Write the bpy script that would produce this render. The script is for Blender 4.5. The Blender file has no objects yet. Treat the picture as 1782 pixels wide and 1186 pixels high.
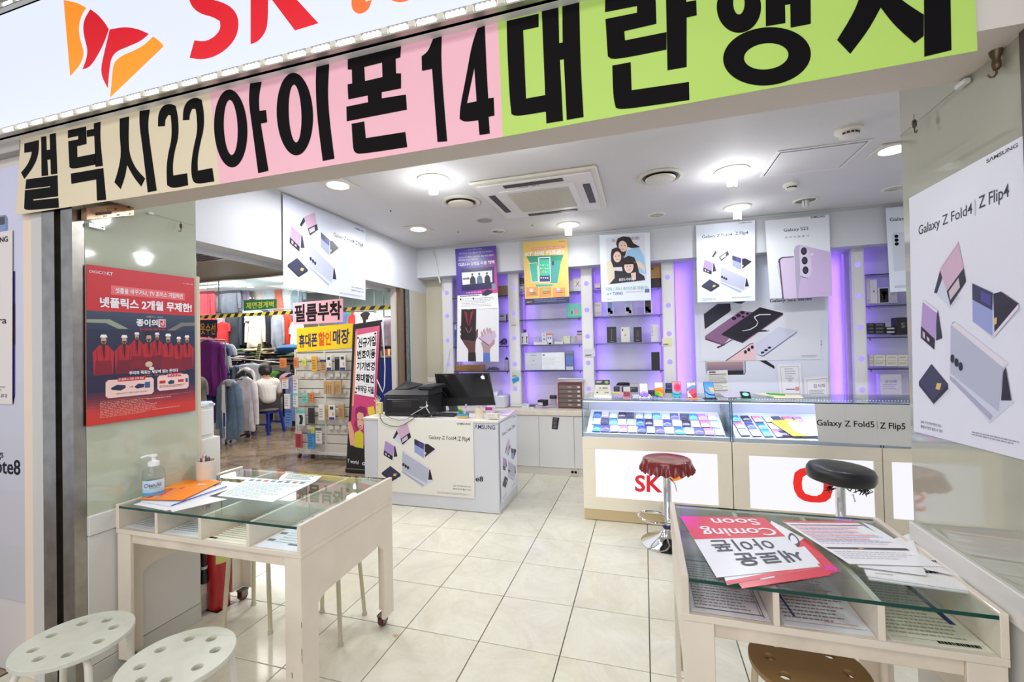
import bpy, math, random
from mathutils import Vector, Matrix
from mathutils.geometry import tessellate_polygon
SC = bpy.context.scene
COL = SC.collection
PI = math.pi
random.seed(7)
# ------------------------------------------------------------ camera (about 15 mm lens, standing in the mall aisle)
YAW, PIT, ROL, FPX = 0.291187629, 0.0137972218, -0.0222432583, 764.110672
CAM = Vector((1.20860934, -2.01866876, 1.43102779))
def _rot():
    ca, sa, cb, sb = math.cos(YAW), math.sin(YAW), math.cos(PIT), math.sin(PIT)
    f = Vector((-sa*cb, ca*cb, sb)); r = Vector((ca, sa, 0)); u = r.cross(f)
    cc, sc = math.cos(ROL), math.sin(ROL)
    return cc*r + sc*u, -sc*r + cc*u, f
RX, RU, RF = _rot()
cd = bpy.data.cameras.new('camera'); cam = bpy.data.objects.new('camera', cd); COL.objects.link(cam)
cd.sensor_width = 36; cd.lens = FPX/1782*36; cd.clip_start = .05; cd.clip_end = 100
cam.matrix_world = Matrix(((RX.x, RU.x, -RF.x, CAM.x), (RX.y, RU.y, -RF.y, CAM.y), (RX.z, RU.z, -RF.z, CAM.z), (0, 0, 0, 1)))
SC.camera = cam
def at(px, py, ax, v):
    """where the line of sight of a photo pixel meets the real plane x / y / z = v (metres)"""
    d = RX*((px-891)/FPX) - RU*((py-593)/FPX) + RF
    i = 'xyz'.index(ax); t = (v-CAM[i])/d[i]
    return CAM + d*t
# ------------------------------------------------------------ world, lights, exposure
SC.view_settings.view_transform = 'Standard'; SC.view_settings.look = 'None'
SC.view_settings.exposure = 0.0; SC.view_settings.gamma = 1.0; SC.view_settings.use_curve_mapping = False
SC.cycles.max_bounces = 7; SC.cycles.diffuse_bounces = 4; SC.cycles.glossy_bounces = 3; SC.cycles.transparent_max_bounces = 24
SC.cycles.transmission_bounces = 4; SC.cycles.caustics_reflective = False; SC.cycles.caustics_refractive = False
SC.cycles.sample_clamp_indirect = 4.0; SC.cycles.use_denoising = True; SC.cycles.blur_glossy = 0.5
W = bpy.data.worlds.new('mall_air'); SC.world = W; W.use_nodes = True
W.node_tree.nodes['Background'].inputs[0].default_value = (.80, .86, 1.0, 1)
W.node_tree.nodes['Background'].inputs[1].default_value = .82
def light(kind, loc, power, color=(1, 1, 1), size=.1, size_y=None, rot=(0, 0, 0), spot=None):
    l = bpy.data.lights.new('lamp_light', kind); l.energy = power; l.color = color
    if kind == 'AREA':
        l.size = size
        if size_y: l.shape = 'RECTANGLE'; l.size_y = size_y
    else: l.shadow_soft_size = size
    if spot: l.spot_size = spot; l.spot_blend = .6
    o = bpy.data.objects.new('lamp_light', l); COL.objects.link(o); o.location = loc; o.rotation_euler = rot
    return o
BULBS = [(-.236, .887), (1.849, 1.473), (.501, 2.43), (2.062, 2.43), (.52, .30)]
SPOTS = [(-.937, .726), (-.976, 2.013), (2.80, 1.43)]
for x, y in BULBS:
    k = .62 if y > 2 else 1.08; light('POINT', (x, y, 2.49), 4.2*k*k, (.93, .96, 1), .05); light('AREA', (x, y, 2.54), 7.4*k, (.94, .97, 1), .12)
for x, y in SPOTS: light('AREA', (x, y, 2.64), 12, (.95, .97, 1), .16)
# mall ceiling lamps behind the photographer
light('AREA', (.3, -2.6, 3.1), 48, (1, .97, .92), 3.2, 1.2)
# unseen frontal fill lamp, added across the aisle to brighten camera-facing surfaces
light('AREA', (.6, -4.6, 1.7), 62, (1, .98, .95), 4.2, 1.6, rot=(PI/2, 0, 0))
light('AREA', (-2.6, -2.4, 3.0), 22, (1, .95, .88), 1.6, 1.2)
# clothes shop beyond the side opening and its corridor
light('AREA', (-6.6, 4.9, 2.74), 70, (1, .98, .95), 3.4, 1.0)
for x in (-8.2, -6.6, -5.2, -3.6): light('POINT', (x, 4.6, 2.45), 30, (.96, .98, 1), .12)
light('AREA', (-3.0, 4.9, 2.74), 50, (1, .98, .95), 2.2, 1.0)
light('AREA', (-3.9, 2.2, 2.52), 34, (1, .95, .88), 1.6, 1.0); light('AREA', (-2.5, 1.3, 2.52), 26, (1, .97, .92), 1.0, .6)  # second lamp has no fixture, added to brighten the goods stand
# ------------------------------------------------------------ materials
def lin(c):
    c = c/255.0
    return c/12.92 if c <= .04045 else ((c+.055)/1.055)**2.4
def L3(c): return (lin(c[0]), lin(c[1]), lin(c[2]), 1)
MC = {}
def mat(c, rough=.5, metal=0.0, emit=0.0, var=0.0, scale=8.0, bump=0.0, coat=0.0, spec=.5):
    k = (tuple(c), rough, metal, emit, var, scale, bump, coat, spec)
    if k in MC: return MC[k]
    m = bpy.data.materials.new('paint'); m.use_nodes = True; nt = m.node_tree; b = nt.nodes['Principled BSDF']
    b.inputs['Base Color'].default_value = L3(c); b.inputs['Roughness'].default_value = rough
    b.inputs['Metallic'].default_value = metal; b.inputs['Specular IOR Level'].default_value = spec
    if coat: b.inputs['Coat Weight'].default_value = coat; b.inputs['Coat Roughness'].default_value = .04
    if emit: b.inputs['Emission Color'].default_value = L3(c); b.inputs['Emission Strength'].default_value = emit
    if var or bump:
        tc = nt.nodes.new('ShaderNodeTexCoord'); n = nt.nodes.new('ShaderNodeTexNoise')
        n.inputs['Scale'].default_value = scale; n.inputs['Detail'].default_value = 4
        nt.links.new(tc.outputs['Object'], n.inputs['Vector'])
        if var:
            r = nt.nodes.new('ShaderNodeValToRGB'); lo = [max(0, x*(1-var)) for x in c]; hi = [min(255, x*(1+var*.5)) for x in c]
            r.color_ramp.elements[0].color = L3(lo); r.color_ramp.elements[1].color = L3(hi)
            r.color_ramp.elements[0].position = .3; r.color_ramp.elements[1].position = .7
            nt.links.new(n.outputs['Fac'], r.inputs[0]); nt.links.new(r.outputs[0], b.inputs['Base Color'])
        if bump:
            bp = nt.nodes.new('ShaderNodeBump'); bp.inputs['Strength'].default_value = bump; bp.inputs['Distance'].default_value = .01
            nt.links.new(n.outputs['Fac'], bp.inputs['Height']); nt.links.new(bp.outputs[0], b.inputs['Normal'])
    MC[k] = m; return m
def glass(tint=(235, 245, 240), refl=1.0):
    k = ('glass', tint, refl)
    if k in MC: return MC[k]
    m = bpy.data.materials.new('clear_glass'); m.use_nodes = True; nt = m.node_tree
    nt.nodes.remove(nt.nodes['Principled BSDF']); out = nt.nodes['Material Output']
    t = nt.nodes.new('ShaderNodeBsdfTransparent'); t.inputs[0].default_value = L3(tint)
    g = nt.nodes.new('ShaderNodeBsdfGlossy'); g.inputs['Roughness'].default_value = .01
    f = nt.nodes.new('ShaderNodeLayerWeight'); f.inputs[0].default_value = .5
    pw = nt.nodes.new('ShaderNodeMath'); pw.operation = 'POWER'; pw.inputs[1].default_value = 4.6
    mu = nt.nodes.new('ShaderNodeMath'); mu.operation = 'MULTIPLY_ADD'; mu.inputs[1].default_value = .94*refl; mu.inputs[2].default_value = .05*refl
    mx = nt.nodes.new('ShaderNodeMixShader')
    nt.links.new(f.outputs['Facing'], pw.inputs[0]); nt.links.new(pw.outputs[0], mu.inputs[0]); nt.links.new(mu.outputs[0], mx.inputs[0])
    nt.links.new(t.outputs[0], mx.inputs[1]); nt.links.new(g.outputs[0], mx.inputs[2]); nt.links.new(mx.outputs[0], out.inputs[0])
    MC[k] = m; return m
def marble(base, vein, rough, scale, rnd=True, name='marble'):
    m = bpy.data.materials.new(name); m.use_nodes = True; nt = m.node_tree; b = nt.nodes['Principled BSDF']
    tc = nt.nodes.new('ShaderNodeTexCoord'); oi = nt.nodes.new('ShaderNodeObjectInfo'); ad = nt.nodes.new('ShaderNodeVectorMath')
    ad.operation = 'ADD'; sc = nt.nodes.new('ShaderNodeVectorMath'); sc.operation = 'SCALE'; sc.inputs['Scale'].default_value = 37.0 if rnd else 0
    cm = nt.nodes.new('ShaderNodeCombineXYZ')
    for i in range(3): nt.links.new(oi.outputs['Random'], cm.inputs[i])
    nt.links.new(cm.outputs[0], sc.inputs[0]); nt.links.new(tc.outputs['Object'], ad.inputs[0]); nt.links.new(sc.outputs[0], ad.inputs[1])
    n = nt.nodes.new('ShaderNodeTexNoise'); n.inputs['Scale'].default_value = scale; n.inputs['Detail'].default_value = 6; n.inputs['Distortion'].default_value = 1.6
    n.inputs['Roughness'].default_value = .82
    r = nt.nodes.new('ShaderNodeValToRGB'); e = r.color_ramp.elements
    e[0].position = .34; e[0].color = L3(vein); e[1].position = .60; e[1].color = L3(base)
    nt.links.new(ad.outputs[0], n.inputs['Vector']); nt.links.new(n.outputs['Fac'], r.inputs[0]); nt.links.new(r.outputs[0], b.inputs['Base Color'])
    b.inputs['Roughness'].default_value = rough
    return m
WHITE = mat((222, 222, 220), .45, var=.03, scale=3)
CEIL = mat((214, 212, 212), .7, var=.02, scale=2)
WALL = mat((206, 208, 213), .55, var=.02, scale=2)
CREAM = mat((222, 212, 196), .4, var=.05, scale=9)
CREAM2 = mat((247, 238, 219), .35, var=.02, scale=3)
BLACK = mat((22, 22, 24), .4)
INK = mat((26, 24, 26), .6, spec=.15)
CHROME = mat((225, 225, 228), .06, metal=1)
STEEL = mat((165, 160, 152), .28, metal=1, var=.1, scale=14)
DARK = mat((40, 34, 28), .4)
GEDGE = mat((18, 66, 56), .15)
GLASS = glass(); GLASST = glass((234, 246, 241), 1.1)
def E_(c, s):
    m = mat(c, .45, emit=s); m.node_tree.nodes['Principled BSDF'].inputs['Base Color'].default_value = tuple(.12*v for v in L3(c)[:3])+(1,); return m
# ------------------------------------------------------------ objects
WM = {}
def tag(o, label=None, cat=None, group=None, kind=None):
    if label: o['label'] = label
    if cat: o['category'] = cat
    if group: o['group'] = group
    if kind: o['kind'] = kind
    return o
def thing(name, label, cat, loc=(0, 0, 0), rz=0.0, group=None, rot=None):
    o = bpy.data.objects.new(name, None); COL.objects.link(o); o.empty_display_size = .05
    o.location = loc; o.rotation_euler = rot or (0, 0, rz)
    WM[o] = Matrix.Translation(Vector(loc)) @ o.rotation_euler.to_matrix().to_4x4()
    return tag(o, label, cat, group)
class B:
    """collects shapes; build() links them as ONE mesh object"""
    def __init__(s): s.v = []; s.f = []; s.m = []; s.mats = []; s.cur = 0
    def use(s, m):
        if m not in s.mats: s.mats.append(m)
        s.cur = s.mats.index(m); return s
    def add(s, vs, fs):
        n = len(s.v); s.v += [Vector(p) for p in vs]
        for f in fs: s.f.append([i+n for i in f]); s.m.append(s.cur)
        return s
    def box(s, x0, x1, y0, y1, z0, z1, mx=None):
        vs = [(x, y, z) for x in (x0, x1) for y in (y0, y1) for z in (z0, z1)]
        if mx: vs = [mx @ Vector(p) for p in vs]
        return s.add(vs, [(0, 1, 3, 2), (4, 6, 7, 5), (0, 4, 5, 1), (2, 3, 7, 6), (0, 2, 6, 4), (1, 5, 7, 3)])
    def cbox(s, x0, x1, y0, y1, z0, z1, c=.003, mx=None):
        """box with chamfered edges on top and sides"""
        pr = [(x0+c, y0), (x1-c, y0), (x1, y0+c), (x1, y1-c), (x1-c, y1), (x0+c, y1), (x0, y1-c), (x0, y0+c)]
        ins = [(min(max(x, x0+c), x1-c), min(max(y, y0+c), y1-c)) for x, y in pr]
        vs = []
        for z, ring in ((z0, ins), (z0+c, pr), (z1-c, pr), (z1, ins)): vs += [(x, y, z) for x, y in ring]
        if mx: vs = [mx @ Vector(p) for p in vs]
        fs = [tuple(reversed(range(8))), tuple(range(24, 32))]
        for k in range(3):
            for i in range(8):
                j = (i+1) % 8; fs.append((k*8+i, k*8+j, k*8+8+j, k*8+8+i))
        return s.add(vs, fs)
    def quad(s, *p): return s.add(p, [tuple(range(len(p)))])
    def lathe(s, prof, n=24, c=(0, 0, 0), mx=None, a0=0, sx=1, sy=1, close=True):
        vs = []; c = Vector(c)
        for r, z in prof:
            for i in range(n):
                a = a0+2*PI*i/n; p = Vector((r*math.cos(a)*sx, r*math.sin(a)*sy, z)); vs.append((mx @ p if mx else p)+c)
        fs = []
        for k in range(len(prof)-1):
            for i in range(n):
                j = (i+1) % n; fs.append((k*n+i, k*n+j, (k+1)*n+j, (k+1)*n+i))
        if close: fs.append(tuple(reversed(range(n)))); m = (len(prof)-1)*n; fs.append(tuple(range(m, m+n)))
        return s.add(vs, fs)
    def cyl(s, p, q, r0, r1=None, n=12):
        r1 = r0 if r1 is None else r1; p = Vector(p); q = Vector(q); d = (q-p); L = d.length
        mx = d.to_track_quat('Z', 'Y').to_matrix().to_4x4()
        return s.lathe([(r0, 0), (r1, L)], n, p, mx)
    def tube(s, pts, r, n=8, closed=False):
        P = [Vector(p) for p in pts]; N = len(P); vs = []; up = None
        for i, p in enumerate(P):
            a = P[(i-1) % N] if (i or closed) else p; b = P[(i+1) % N] if (i < N-1 or closed) else p
            t = (b-a).normalized()
            if up is None: up = t.orthogonal().normalized()
            up = (up - t*up.dot(t)).normalized() if (up - t*up.dot(t)).length > 1e-5 else t.orthogonal().normalized()
            w = t.cross(up); rr = r[i] if isinstance(r, (list, tuple)) else r
            for k in range(n):
                an = 2*PI*k/n; vs.append(p + up*math.cos(an)*rr + w*math.sin(an)*rr)
        fs = []
        for i in range(N if closed else N-1):
            for k in range(n):
                j = (k+1) % n; a = i*n; b = ((i+1) % N)*n; fs.append((a+k, a+j, b+j, b+k))
        if not closed: fs += [tuple(reversed(range(n))), tuple(range((N-1)*n, N*n))]
        return s.add(vs, fs)
    def sphere(s, c, r, n=12, sx=1, sy=1, sz=1):
        k = n//2; prof = [(max(1e-4, r*math.sin(PI*i/k)), -r*sz*math.cos(PI*i/k)) for i in range(k+1)]
        return s.lathe(prof, n, c, sx=sx, sy=sy, close=False)
    def poly(s, loops, fn, flip=False):
        """flat polygon with holes, 2D loops mapped by fn"""
        L = [[Vector((x, y, 0)) for x, y in lp] for lp in loops]; flat = [p for lp in L for p in lp]
        tris = tessellate_polygon(L)
        return s.add([fn(p.x, p.y) for p in flat], [tuple(t) if not flip else tuple(reversed(t)) for t in tris])
    def slab(s, loops, fn0, fn1):
        """polygon with holes, given thickness between fn0 and fn1"""
        L = [[Vector((x, y, 0)) for x, y in lp] for lp in loops]; flat = [p for lp in L for p in lp]; tris = tessellate_polygon(L); n = len(flat)
        vs = [fn0(p.x, p.y) for p in flat]+[fn1(p.x, p.y) for p in flat]
        fs = [tuple(t) for t in tris]+[tuple(i+n for i in reversed(t)) for t in tris]; k = 0
        for lp in L:
            m = len(lp); fs += [(k+i, k+(i+1) % m, n+k+(i+1) % m, n+k+i) for i in range(m)]; k += m
        return s.add(vs, fs)
    def build(s, name, m=None, parent=None, smooth=False, local=False, bevel=0, label=None, fix=False):
        me = bpy.data.meshes.new(name); v = s.v
        if parent is not None and not local:
            inv = WM[parent].inverted(); v = [inv @ p for p in v]
        me.from_pydata([tuple(p) for p in v], [], s.f)
        if m and not s.mats: me.materials.append(m)
        for mm in s.mats: me.materials.append(mm)
        if s.mats: me.polygons.foreach_set('material_index', s.m)
        if smooth: me.polygons.foreach_set('use_smooth', [True]*len(s.f)); me.set_sharp_from_angle(angle=.7)
        me.update()
        if fix:
            import bmesh
            bm = bmesh.new(); bm.from_mesh(me); bmesh.ops.recalc_face_normals(bm, faces=bm.faces); bm.to_mesh(me); bm.free()
        o = bpy.data.objects.new(name, me); COL.objects.link(o)
        if parent is not None: o.parent = parent; WM[o] = WM[parent]
        else: WM[o] = Matrix()
        if bevel:
            bv = o.modifiers.new('bevel', 'BEVEL'); bv.width = bevel; bv.segments = 2; bv.limit_method = 'ANGLE'
        if label: o['label'] = label
        return o
def struct(name, b, m=None, parent=None, **k):
    o = b.build(name, m, parent, **k)
    if parent is None: o['kind'] = 'structure'
    return o
def copy_tree(o, parent=None):
    c = o.copy(); COL.objects.link(c); c.parent = parent; WM[c] = WM[o]
    for ch in list(o.children): copy_tree(ch, c)
    return c
def smooth(pts, it=2, th=50):
    for _ in range(it):
        n = len(pts); cor = []
        for i in range(n):
            a, p, c = pts[i-1], pts[i], pts[(i+1) % n]; u = (p[0]-a[0], p[1]-a[1]); v = (c[0]-p[0], c[1]-p[1])
            cor.append(abs(math.degrees(math.atan2(u[0]*v[1]-u[1]*v[0], u[0]*v[0]+u[1]*v[1]))) > th)
        o = []
        for i in range(n):
            p, c = pts[i], pts[(i+1) % n]; o.append(p if cor[i] else (p[0]*.75+c[0]*.25, p[1]*.75+c[1]*.25))
            if not cor[(i+1) % n]: o.append((p[0]*.25+c[0]*.75, p[1]*.25+c[1]*.75))
        pts = o
    return pts
def ordn(i): return ['first', 'second', 'third', 'fourth', 'fifth', 'sixth', 'seventh', 'eighth', 'ninth', 'tenth', 'eleventh', 'twelfth', 'thirteenth', 'fourteenth', 'fifteenth', 'sixteenth'][i]
# ------------------------------------------------------------ flat print on posters, signs and screens
FT = {}
def text_mesh(s, bold):
    if (s, bold) in FT: return FT[(s, bold)]
    cu = bpy.data.curves.new('t', 'FONT'); cu.body = s; cu.resolution_u = 3; cu.offset = bold*.5; cu.fill_mode = 'FRONT'
    o = bpy.data.objects.new('t', cu); COL.objects.link(o)
    me = bpy.data.meshes.new_from_object(o); v = [p.co.copy() for p in me.vertices]; f = [tuple(p.vertices) for p in me.polygons]
    bpy.data.objects.remove(o); bpy.data.curves.remove(cu); bpy.data.meshes.remove(me)
    if not v: v = [Vector((0, 0, 0))]; f = []
    x0, x1 = min(p.x for p in v), max(p.x for p in v); y0, y1 = min(p.y for p in v), max(p.y for p in v)
    r = ([((p.x-x0)/max(1e-6, x1-x0), (y1-p.y)/max(1e-6, y1-y0)) for p in v], f); FT[(s, bold)] = r; return r
class F:
    """printable face from four corners: top-left, top-right, bottom-right, bottom-left; u right, v down"""
    def __init__(s, a, b, c, d, n=None):
        s.c = [Vector(p) for p in (a, b, c, d)]
        s.n = Vector(n).normalized() if n else ((s.c[3]-s.c[0]).cross(s.c[1]-s.c[0])).normalized()
    def pt(s, u, v, k=0):
        a, b, c, d = s.c; return (a*(1-u)+b*u)*(1-v) + (d*(1-u)+c*u)*v + s.n*(.0006*k)
    def sub(s, u0, v0, u1, v1): return F(s.pt(u0, v0), s.pt(u1, v0), s.pt(u1, v1), s.pt(u0, v1), s.n)
    def mid(s): return s.pt(.5, .5)
def px_frame(c4, ax, v, n=None): return F(*[at(x, y, ax, v) for x, y in c4], n)
def pr_rect(b, f, u0, v0, u1, v1, m, k=1): b.use(m).quad(f.pt(u0, v1, k), f.pt(u1, v1, k), f.pt(u1, v0, k), f.pt(u0, v0, k))
def pr_poly(b, f, pts, m, k=1, mp=None, holes=()):
    g = mp or (lambda x, y: (x, y)); b.use(m).poly([pts]+list(holes), lambda x, y: f.pt(*g(x, y), k))
def ell(cx, cy, rx, ry, n=20, rot=0):
    return [(cx+rx*math.cos(a)*math.cos(rot)-ry*math.sin(a)*math.sin(rot), cy+rx*math.cos(a)*math.sin(rot)+ry*math.sin(a)*math.cos(rot)) for a in [2*PI*i/n for i in range(n)]]
def pr_text(b, f, s, u0, v0, u1, v1, m, k=3, bold=0.0):
    vs, fs = text_mesh(s, bold); b.use(m).add([f.pt(u0+x*(u1-u0), v0+y*(v1-v0), k) for x, y in vs], fs)
def pr_grad(b, f, u0, v0, u1, v1, c0, c1, n=8, k=1, horiz=False, **kw):
    for i in range(n):
        t = (i+.5)/n; c = tuple(int(c0[j]*(1-t)+c1[j]*t) for j in range(3)); a, e = i/n, (i+1)/n
        if horiz: pr_rect(b, f, u0+(u1-u0)*a, v0, u0+(u1-u0)*e, v1, mat(c, .5, **kw), k)
        else: pr_rect(b, f, u0, v0+(v1-v0)*a, u1, v0+(v1-v0)*e, mat(c, .5, **kw), k)
def pr_lines(b, f, u0, v0, u1, v1, n, m, k=2, seed=1, fill=.45):
    """rows of print too small to read: short dashes"""
    r = random.Random(seed); h = (v1-v0)/n
    for i in range(n):
        u = u0; e = u1-(u1-u0)*r.random()*.35
        while u < e:
            w = (u1-u0)*r.uniform(.03, .09); pr_rect(b, f, u, v0+h*i, min(e, u+w), v0+h*(i+fill), m, k); u += w+(u1-u0)*.014
def sheet(f, th=.0012, n=6, curl=0.0, m=None):
    """paper with thickness, front = frame face"""
    b = B(); b.use(m or WHITE)
    def bow(u, v): return f.n*(curl*(math.sin(PI*u)*.5*(1-v)))
    for u0, u1 in [(i/n, (i+1)/n) for i in range(n)]:
        b.quad(f.pt(u0, 1), f.pt(u1, 1), f.pt(u1, 0), f.pt(u0, 0)); q = f.n*th
        b.quad(f.pt(u0, 0)-q, f.pt(u1, 0)-q, f.pt(u1, 1)-q, f.pt(u0, 1)-q)
        b.quad(f.pt(u0, 0)-q, f.pt(u0, 0), f.pt(u1, 0), f.pt(u1, 0)-q); b.quad(f.pt(u0, 1)-q, f.pt(u1, 1)-q, f.pt(u1, 1), f.pt(u0, 1))
    q = f.n*th
    b.quad(f.pt(0, 0)-q, f.pt(0, 1)-q, f.pt(0, 1), f.pt(0, 0)); b.quad(f.pt(1, 0)-q, f.pt(1, 0), f.pt(1, 1), f.pt(1, 1)-q)
    return b
PAPER = mat((238, 238, 242), .5); PAPERG = mat((236, 238, 246), .25)
def poster(name, label, cat, f, paper=None, th=.0012, group=None):
    t = thing(name, label, cat, f.mid(), group=group); sheet(f, th, m=paper or PAPER).build('sheet', None, t); return t
# ============================================================ THE SETTING
TILE = marble((222, 219, 203), (208, 203, 184), .12, 2.4)
b = B(); b.box(-1.62, 4.4, -1.62, 3.3, -.03, -.006); FLOOR = struct('floor', b, mat((70, 62, 54), .8))
def tile_mesh(w):
    b = B(); b.cbox(0, w, 0, w, -.012, 0, .0018); return b
t0 = None
for r in range(-4, 8):
    for c in range(-4, 11):
        if t0 is None:
            t0 = tile_mesh(.3955).build('tile', TILE, FLOOR, local=True); o = t0
        else:
            o = t0.copy(); COL.objects.link(o)
        o.parent = FLOOR; o.location = (c*.4+.0022, r*.4+.0022, 0)
b = B(); b.box(-11, -1.62, -1.6, 7, -.03, -.004); struct('floor', b, marble((160, 140, 116), (96, 82, 68), .12, 1.1, False, 'brown_marble'))
b = B(); b.box(-5, 5, -6, -1.62, -.03, -.004); struct('floor', b, mat((150, 140, 128), .3))
# ceiling of the shop, with a thin shadow gap along the back
b = B(); b.box(-1.46, 4.1, -.53, 2.832, 2.67, 2.71); struct('ceiling', b, CEIL)
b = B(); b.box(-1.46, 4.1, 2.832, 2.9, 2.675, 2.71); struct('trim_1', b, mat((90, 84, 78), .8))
b = B(); b.box(-1.46, 4.1, 2.84, 3.3, 2.31, 2.672); struct('wall_back_upper', b, WALL)
b = B(); b.box(-1.46, 4.1, 2.836, 2.84, 2.645, 2.655); struct('trim_2', b, mat((190, 190, 190), .5))
b = B(); b.box(-1.3, 4.2, 3.28, 3.36, 0, 2.672); struct('wall_back', b, mat((214, 208, 212), .55))
b = B(); b.box(4.08, 4.18, -.6, 3.36, 0, 2.7); struct('wall_right', b, WHITE)
b = B(); b.box(2.5, 4.2, -.62, -.53, 0, 2.7); struct('wall_front', b, WHITE)
# long bulkhead above the side opening
b = B(); b.box(-1.75, -1.45, -.22, .714, 2.14, 2.672).box(-1.75, -1.45, .717, 3.06, 2.14, 2.672)
b.box(-1.62, -1.60, -.22, 3.06, 2.10, 2.14)
BH = struct('trim_3', b, WALL)
b = B(); b.box(-1.66, -1.62, -.22, 3.0, 2.118, 2.139); struct('trim_4', b, DARK)
# lintel over the shop front
b = B(); b.box(-1.44, 2.16, -.76, -.53, 2.126, 3.2); struct('wall_front_lintel', b, mat((214, 206, 198), .6))
b = B(); b.box(-3.2, -1.44, -.78, -.6, 2.36, 3.2); struct('wall_front_upper', b, mat((178, 172, 168), .6))
b = B(); b.box(2.16, 4.2, -.78, -.62, 2.3, 3.2); struct('wall_front_upper', b, mat((60, 56, 54), .5))
b = B(); b.box(-5, 5, -5, -.78, 3.2, 3.25); struct('ceiling', b, mat((70, 66, 62), .7))
# left glass-clad column, right glass-clad column
GPL = mat((184, 190, 168), .06, coat=.6, spec=.6); GPR = mat((170, 171, 155), .05, coat=.8, spec=.8)
CERW = mat((212, 210, 206), .25)
def column(side, X, zb, y0=-.72, y1=-.22):
    s = -1 if side == 'left' else 1
    o = B().box(min(X+s*.008, X+s*.36), max(X+s*.008, X+s*.36), y0+.004, y1-.004, 0, 2.672).build('wall_'+side, WHITE); o['kind'] = 'structure'
    B().cbox(min(X, X+s*.008), max(X, X+s*.008), y0, y1, zb, 2.668, .001).build('glass_panel', GPL if side == 'left' else GPR, o)
    B().cbox(min(X-s*.014, X+s*.008), max(X-s*.014, X+s*.008), y0-.002, y1+.002, zb-.085, zb, .003).build('ledge', CERW, o)
    B().cbox(min(X-s*.004, X+s*.008), max(X-s*.004, X+s*.008), y0, y1, .09, zb-.088, .002).build('lower_panel', CERW, o)
    B().cbox(min(X-s*.008, X+s*.008), max(X-s*.008, X+s*.008), y0, y1, 0, .088, .002).build('baseboard', mat((196, 194, 186), .3), o)
    return o
WL = column('left', -1.12, .738); WR = column('right', 2.06, .818)
# roller-shutter guide rails
def rail(name, lab, pieces):
    t = thing(name, lab, 'shutter rail', pieces[0][0])
    for (x0, y0, z0), (x1, y1, z1), m, nm in pieces: B().box(x0, x1, y0, y1, z0, z1).build(nm, m, t)
    return t
rail('shutter_rail', 'tall brushed metal shutter rail with a dark slot left of the red poster', [
    ((-1.192, -.765, 0), (-1.119, -.722, 2.3), STEEL, 'rail_face'), ((-1.32, -.765, 0), (-1.235, -.722, 2.3), STEEL, 'rail_face'),
    ((-1.24, -.735, 0), (-1.19, -.722, 2.3), DARK, 'slot')])
rail('shutter_rail', 'metal shutter rail at the far end of the side opening by the printer', [
    ((-1.50, 2.43, 0), (-1.452, 2.50, 2.14), mat((150, 128, 104), .3, metal=.8), 'rail_face'), ((-1.50, 2.545, 0), (-1.452, 2.635, 2.14), STEEL, 'rail_face'),
    ((-1.50, 2.50, 0), (-1.47, 2.545, 2.14), DARK, 'slot')])
b = B(); b.box(-1.56, -1.5, 2.40, 2.66, 0, 2.14); struct('trim_5', b, mat((196, 190, 184), .5))
rail('shutter_rail', 'dark shutter rail at the outer edge of the right glass column', [((2.052, -.77, 0), (2.13, -.722, 2.3), mat((70, 62, 58), .4), 'rail_face')])
BEIGE = mat((196, 190, 170), .08, coat=.6)
b = B(); b.box(-1.51, -1.452, 2.64, 3.06, 0, 2.31); struct('wall_left_rear', b, BEIGE)
b = B(); b.box(-1.51, -1.12, 3.06, 3.12, 0, 2.31); struct('wall_back_left', b, BEIGE)
b = B(); b.box(-1.448, -1.440, 2.632, 2.645, 0.7, 2.14); struct('trim_6', b, mat((170, 205, 200), .1))
# shop-front wall to the left of the column
b = B(); b.box(-3.2, -1.32, -.74, -.66, 0, 2.36); WFL = struct('wall_front_left', b, mat((206, 200, 196), .5))
B().cbox(-1.42, -1.322, -.752, -.74, 0, 2.36, .003).build('end_post', mat((198, 196, 192), .4), WFL)
B().cbox(-1.485, -1.424, -.748, -.74, 0, 2.36, .002).build('cream_strip', mat((228, 208, 188), .5), WFL)
# corridor and clothes shop shell beyond the side opening
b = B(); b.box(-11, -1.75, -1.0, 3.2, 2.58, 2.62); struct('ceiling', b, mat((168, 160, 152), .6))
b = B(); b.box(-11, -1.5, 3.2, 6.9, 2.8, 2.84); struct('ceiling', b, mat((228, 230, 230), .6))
b = B(); b.box(-11, -1.5, 3.16, 3.24, 2.56, 2.84); struct('trim_7', b, mat((150, 120, 84), .5))
b = B(); b.box(-11, -1.5, 6.8, 6.9, 0, 2.84); struct('wall_back_far', b, mat((190, 190, 186), .6))
b = B(); b.box(-11.1, -11, -1, 6.9, 0, 2.84); struct('wall_left_far', b, mat((188, 186, 180), .6))
b = B(); b.box(-1.62, -1.5, 3.12, 6.9, 0, 2.84); struct('wall_right_far', b, mat((188, 186, 180), .6))
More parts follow.
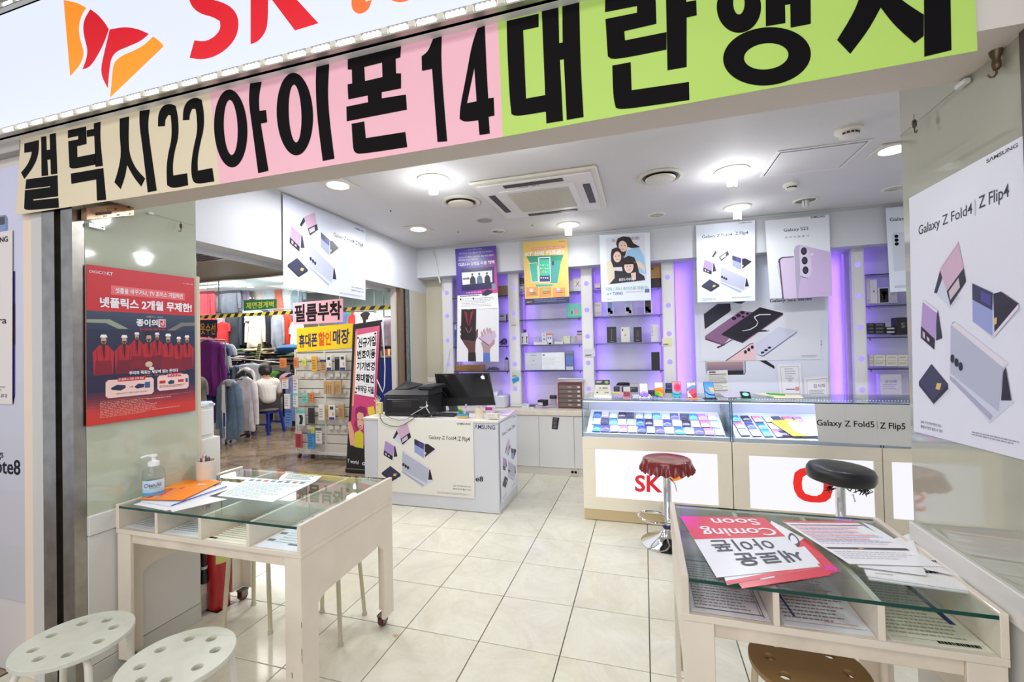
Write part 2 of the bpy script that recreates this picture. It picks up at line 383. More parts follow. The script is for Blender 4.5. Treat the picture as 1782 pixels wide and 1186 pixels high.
# hanging glass smoke barrier with hazard tape
sb = thing('smoke_barrier', 'clear glass smoke barrier with black and yellow hazard tape above the clothes shop entrance', 'glass barrier', (-3.6, 3.2, 2.3))
xs = [-6.9, at(380.7, 500, 'y', 3.2).x, at(533, 500, 'y', 3.2).x, at(690, 533, 'y', 3.2).x, -1.6]
for i in range(4):
    B().box(xs[i]+.006, xs[i+1]-.006, 3.197, 3.203, 2.03, 2.56).build('glass_pane', glass((225, 235, 235), .9), sb)
    if i: B().box(xs[i]-.006, xs[i]+.006, 3.195, 3.205, 2.03, 2.56).build('joint', mat((120, 126, 126), .3), sb)
b = B(); yl, bk = mat((222, 200, 40), .5), mat((30, 28, 24), .5); x = -6.9; i = 0
while x < xs[3]-.02:
    for (y) in (3.193,):
        b.use(yl if i % 2 else bk).add([(x, y, 1.985), (x+.075, y, 1.985), (x+.115, y, 2.035), (x+.04, y, 2.035), (x, y+.014, 1.985), (x+.075, y+.014, 1.985), (x+.115, y+.014, 2.035), (x+.04, y+.014, 2.035)],
              [(0, 1, 2, 3), (7, 6, 5, 4), (0, 4, 5, 1), (3, 2, 6, 7), (0, 3, 7, 4), (1, 5, 6, 2)])
    x += .075; i += 1
b.build('hazard_tape', None, sb)
# corridor ceiling grille
g = thing('ceiling_grille', 'grey metal air grille in the corridor ceiling behind the left glass column', 'air vent', (-3.6, 1.6, 2.57))
B().box(-4.2, -3.0, 1.2, 2.1, 2.571, 2.58).build('frame', mat((190, 192, 190), .4), g)
bars = B()
for k in range(10): bars.box(-4.1, -3.1, 1.28+k*.08, 1.31+k*.08, 2.562, 2.572)
bars.build('slats', mat((70, 74, 76), .4), g)['kind'] = 'stuff'
# ============================================================ ceiling fixtures
CZ = 2.67
LAMPW = E_((255, 255, 255), 5.0)
def bulb_light(x, y, lab):
    t = thing('ceiling_lamp', lab, 'ceiling light', (x, y, CZ))
    B().lathe([(.118, 0), (.118, -.006), (.108, -.012), (.094, -.009), (.092, .0)], 32).build('rim', mat((232, 228, 214), .4), t, smooth=True, local=True)
    B().lathe([(.092, -.002), (.075, .02), (.04, .035)], 28).build('reflector', mat((250, 252, 255), .2, emit=1.2), t, smooth=True, local=True)
    B().cyl((0, 0, .03), (0, 0, -.035), .028, .026).build('socket', mat((240, 240, 238), .4), t, local=True, smooth=True)
    sp = [(.028*math.cos(a), .028*math.sin(a), -.035-.075*a/(8*PI)) for a in [i*PI/6 for i in range(49)]]
    B().tube(sp, .0085, 6).build('spiral_tube', LAMPW, t, smooth=True, local=True)
    return t
for (x, y), l in zip(BULBS, ['lit spiral bulb lamp in round recess left of the air conditioner', 'lit spiral bulb lamp in round recess left of the ceiling hatch',
        'lit spiral bulb lamp between the air conditioner and the women poster', 'lit spiral bulb lamp near the back wall above the foldable phones poster', 'lit spiral bulb lamp just behind the front lintel']):
    bulb_light(x, y, l)
for (x, y), l in zip(SPOTS, ['lit round downlight in a square plate nearest the entrance, above the left bulkhead', 'lit round downlight in a square plate near the rear left corner', 'lit downlight partly hidden by the right glass column']):
    t = thing('downlight', l, 'ceiling light', (x, y, CZ))
    B().cbox(-.11, .11, -.11, .11, -.012, 0, .004).build('square_plate', mat((214, 208, 196), .4), t, local=True)
    B().lathe([(.075, -.011), (.078, -.015), (.06, -.017)], 28).build('lens', E_((255, 255, 255), 3.5), t, local=True)
for x, y, l in ((-.254, 2.418, 'unlit round reflector downlight above the purple poster'), (1.36, 2.405, 'unlit round reflector downlight right of the women poster lamp'), (3.217, 2.343, 'unlit round reflector downlight beside the right glass column')):
    t = thing('downlight', l, 'ceiling light', (x, y, CZ))
    B().lathe([(.085, 0), (.085, -.006), (.072, -.012), (.066, -.006)], 28, close=False).build('rim', mat((226, 222, 208), .4), t, local=True, smooth=True)
    B().lathe([(.066, -.006), (.05, .0), (.03, -.004), (.004, -.006)], 24, close=False).build('reflector', mat((200, 198, 190), .2, metal=.8), t, local=True, smooth=True)
def diffuser(x, y, lab):
    t = thing('air_diffuser', lab, 'air vent', (x, y, CZ)); m = mat((214, 210, 196), .45)
    B().lathe([(.165, 0), (.165, -.008), (.14, -.014), (.128, -.006), (.125, .0)], 36).build('rim', m, t, local=True, smooth=True)
    B().lathe([(.126, -.004), (.112, -.010), (.10, -.002)], 36, close=False).build('dark_gap', mat((60, 56, 52), .5), t, local=True, smooth=True)
    B().lathe([(.108, -.018), (.10, -.030), (.06, -.036), (.001, -.038)], 36, close=False).build('dish', m, t, local=True, smooth=True)
diffuser(-.245, 1.413, 'round air diffuser beside the left corner of the air conditioner'); diffuser(1.357, 1.408, 'round air diffuser to the right of the air conditioner')
t = thing('ceiling_speaker', 'small grey round speaker grille behind the left air diffuser', 'speaker', (-.239, 1.971, CZ))
B().lathe([(.082, 0), (.082, -.008), (.074, -.010)], 28, close=False).build('rim', mat((205, 200, 198), .5), t, local=True, smooth=True); B().lathe([(.074, -.009), (.001, -.013)], 28, close=False).build('grille', mat((158, 152, 160), .7), t, local=True, smooth=True)
# cassette air conditioner
t = thing('air_conditioner', 'white four-way cassette air conditioner in the middle of the ceiling', 'air conditioner', (.455, 1.49, CZ))
AW = mat((222, 218, 206), .4); AW2 = mat((226, 222, 222), .4)
B().cbox(-.475, .475, -.475, .475, -.022, 0, .012).build('outer_frame', AW, t, local=True)
B().cbox(-.43, .43, -.43, .43, -.036, -.02, .008).build('panel', AW2, t, local=True)
for a in range(4):
    mx = Matrix.Rotation(a*PI/2, 4, 'Z')
    B().cbox(-.225, .225, .345, .40, -.041, -.03, .003, mx).build('louvre', mat((52, 46, 42), .5), t, local=True)
B().cbox(-.29, .29, -.29, .29, -.046, -.034, .003).build('grille_frame', AW2, t, local=True)
gb = B()
for k in range(26): gb.box(-.24, .24, -.238+k*.0187, -.230+k*.0187, -.051, -.045)
for k in range(26): gb.box(-.238+k*.0187, -.232+k*.0187, -.24, .24, -.049, -.045)
gb.build('grille', mat((206, 202, 188), .5), t, local=True)['kind'] = 'stuff'
B().box(-.24, .24, -.24, .24, -.0468, -.046).build('filter', mat((120, 116, 104), .7), t, local=True)
f_ = F((-.12, -.335, -.0365), (.12, -.335, -.0365), (.12, -.31, -.0365), (-.12, -.31, -.0365), (0, 0, -1)); bb = B()
pr_rect(bb, f_, 0, .2, .3, .8, mat((150, 150, 150)), 1); pr_rect(bb, f_, .42, .3, .55, .7, INK, 1); pr_rect(bb, f_, .6, .3, .66, .7, INK, 1)
bb.build('indicator', None, t, local=True)
t = thing('ceiling_hatch', 'square access hatch with a dark gap in the ceiling', 'hatch', (2.34, 1.445, CZ))
B().box(-.245, .245, -.215, .215, -.001, 0).build('gap', mat((70, 64, 64), .8), t, local=True); B().cbox(-.235, .24, -.2, .213, -.006, -.001, .002).build('hatch_panel', CEIL, t, local=True)
fr = B(); fr.box(-.262, -.245, -.232, .232, -.006, 0).box(.245, .262, -.232, .232, -.006, 0).box(-.245, .245, .215, .232, -.006, 0).box(-.245, .245, -.232, -.215, -.006, 0); fr.build('hatch_frame', mat((226, 224, 222), .5), t, local=True)
def detector(x, y, lab, r=.07):
    t = thing('smoke_detector', lab, 'smoke detector', (x, y, CZ)); m = mat((232, 228, 216), .35)
    B().lathe([(r, 0), (r, -.014), (r*.85, -.022)], 24).build('base', m, t, local=True, smooth=True)
    B().lathe([(r*.72, -.02), (r*.7, -.042), (r*.35, -.052)], 24).build('chamber', m, t, local=True, smooth=True)
    s = B()
    for k in range(5):
        a = -PI/2+(k-2)*.42; s.box(-.007, .007, -.002, .002, -.037, -.028, Matrix.Translation((math.cos(a)*r*.72, math.sin(a)*r*.72, 0)) @ Matrix.Rotation(a+PI/2, 4, 'Z'))
    s.build('vent_slots', BLACK, t, local=True)
detector(2.399, 1.025, 'white smoke detector nearest the entrance'); detector(2.354, 1.932, 'small white smoke detector behind the ceiling hatch', .055)
t = thing('light_socket', 'empty lamp recess with a bare white socket behind the ceiling hatch', 'ceiling light', (2.61, 2.433, CZ))
B().lathe([(.10, 0), (.10, -.006), (.088, -.012), (.078, -.004)], 28, close=False).build('rim', mat((226, 222, 210), .4), t, local=True, smooth=True)
B().lathe([(.078, -.003), (.001, -.0035)], 24, close=False).build('recess', mat((110, 112, 108), .5), t, local=True)
sk = B()
for a in range(4): sk.cyl((.018*math.cos(a*PI/2), .018*math.sin(a*PI/2), 0), (.018*math.cos(a*PI/2), .018*math.sin(a*PI/2), -.06), .011)
sk.build('socket', WHITE, t, local=True, smooth=True)
# little eye screws in the ceiling
for px, py in ((680, 366), (797, 403), (926, 391)):
    p = at(px, py, 'z', CZ); t = thing('ceiling_screw', 'tiny dark screw in the ceiling at the '+{680: 'left, by the front downlight', 797: 'rear, near the purple poster', 926: 'middle, behind the air conditioner'}[px], 'screw', p)
    B().cyl((0, 0, 0), (0, 0, -.012), .007, .004, 8).build('screw_head', mat((90, 80, 70), .5), t, local=True)
# ============================================================ back shelving
PILX = [(-1.222, -1.034), (-.335, -.197), (.537, .666), (1.409, 1.538), (3.155, 3.263)]
PUR = (.27, .11, 1.0)
sh = thing('shelving', 'white back-wall shelving with studded light pilasters and violet lighting', 'shelving', (1.2, 3.1, .72))
PW = mat((222, 222, 226), .4)
HOLES = [[501, 545, 588, 633, 676]]
HY = {0: [510, 550, 592, 634], 1: [501, 545, 588, 633, 676], 2: [493, 539, 585, 631, 676], 3: [482, 531, 580, 629, 674], 4: [460, 514.5, 569, 624, 678]}
for i, (x0, x1) in enumerate(PILX):
    if i == 0: x0 = -1.20; x1 = -1.06
    P = B().cbox(x0, x1, 3.0, 3.05, .72, 2.312, .003).build('pilaster', PW, sh)
    w = (x1-x0)*.34
    B().box(x0+.012, x1-.012, 2.996, 3.0, .76, 2.28).build('pilaster_face', mat((230, 228, 228), .3), P)
    for py in HY[i]:
        z = at((770+i*10), py, 'y', 3.0).z if i == 0 else at({1: 895, 2: 1023, 3: 1165, 4: 1497}[i], py, 'y', 3.0).z
        B().lathe([(.026, .0), (.026, .006), (.02, .007)], 20, ((x0+x1)/2, 2.999, z), Matrix.Rotation(PI/2, 4, 'X')).build('light_hole', E_((178, 160, 255), .95), P, smooth=True)
B().box(-1.2, 4.0, 3.262, 3.28, .72, 2.31).build('back_panel', mat((226, 222, 226), .5), sh)
for bay, (x0, x1) in enumerate(((-1.06, -.335), (-.197, .537), (.666, 1.409), (3.263, 4.06))):
    for z in (1.147, 1.447, 1.75, 2.052):
        b = B(); b.use(glass((205, 222, 225), .8)).quad((x0, 3.0, z), (x1, 3.0, z), (x1, 3.26, z), (x0, 3.26, z)).quad((x0, 3.0, z-.009), (x1, 3.0, z-.009), (x1, 3.26, z-.009), (x0, 3.26, z-.009))
        b.use(mat((44, 42, 60), .2)).quad((x0, 3.0, z-.009), (x1, 3.0, z-.009), (x1, 3.0, z), (x0, 3.0, z)); b.build('shelf', None, sh)
        for x in (x0+.03, x1-.03): B().cyl((x, 3.01, z-.009), (x, 3.01, z-.03), .008, .006, 8).build('shelf_bracket', mat((120, 110, 150), .3, metal=.6), sh)
for x0, x1 in ((-1.06, -.335), (-.197, .537), (.666, 1.409), (1.538, 3.155), (3.263, 4.06)):
    for x, s in ((x0+.012, 1), (x1-.012, -1)):
        if x > 4: continue
        wide = (x1-x0) > 1
        light('AREA', (x, 3.17, 1.52), 4.6 if wide else 2.3, PUR, .03, 1.5, rot=(PI/2, 0, -s*PI/2*.72))
        B().box(x-.006, x+.006, 3.15, 3.165, .74, 2.29).build('light_strip', E_((150, 100, 255), 1.2), sh)
# centre display board
b = thing('display_board', 'tall white backing board with overlapping phone posters in the middle of the back wall', 'board', (2.36, 3.04, .72)); BOARD = b
B().cbox(1.745, 2.96, 3.02, 3.055, .72, 2.33, .003).build('panel', mat((216, 218, 232), .5), b)
# worktop and base cabinets
WT = thing('worktop', 'cream worktop with a rounded front edge running under the shelves', 'worktop', (.2, 3.0, .7)); B().cbox(-1.2, 4.06, 2.77, 3.262, .66, .716, .006).build('slab', CREAM, WT)
for i, (x0, x1) in enumerate(((-1.2, -.33), (-.33, .061), (.061, .454), (.454, .86), (.86, 4.06))):
    t = thing('base_cabinet', ['white base cabinet hidden behind the cash desk', 'white base cabinet beside the cash desk', 'white base cabinet with a black sticker on its door', 'white base cabinet next to the glass counter', 'long white base cabinet behind the glass counters'][i], 'cabinet', ((x0+x1)/2, 3.0, 0))
    B().box(x0, x1, 2.80, 3.26, .0, .66).build('carcass', WHITE, t)
    B().cbox(x0+.0015, x1-.0015, 2.782, 2.80, .088, .656, .002).build('door', mat((216, 216, 214), .3), t)
    B().box(x0, x1, 2.79, 2.80, 0, .085).build('plinth', mat((206, 202, 194), .5), t)
t = thing('sticker', 'black sticker on the white cabinet door', 'sticker', at(967, 736, 'y', 2.78)); f = px_frame([(962, 725.5), (973.5, 726.5), (970.5, 747), (960, 746)], 'y', 2.7805); sheet(f, .0005, m=BLACK).build('sheet', None, t)
bb = B(); pr_lines(bb, f, .2, .08, .85, .95, 8, mat((150, 150, 150)), 1, 3, .3); bb.build('lettering', None, t)
t = thing('wall_socket', 'twin wall socket on the plinth beside the glass counter', 'socket', (.44, 2.785, .045)); B().cbox(.405, .49, 2.778, 2.79, .012, .082, .002).build('plate', mat((205, 198, 184), .4), t)
for x in (.428, .463):
    B().lathe([(.016, 0), (.016, .004), (.012, .004), (.010, -.006)], 16, (x, 2.778, .052), Matrix.Rotation(PI/2, 4, 'X')).build('outlet', mat((96, 90, 80), .4), t)
# ============================================================ BANNER AND SIGN OVER THE ENTRANCE
YB = -.775
sg = thing('shop_sign', 'large white lit shop sign with a red and orange butterfly emblem and red SK letters', 'sign', (.0, -.86, 2.43))
SIGNF = E_((232, 239, 255), .93)
B().box(-3.0, 1.98, -.80, -.77, 2.405, 3.01).build('cabinet', mat((236, 236, 234), .4), sg)
B().box(-3.0, 1.98, -.806, -.80, 2.455, 2.962).build('lit_face', SIGNF, sg)
def zc(o, s=2.965, oy=0):      # zoomed photograph coordinates -> photograph pixels
    return lambda x, y: (x/s+o, y/s+oy)
def on_plane(b, loops, g, y, m):
    b.use(m).poly([smooth(l) for l in loops], lambda a, c: at(*g(a, c), 'y', y))
Z1, Z2, Z3 = zc(0), zc(600), zc(1182)
OR, RD = mat((255, 140, 40), .5, emit=.55), mat((206, 24, 38), .5, emit=.45)
b = B()
on_plane(b, [[(328, 0), (355, 5), (400, 15), (445, 40), (420, 80), (407, 130), (408, 180), (422, 230), (433, 270), (425, 310), (400, 352), (362, 393)]], Z1, -.809, OR)
on_plane(b, [[(790, 188), (822, 210), (845, 238), (568, 503), (575, 430), (582, 350), (592, 318), (630, 285), (690, 262), (745, 232)]], Z1, -.809, OR)
b.build('orange_wings', None, sg)
b = B()
on_plane(b, [[(466, 47), (505, 75), (540, 115), (562, 152), (530, 240), (468, 345), (425, 358), (446, 305), (452, 255), (438, 205), (428, 150), (434, 100)]], Z1, -.809, RD)
on_plane(b, [[(566, 152), (640, 138), (710, 148), (768, 175), (725, 213), (660, 240), (600, 265), (574, 300), (565, 350), (556, 455), (515, 375), (540, 260)]], Z1, -.809, RD)
b.build('red_wings', None, sg)
b = B()
on_plane(b, [[(978, 298), (1003, 208), (1055, 215), (1105, 192), (1138, 150), (1135, 110), (1100, 88), (1030, 70), (985, 30), (970, -30), (985, -100), (1040, -160), (1110, -180), (1185, -165), (1165, -78), (1110, -88), (1070, -65), (1062, -30), (1085, -5), (1150, 12), (1205, 45), (1233, 100), (1225, 180), (1180, 245), (1110, 292), (1040, 308)]], Z1, -.809, RD)
on_plane(b, [[(1293, 228), (1293, -165), (1382, -180), (1384, 110), (1368, 170), (1330, 215)]], Z1, -.809, RD)
on_plane(b, [[(1386, 5), (1490, -190), (1600, -205), (1478, -60), (1643, 120), (1522, 157), (1400, -5)]], Z1, -.809, RD)
b.build('red_letters', None, sg)
OT = mat((255, 104, 48), .5, emit=.5)
b = B()
on_plane(b, [[(35, 0), (28, -150), (98, -165), (98, -112), (150, -122), (150, -62), (97, -50), (98, -6), (112, 8), (140, -2), (125, 45), (100, 66), (70, 72), (45, 58), (34, 30)]], Z2, -.809, OT)
on_plane(b, [ell(285, -80, 95, 92), ell(285, -82, 46, 44)], Z2, -.809, OT)
b.build('orange_letters', None, sg)
# rows of clear plastic lamp modules along the sign edges
for nm, zz, x1 in (('lamp_rail_lower', 2.428, 1.98), ('lamp_rail_upper', 2.984, 1.98)):
    r = B().box(-3.0, x1, -.83, -.80, zz-.022, zz-.017).box(-3.0, x1, -.812, -.80, zz-.022, zz+.022).build('lamp_rail', mat((186, 182, 172), .3, metal=.5), sg)
    mods = B(); clip = B(); x = -2.4; k = 0
    while x < x1-.03:
        mods.use(E_((250, 252, 255), 2.6))
        for j in range(4): mods.sphere((x+j*.0155, -.819, zz), .0098, 8)
        clip.cbox(x+.060, x+.082, -.827, -.811, zz-.012, zz+.012, .003); x += .096
    mods.build('lamp_modules', None, sg, smooth=True)['kind'] = 'stuff'; clip.build('module_clips', mat((222, 218, 204), .3), sg)['kind'] = 'stuff'
# three sheets of coloured paper with heavy lettering
def bsheet(lab, c4, m, glyphs):
    P = [at(x, y, 'y', YB) for x, y in c4]; t = thing('banner_sheet', lab, 'banner', (P[0]+P[2])/2, group=None)
    sheet(F(*P, (0, -1, 0)), .0012, 10, m=m).build('sheet', None, t); b = B()
    for g, loops in glyphs: on_plane(b, loops, g, YB-.0012, mat((18, 16, 18), .7, spec=.08))
    b.build('lettering', None, t); return t
bsheet('cream paper banner sheet reading 갤럭시22 over the left column', [(36, 240), (365, 161), (383, 320), (27, 374)], mat((222, 208, 178), .6, var=.02, scale=3), [
    (Z1, [[(125, 740), (200, 722), (199, 775), (190, 820), (165, 870), (125, 922), (108, 890), (142, 850), (162, 800), (163, 782), (125, 788)]]),
    (Z1, [[(212, 706), (238, 702), (240, 774), (258, 771), (256, 692), (287, 686), (295, 895), (262, 900), (260, 822), (243, 824), (248, 904), (214, 908)]]),
    (Z1, [[(135, 925), (296, 903), (299, 1012), (170, 1028), (170, 1034), (300, 1020), (303, 1070), (140, 1085), (124, 1075), (128, 981), (258, 965), (258, 960), (130, 975)]]),
    (Z1, [[(350, 672), (443, 652), (446, 742), (397, 754), (398, 810), (492, 792), (494, 848), (375, 872), (358, 862), (352, 742), (352, 728), (403, 718), (403, 700), (350, 712)]]),
    (Z1, [[(484, 636), (518, 627), (516, 720), (530, 855), (492, 860), (486, 700), (448, 706), (446, 672), (484, 664)]]),
    (Z1, [[(365, 895), (532, 866), (547, 1030), (500, 1034), (496, 925), (368, 948)]]),
    (Z1, [[(617, 612), (665, 600), (662, 720), (668, 800), (700, 870), (748, 920), (728, 962), (690, 915), (655, 850), (645, 910), (622, 975), (590, 940), (612, 870), (625, 790), (617, 700)]]),
    (Z1, [[(720, 572), (772, 564), (762, 640), (770, 720), (808, 982), (762, 992), (735, 760), (718, 640)]]),
    (Z1, [[(815, 652), (815, 590), (838, 545), (875, 533), (905, 545), (918, 600), (922, 700), (900, 780), (890, 850), (893, 905), (965, 893), (970, 955), (890, 972), (862, 955), (858, 880), (865, 800), (885, 720), (885, 640), (880, 595), (868, 592), (852, 615), (850, 650)]]),
    (Z1, [[(943, 620), (945, 560), (968, 518), (1010, 500), (1040, 515), (1052, 580), (1052, 660), (1032, 740), (1018, 820), (1020, 880), (1095, 866), (1105, 935), (1015, 950), (990, 930), (985, 850), (998, 760), (1018, 680), (1015, 600), (1008, 560), (990, 562), (978, 590), (976, 618)]])])
bsheet('pink paper banner sheet reading 아이폰14 in the middle', [(365, 161), (866, 32), (875, 238), (383, 320)], mat((241, 184, 198), .6, var=.02, scale=3), [
    (Z1, [ell(1190, 662, 86, 202, 28, -.04), ell(1190, 657, 36, 143, 24, -.04)]),
    (Z1, [[(1290, 430), (1350, 420), (1334, 500), (1338, 572), (1372, 567), (1378, 630), (1345, 637), (1385, 880), (1332, 893), (1300, 650), (1282, 520)]]),
    (Z1, [ell(1521, 588, 94, 214, 28, -.04), ell(1522, 585, 33, 150, 24, -.04)]),
    (Z1, [[(1632, 343), (1698, 330), (1690, 480), (1700, 620), (1725, 818), (1665, 830), (1635, 600), (1628, 430)]]),
    (Z2, [[(15, 295), (35, 283), (290, 238), (286, 295), (262, 303), (264, 378), (290, 378), (290, 455), (190, 475), (190, 507), (315, 487), (320, 565), (10, 625), (8, 550), (120, 527), (118, 492), (18, 512), (14, 435), (38, 430), (36, 358), (15, 358)], [(100, 345), (192, 322), (194, 397), (104, 418)]]),
    (Z2, [[(35, 638), (100, 626), (108, 712), (312, 680), (322, 758), (80, 795), (52, 787), (42, 765)]]),
    (Z2, [[(500, 187), (497, 300), (505, 450), (528, 728), (478, 732), (450, 355), (398, 365), (396, 290), (430, 265), (455, 200)]]),
    (Z2, [[(685, 145), (722, 132), (730, 330), (740, 507), (768, 503), (772, 595), (742, 602), (748, 688), (695, 696), (688, 620), (615, 629), (592, 612), (595, 550), (625, 400), (655, 230)], [(668, 350), (680, 522), (630, 532)]])])
ex = lambda: None
bsheet('lime green paper banner sheet reading 대란행사 on the right', [(866, 32), (1690, -176), (1701, 88), (875, 238)], mat((184, 219, 104), .6, var=.02, scale=3), [
    (Z2, [[(835, 108), (1000, 70), (1000, 138), (920, 155), (935, 508), (1035, 490), (1038, 575), (885, 600), (860, 588), (850, 500), (838, 250)]]),
    (Z2, [[(1016, 52), (1102, 36), (1106, 222), (1124, 219), (1122, 28), (1210, 12), (1215, 300), (1232, 603), (1145, 618), (1130, 305), (1110, 308), (1126, 622), (1040, 636)]]),
    (Z2, [[(1343, -55), (1600, -108), (1608, 122), (1442, 160), (1446, 208), (1660, 165), (1660, 255), (1385, 310), (1357, 290), (1345, 98), (1508, 65), (1508, 30), (1343, 62)]]),
    (Z2, [[(1655, -120), (1757, -140), (1762, 10), (1813, 0), (1816, 78), (1764, 90), (1764, 345), (1665, 362)]]),
    (Z2, [[(1380, 338), (1475, 320), (1480, 465), (1776, 422), (1778, 515), (1430, 566), (1398, 555), (1385, 500)]]),
    (Z3, [ell(308, 35, 115, 134, 26), ell(308, 15, 30, 60, 20)]),
    (Z3, [[(190, -118), (430, -160), (430, -222), (190, -180)]]), (Z3, [[(262, -205), (352, -220), (352, -262), (262, -248)]]),
    (Z3, [[(445, -200), (545, -215), (546, -60), (573, -65), (572, -222), (677, -240), (679, 122), (575, 142), (573, 20), (546, 25), (548, 118), (447, 135)]]),
    (Z3, [ell(453, 290, 228, 150, 30, -.10), ell(449, 290, 116, 68, 24, -.12)]),
    (Z3, [[(955, -200), (1060, -218), (1085, -60), (1160, 10), (1262, 75), (1262, 185), (1215, 222), (1110, 130), (1040, 38), (980, 150), (883, 277), (815, 205), (905, 60), (945, -60)]]),
    (Z3, [[(1262, -255), (1395, -280), (1398, -100), (1475, -112), (1478, -30), (1400, -18), (1405, 258), (1265, 292)]])])
# ============================================================ CASH DESK
dk = thing('cash_desk', 'white boxy cash desk carrying the printer and the monitor', 'desk', (-.68, 1.85, 0))
DW = mat((212, 214, 222), .45, var=.02, scale=2)
B().cbox(-1.345, -.012, 1.563, 2.142, .004, .775, .003).build('body', DW, dk)
B().cbox(-1.35, -.008, 1.558, 2.146, .776, .80, .004).build('top', mat((222, 218, 212), .4), dk)
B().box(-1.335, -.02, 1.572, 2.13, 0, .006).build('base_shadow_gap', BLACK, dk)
f = px_frame([(822, 733), (866, 735), (868, 860), (824, 858)], 'y', 1.562)
bb = B(); pr_text(bb, f, 'ΛMSUNG', .08, .035, .90, .10, mat((28, 30, 84)), 1, .015); pr_text(bb, f, 'e8', .09, .76, .40, .83, INK, 1, .03); bb.build('lettering', None, dk)
# ---- artwork shared by the foldable-phone posters (portrait unit coordinates)
U = lambda x, y: ((x-108)/690.0, (y-142)/905.0)
c_ = {k: mat(v, .4) for k, v in dict(pink=(208, 174, 200), lil=(176, 150, 206), blue=(150, 160, 214), navy=(52, 52, 82), dark=(44, 42, 62), lt=(226, 220, 232), sil=(182, 186, 208), sil2=(170, 172, 196), blk=(30, 28, 44), yel=(222, 190, 110), scr=(205, 190, 200), bscr=(72, 70, 150), shd=(206, 212, 232)).items()}
ART = [('shd', [(290, 525), (400, 590), (460, 560), (340, 470)]), ('shd', [(533, 640), (640, 700), (770, 620), (600, 600)]), ('shd', [(163, 870), (275, 935), (390, 870), (300, 830)]), ('shd', [(395, 830), (620, 960), (740, 885), (560, 800)]),
  ('dark', [(290, 525), (335, 450), (352, 478), (310, 530)]), ('pink', [(335, 450), (455, 375), (485, 465), (378, 530)]), ('blk', [(378, 530), (485, 465), (497, 510), (402, 580)]), ('scr', [(392, 532), (455, 493), (463, 525), (402, 562)]), ('lt', [(335, 450), (330, 440), (450, 369), (457, 377)]),
  ('lil', [(203, 550), (310, 600), (290, 692), (188, 640)]), ('blk', [(188, 640), (290, 692), (285, 730), (185, 685)]), ('dark', [(316, 590), (343, 690), (300, 698), (308, 610)]), ('lt', [(203, 550), (206, 542), (318, 592), (310, 600)]), ('scr', [(203, 660), (222, 668), (220, 690), (203, 682)]), ('scr', [(235, 680), (256, 690), (254, 702), (235, 693)]),
  ('blue', [(533, 520), (640, 560), (637, 692), (533, 642)]), ('navy', [(533, 520), (640, 562), (637, 614), (533, 572)]), ('bscr', [(580, 548), (633, 570), (631, 602), (580, 580)]), ('blk', [(645, 565), (682, 562), (762, 605), (650, 682)]), ('lt', [(650, 682), (762, 605), (762, 618), (650, 694)]), ('yel', [(648, 640), (664, 636), (662, 656), (648, 660)]),
  ('sil', [(400, 645), (690, 785), (665, 920), (393, 812)]), ('lt', [(400, 645), (412, 636), (428, 638), (715, 775), (690, 787)]), ('sil2', [(408, 640), (424, 636), (428, 640), (412, 645)]), ('blk', [(702, 785), (728, 882), (680, 885), (692, 800)]),
  ('blk', ell(410, 762, 13, 15, 12)), ('blk', ell(436, 775, 13, 15, 12)), ('blk', ell(461, 788, 13, 15, 12)), ('sil2', [(392, 820), (636, 935), (625, 950), (390, 834)]),
  ('navy', [(262, 782), (377, 850), (275, 910), (163, 850)]), ('dark', [(163, 850), (275, 910), (275, 928), (163, 866)]), ('blk', [(275, 910), (377, 850), (377, 868), (275, 928)]), ('yel', [(303, 850), (336, 850), (322, 874), (292, 872)])]
ARTK = [0]*4+[1, 2, 3, 4, 5]+[1, 2, 3, 4, 5, 6]+[1, 2, 3, 4, 5, 6]+[1, 2, 3, 4, 4, 4, 4, 2]+[1, 2, 3, 4]
def fold_art(b, f, mp, k=1):
    for i, (m, pts) in enumerate(ART): pr_poly(b, f, pts, c_[m], k+.45*ARTK[i], lambda x, y: mp(*U(x, y)))
TITLE = 'Galaxy Z Fold4'; INKP = mat((34, 36, 44), .5)
def fold_portrait(t, f):
    b = B(); fold_art(b, f, lambda u, v: (u, v)); b.build('printed_phones', None, t); b = B()
    pr_text(b, f, 'SΛMSUNG', .73, -.008+.02, .94, .026, INKP, 1, .03); pr_text(b, f, TITLE, .105, .135, .62, .185, INKP, 1, .01); pr_text(b, f, 'Z Flip4', .67, .125, .885, .18, INKP, 1, .02)
    pr_rect(b, f, .642, .13, .646, .185, mat((150, 150, 160)), 2); pr_text(b, f, '2022. 커스터마이징이 되고,', .09, .945, .32, .957, INKP, 1, .01); pr_text(b, f, '플립포지션도 즐길 수 있다', .09, .965, .33, .977, INKP, 1, .01); pr_lines(b, f, .6, .945, .97, .962, 2, mat((150, 152, 160)), 2)
    b.build('lettering', None, t)
def fold_landscape(t, f):
    mp = lambda u, v: ((u*690*.674+152-160+0)/702.0, (v*905*.82+255-415+0)/560.0)
    b = B(); fold_art(b, f, mp); b.build('printed_phones', None, t); b = B()
    pr_text(b, f, 'SΛMSUNG', .84, .035, .975, .062, INKP, 1, .03); pr_text(b, f, TITLE, .55, .215, .83, .278, INKP, 1, .01); pr_text(b, f, 'Z Flip4', .85, .215, .965, .29, INKP, 1, .02); pr_rect(b, f, .838, .22, .842, .28, mat((150, 150, 160)), 2)
    pr_text(b, f, '2022. 커스터마이징이 되고,', .79, .845, .97, .865, INKP, 1, .01); pr_text(b, f, '플립포지션도 즐길 수 있다', .79, .885, .97, .905, INKP, 1, .01); pr_lines(b, f, .63, .95, .98, .975, 2, mat((170, 172, 180)), 2)
    b.build('lettering', None, t)
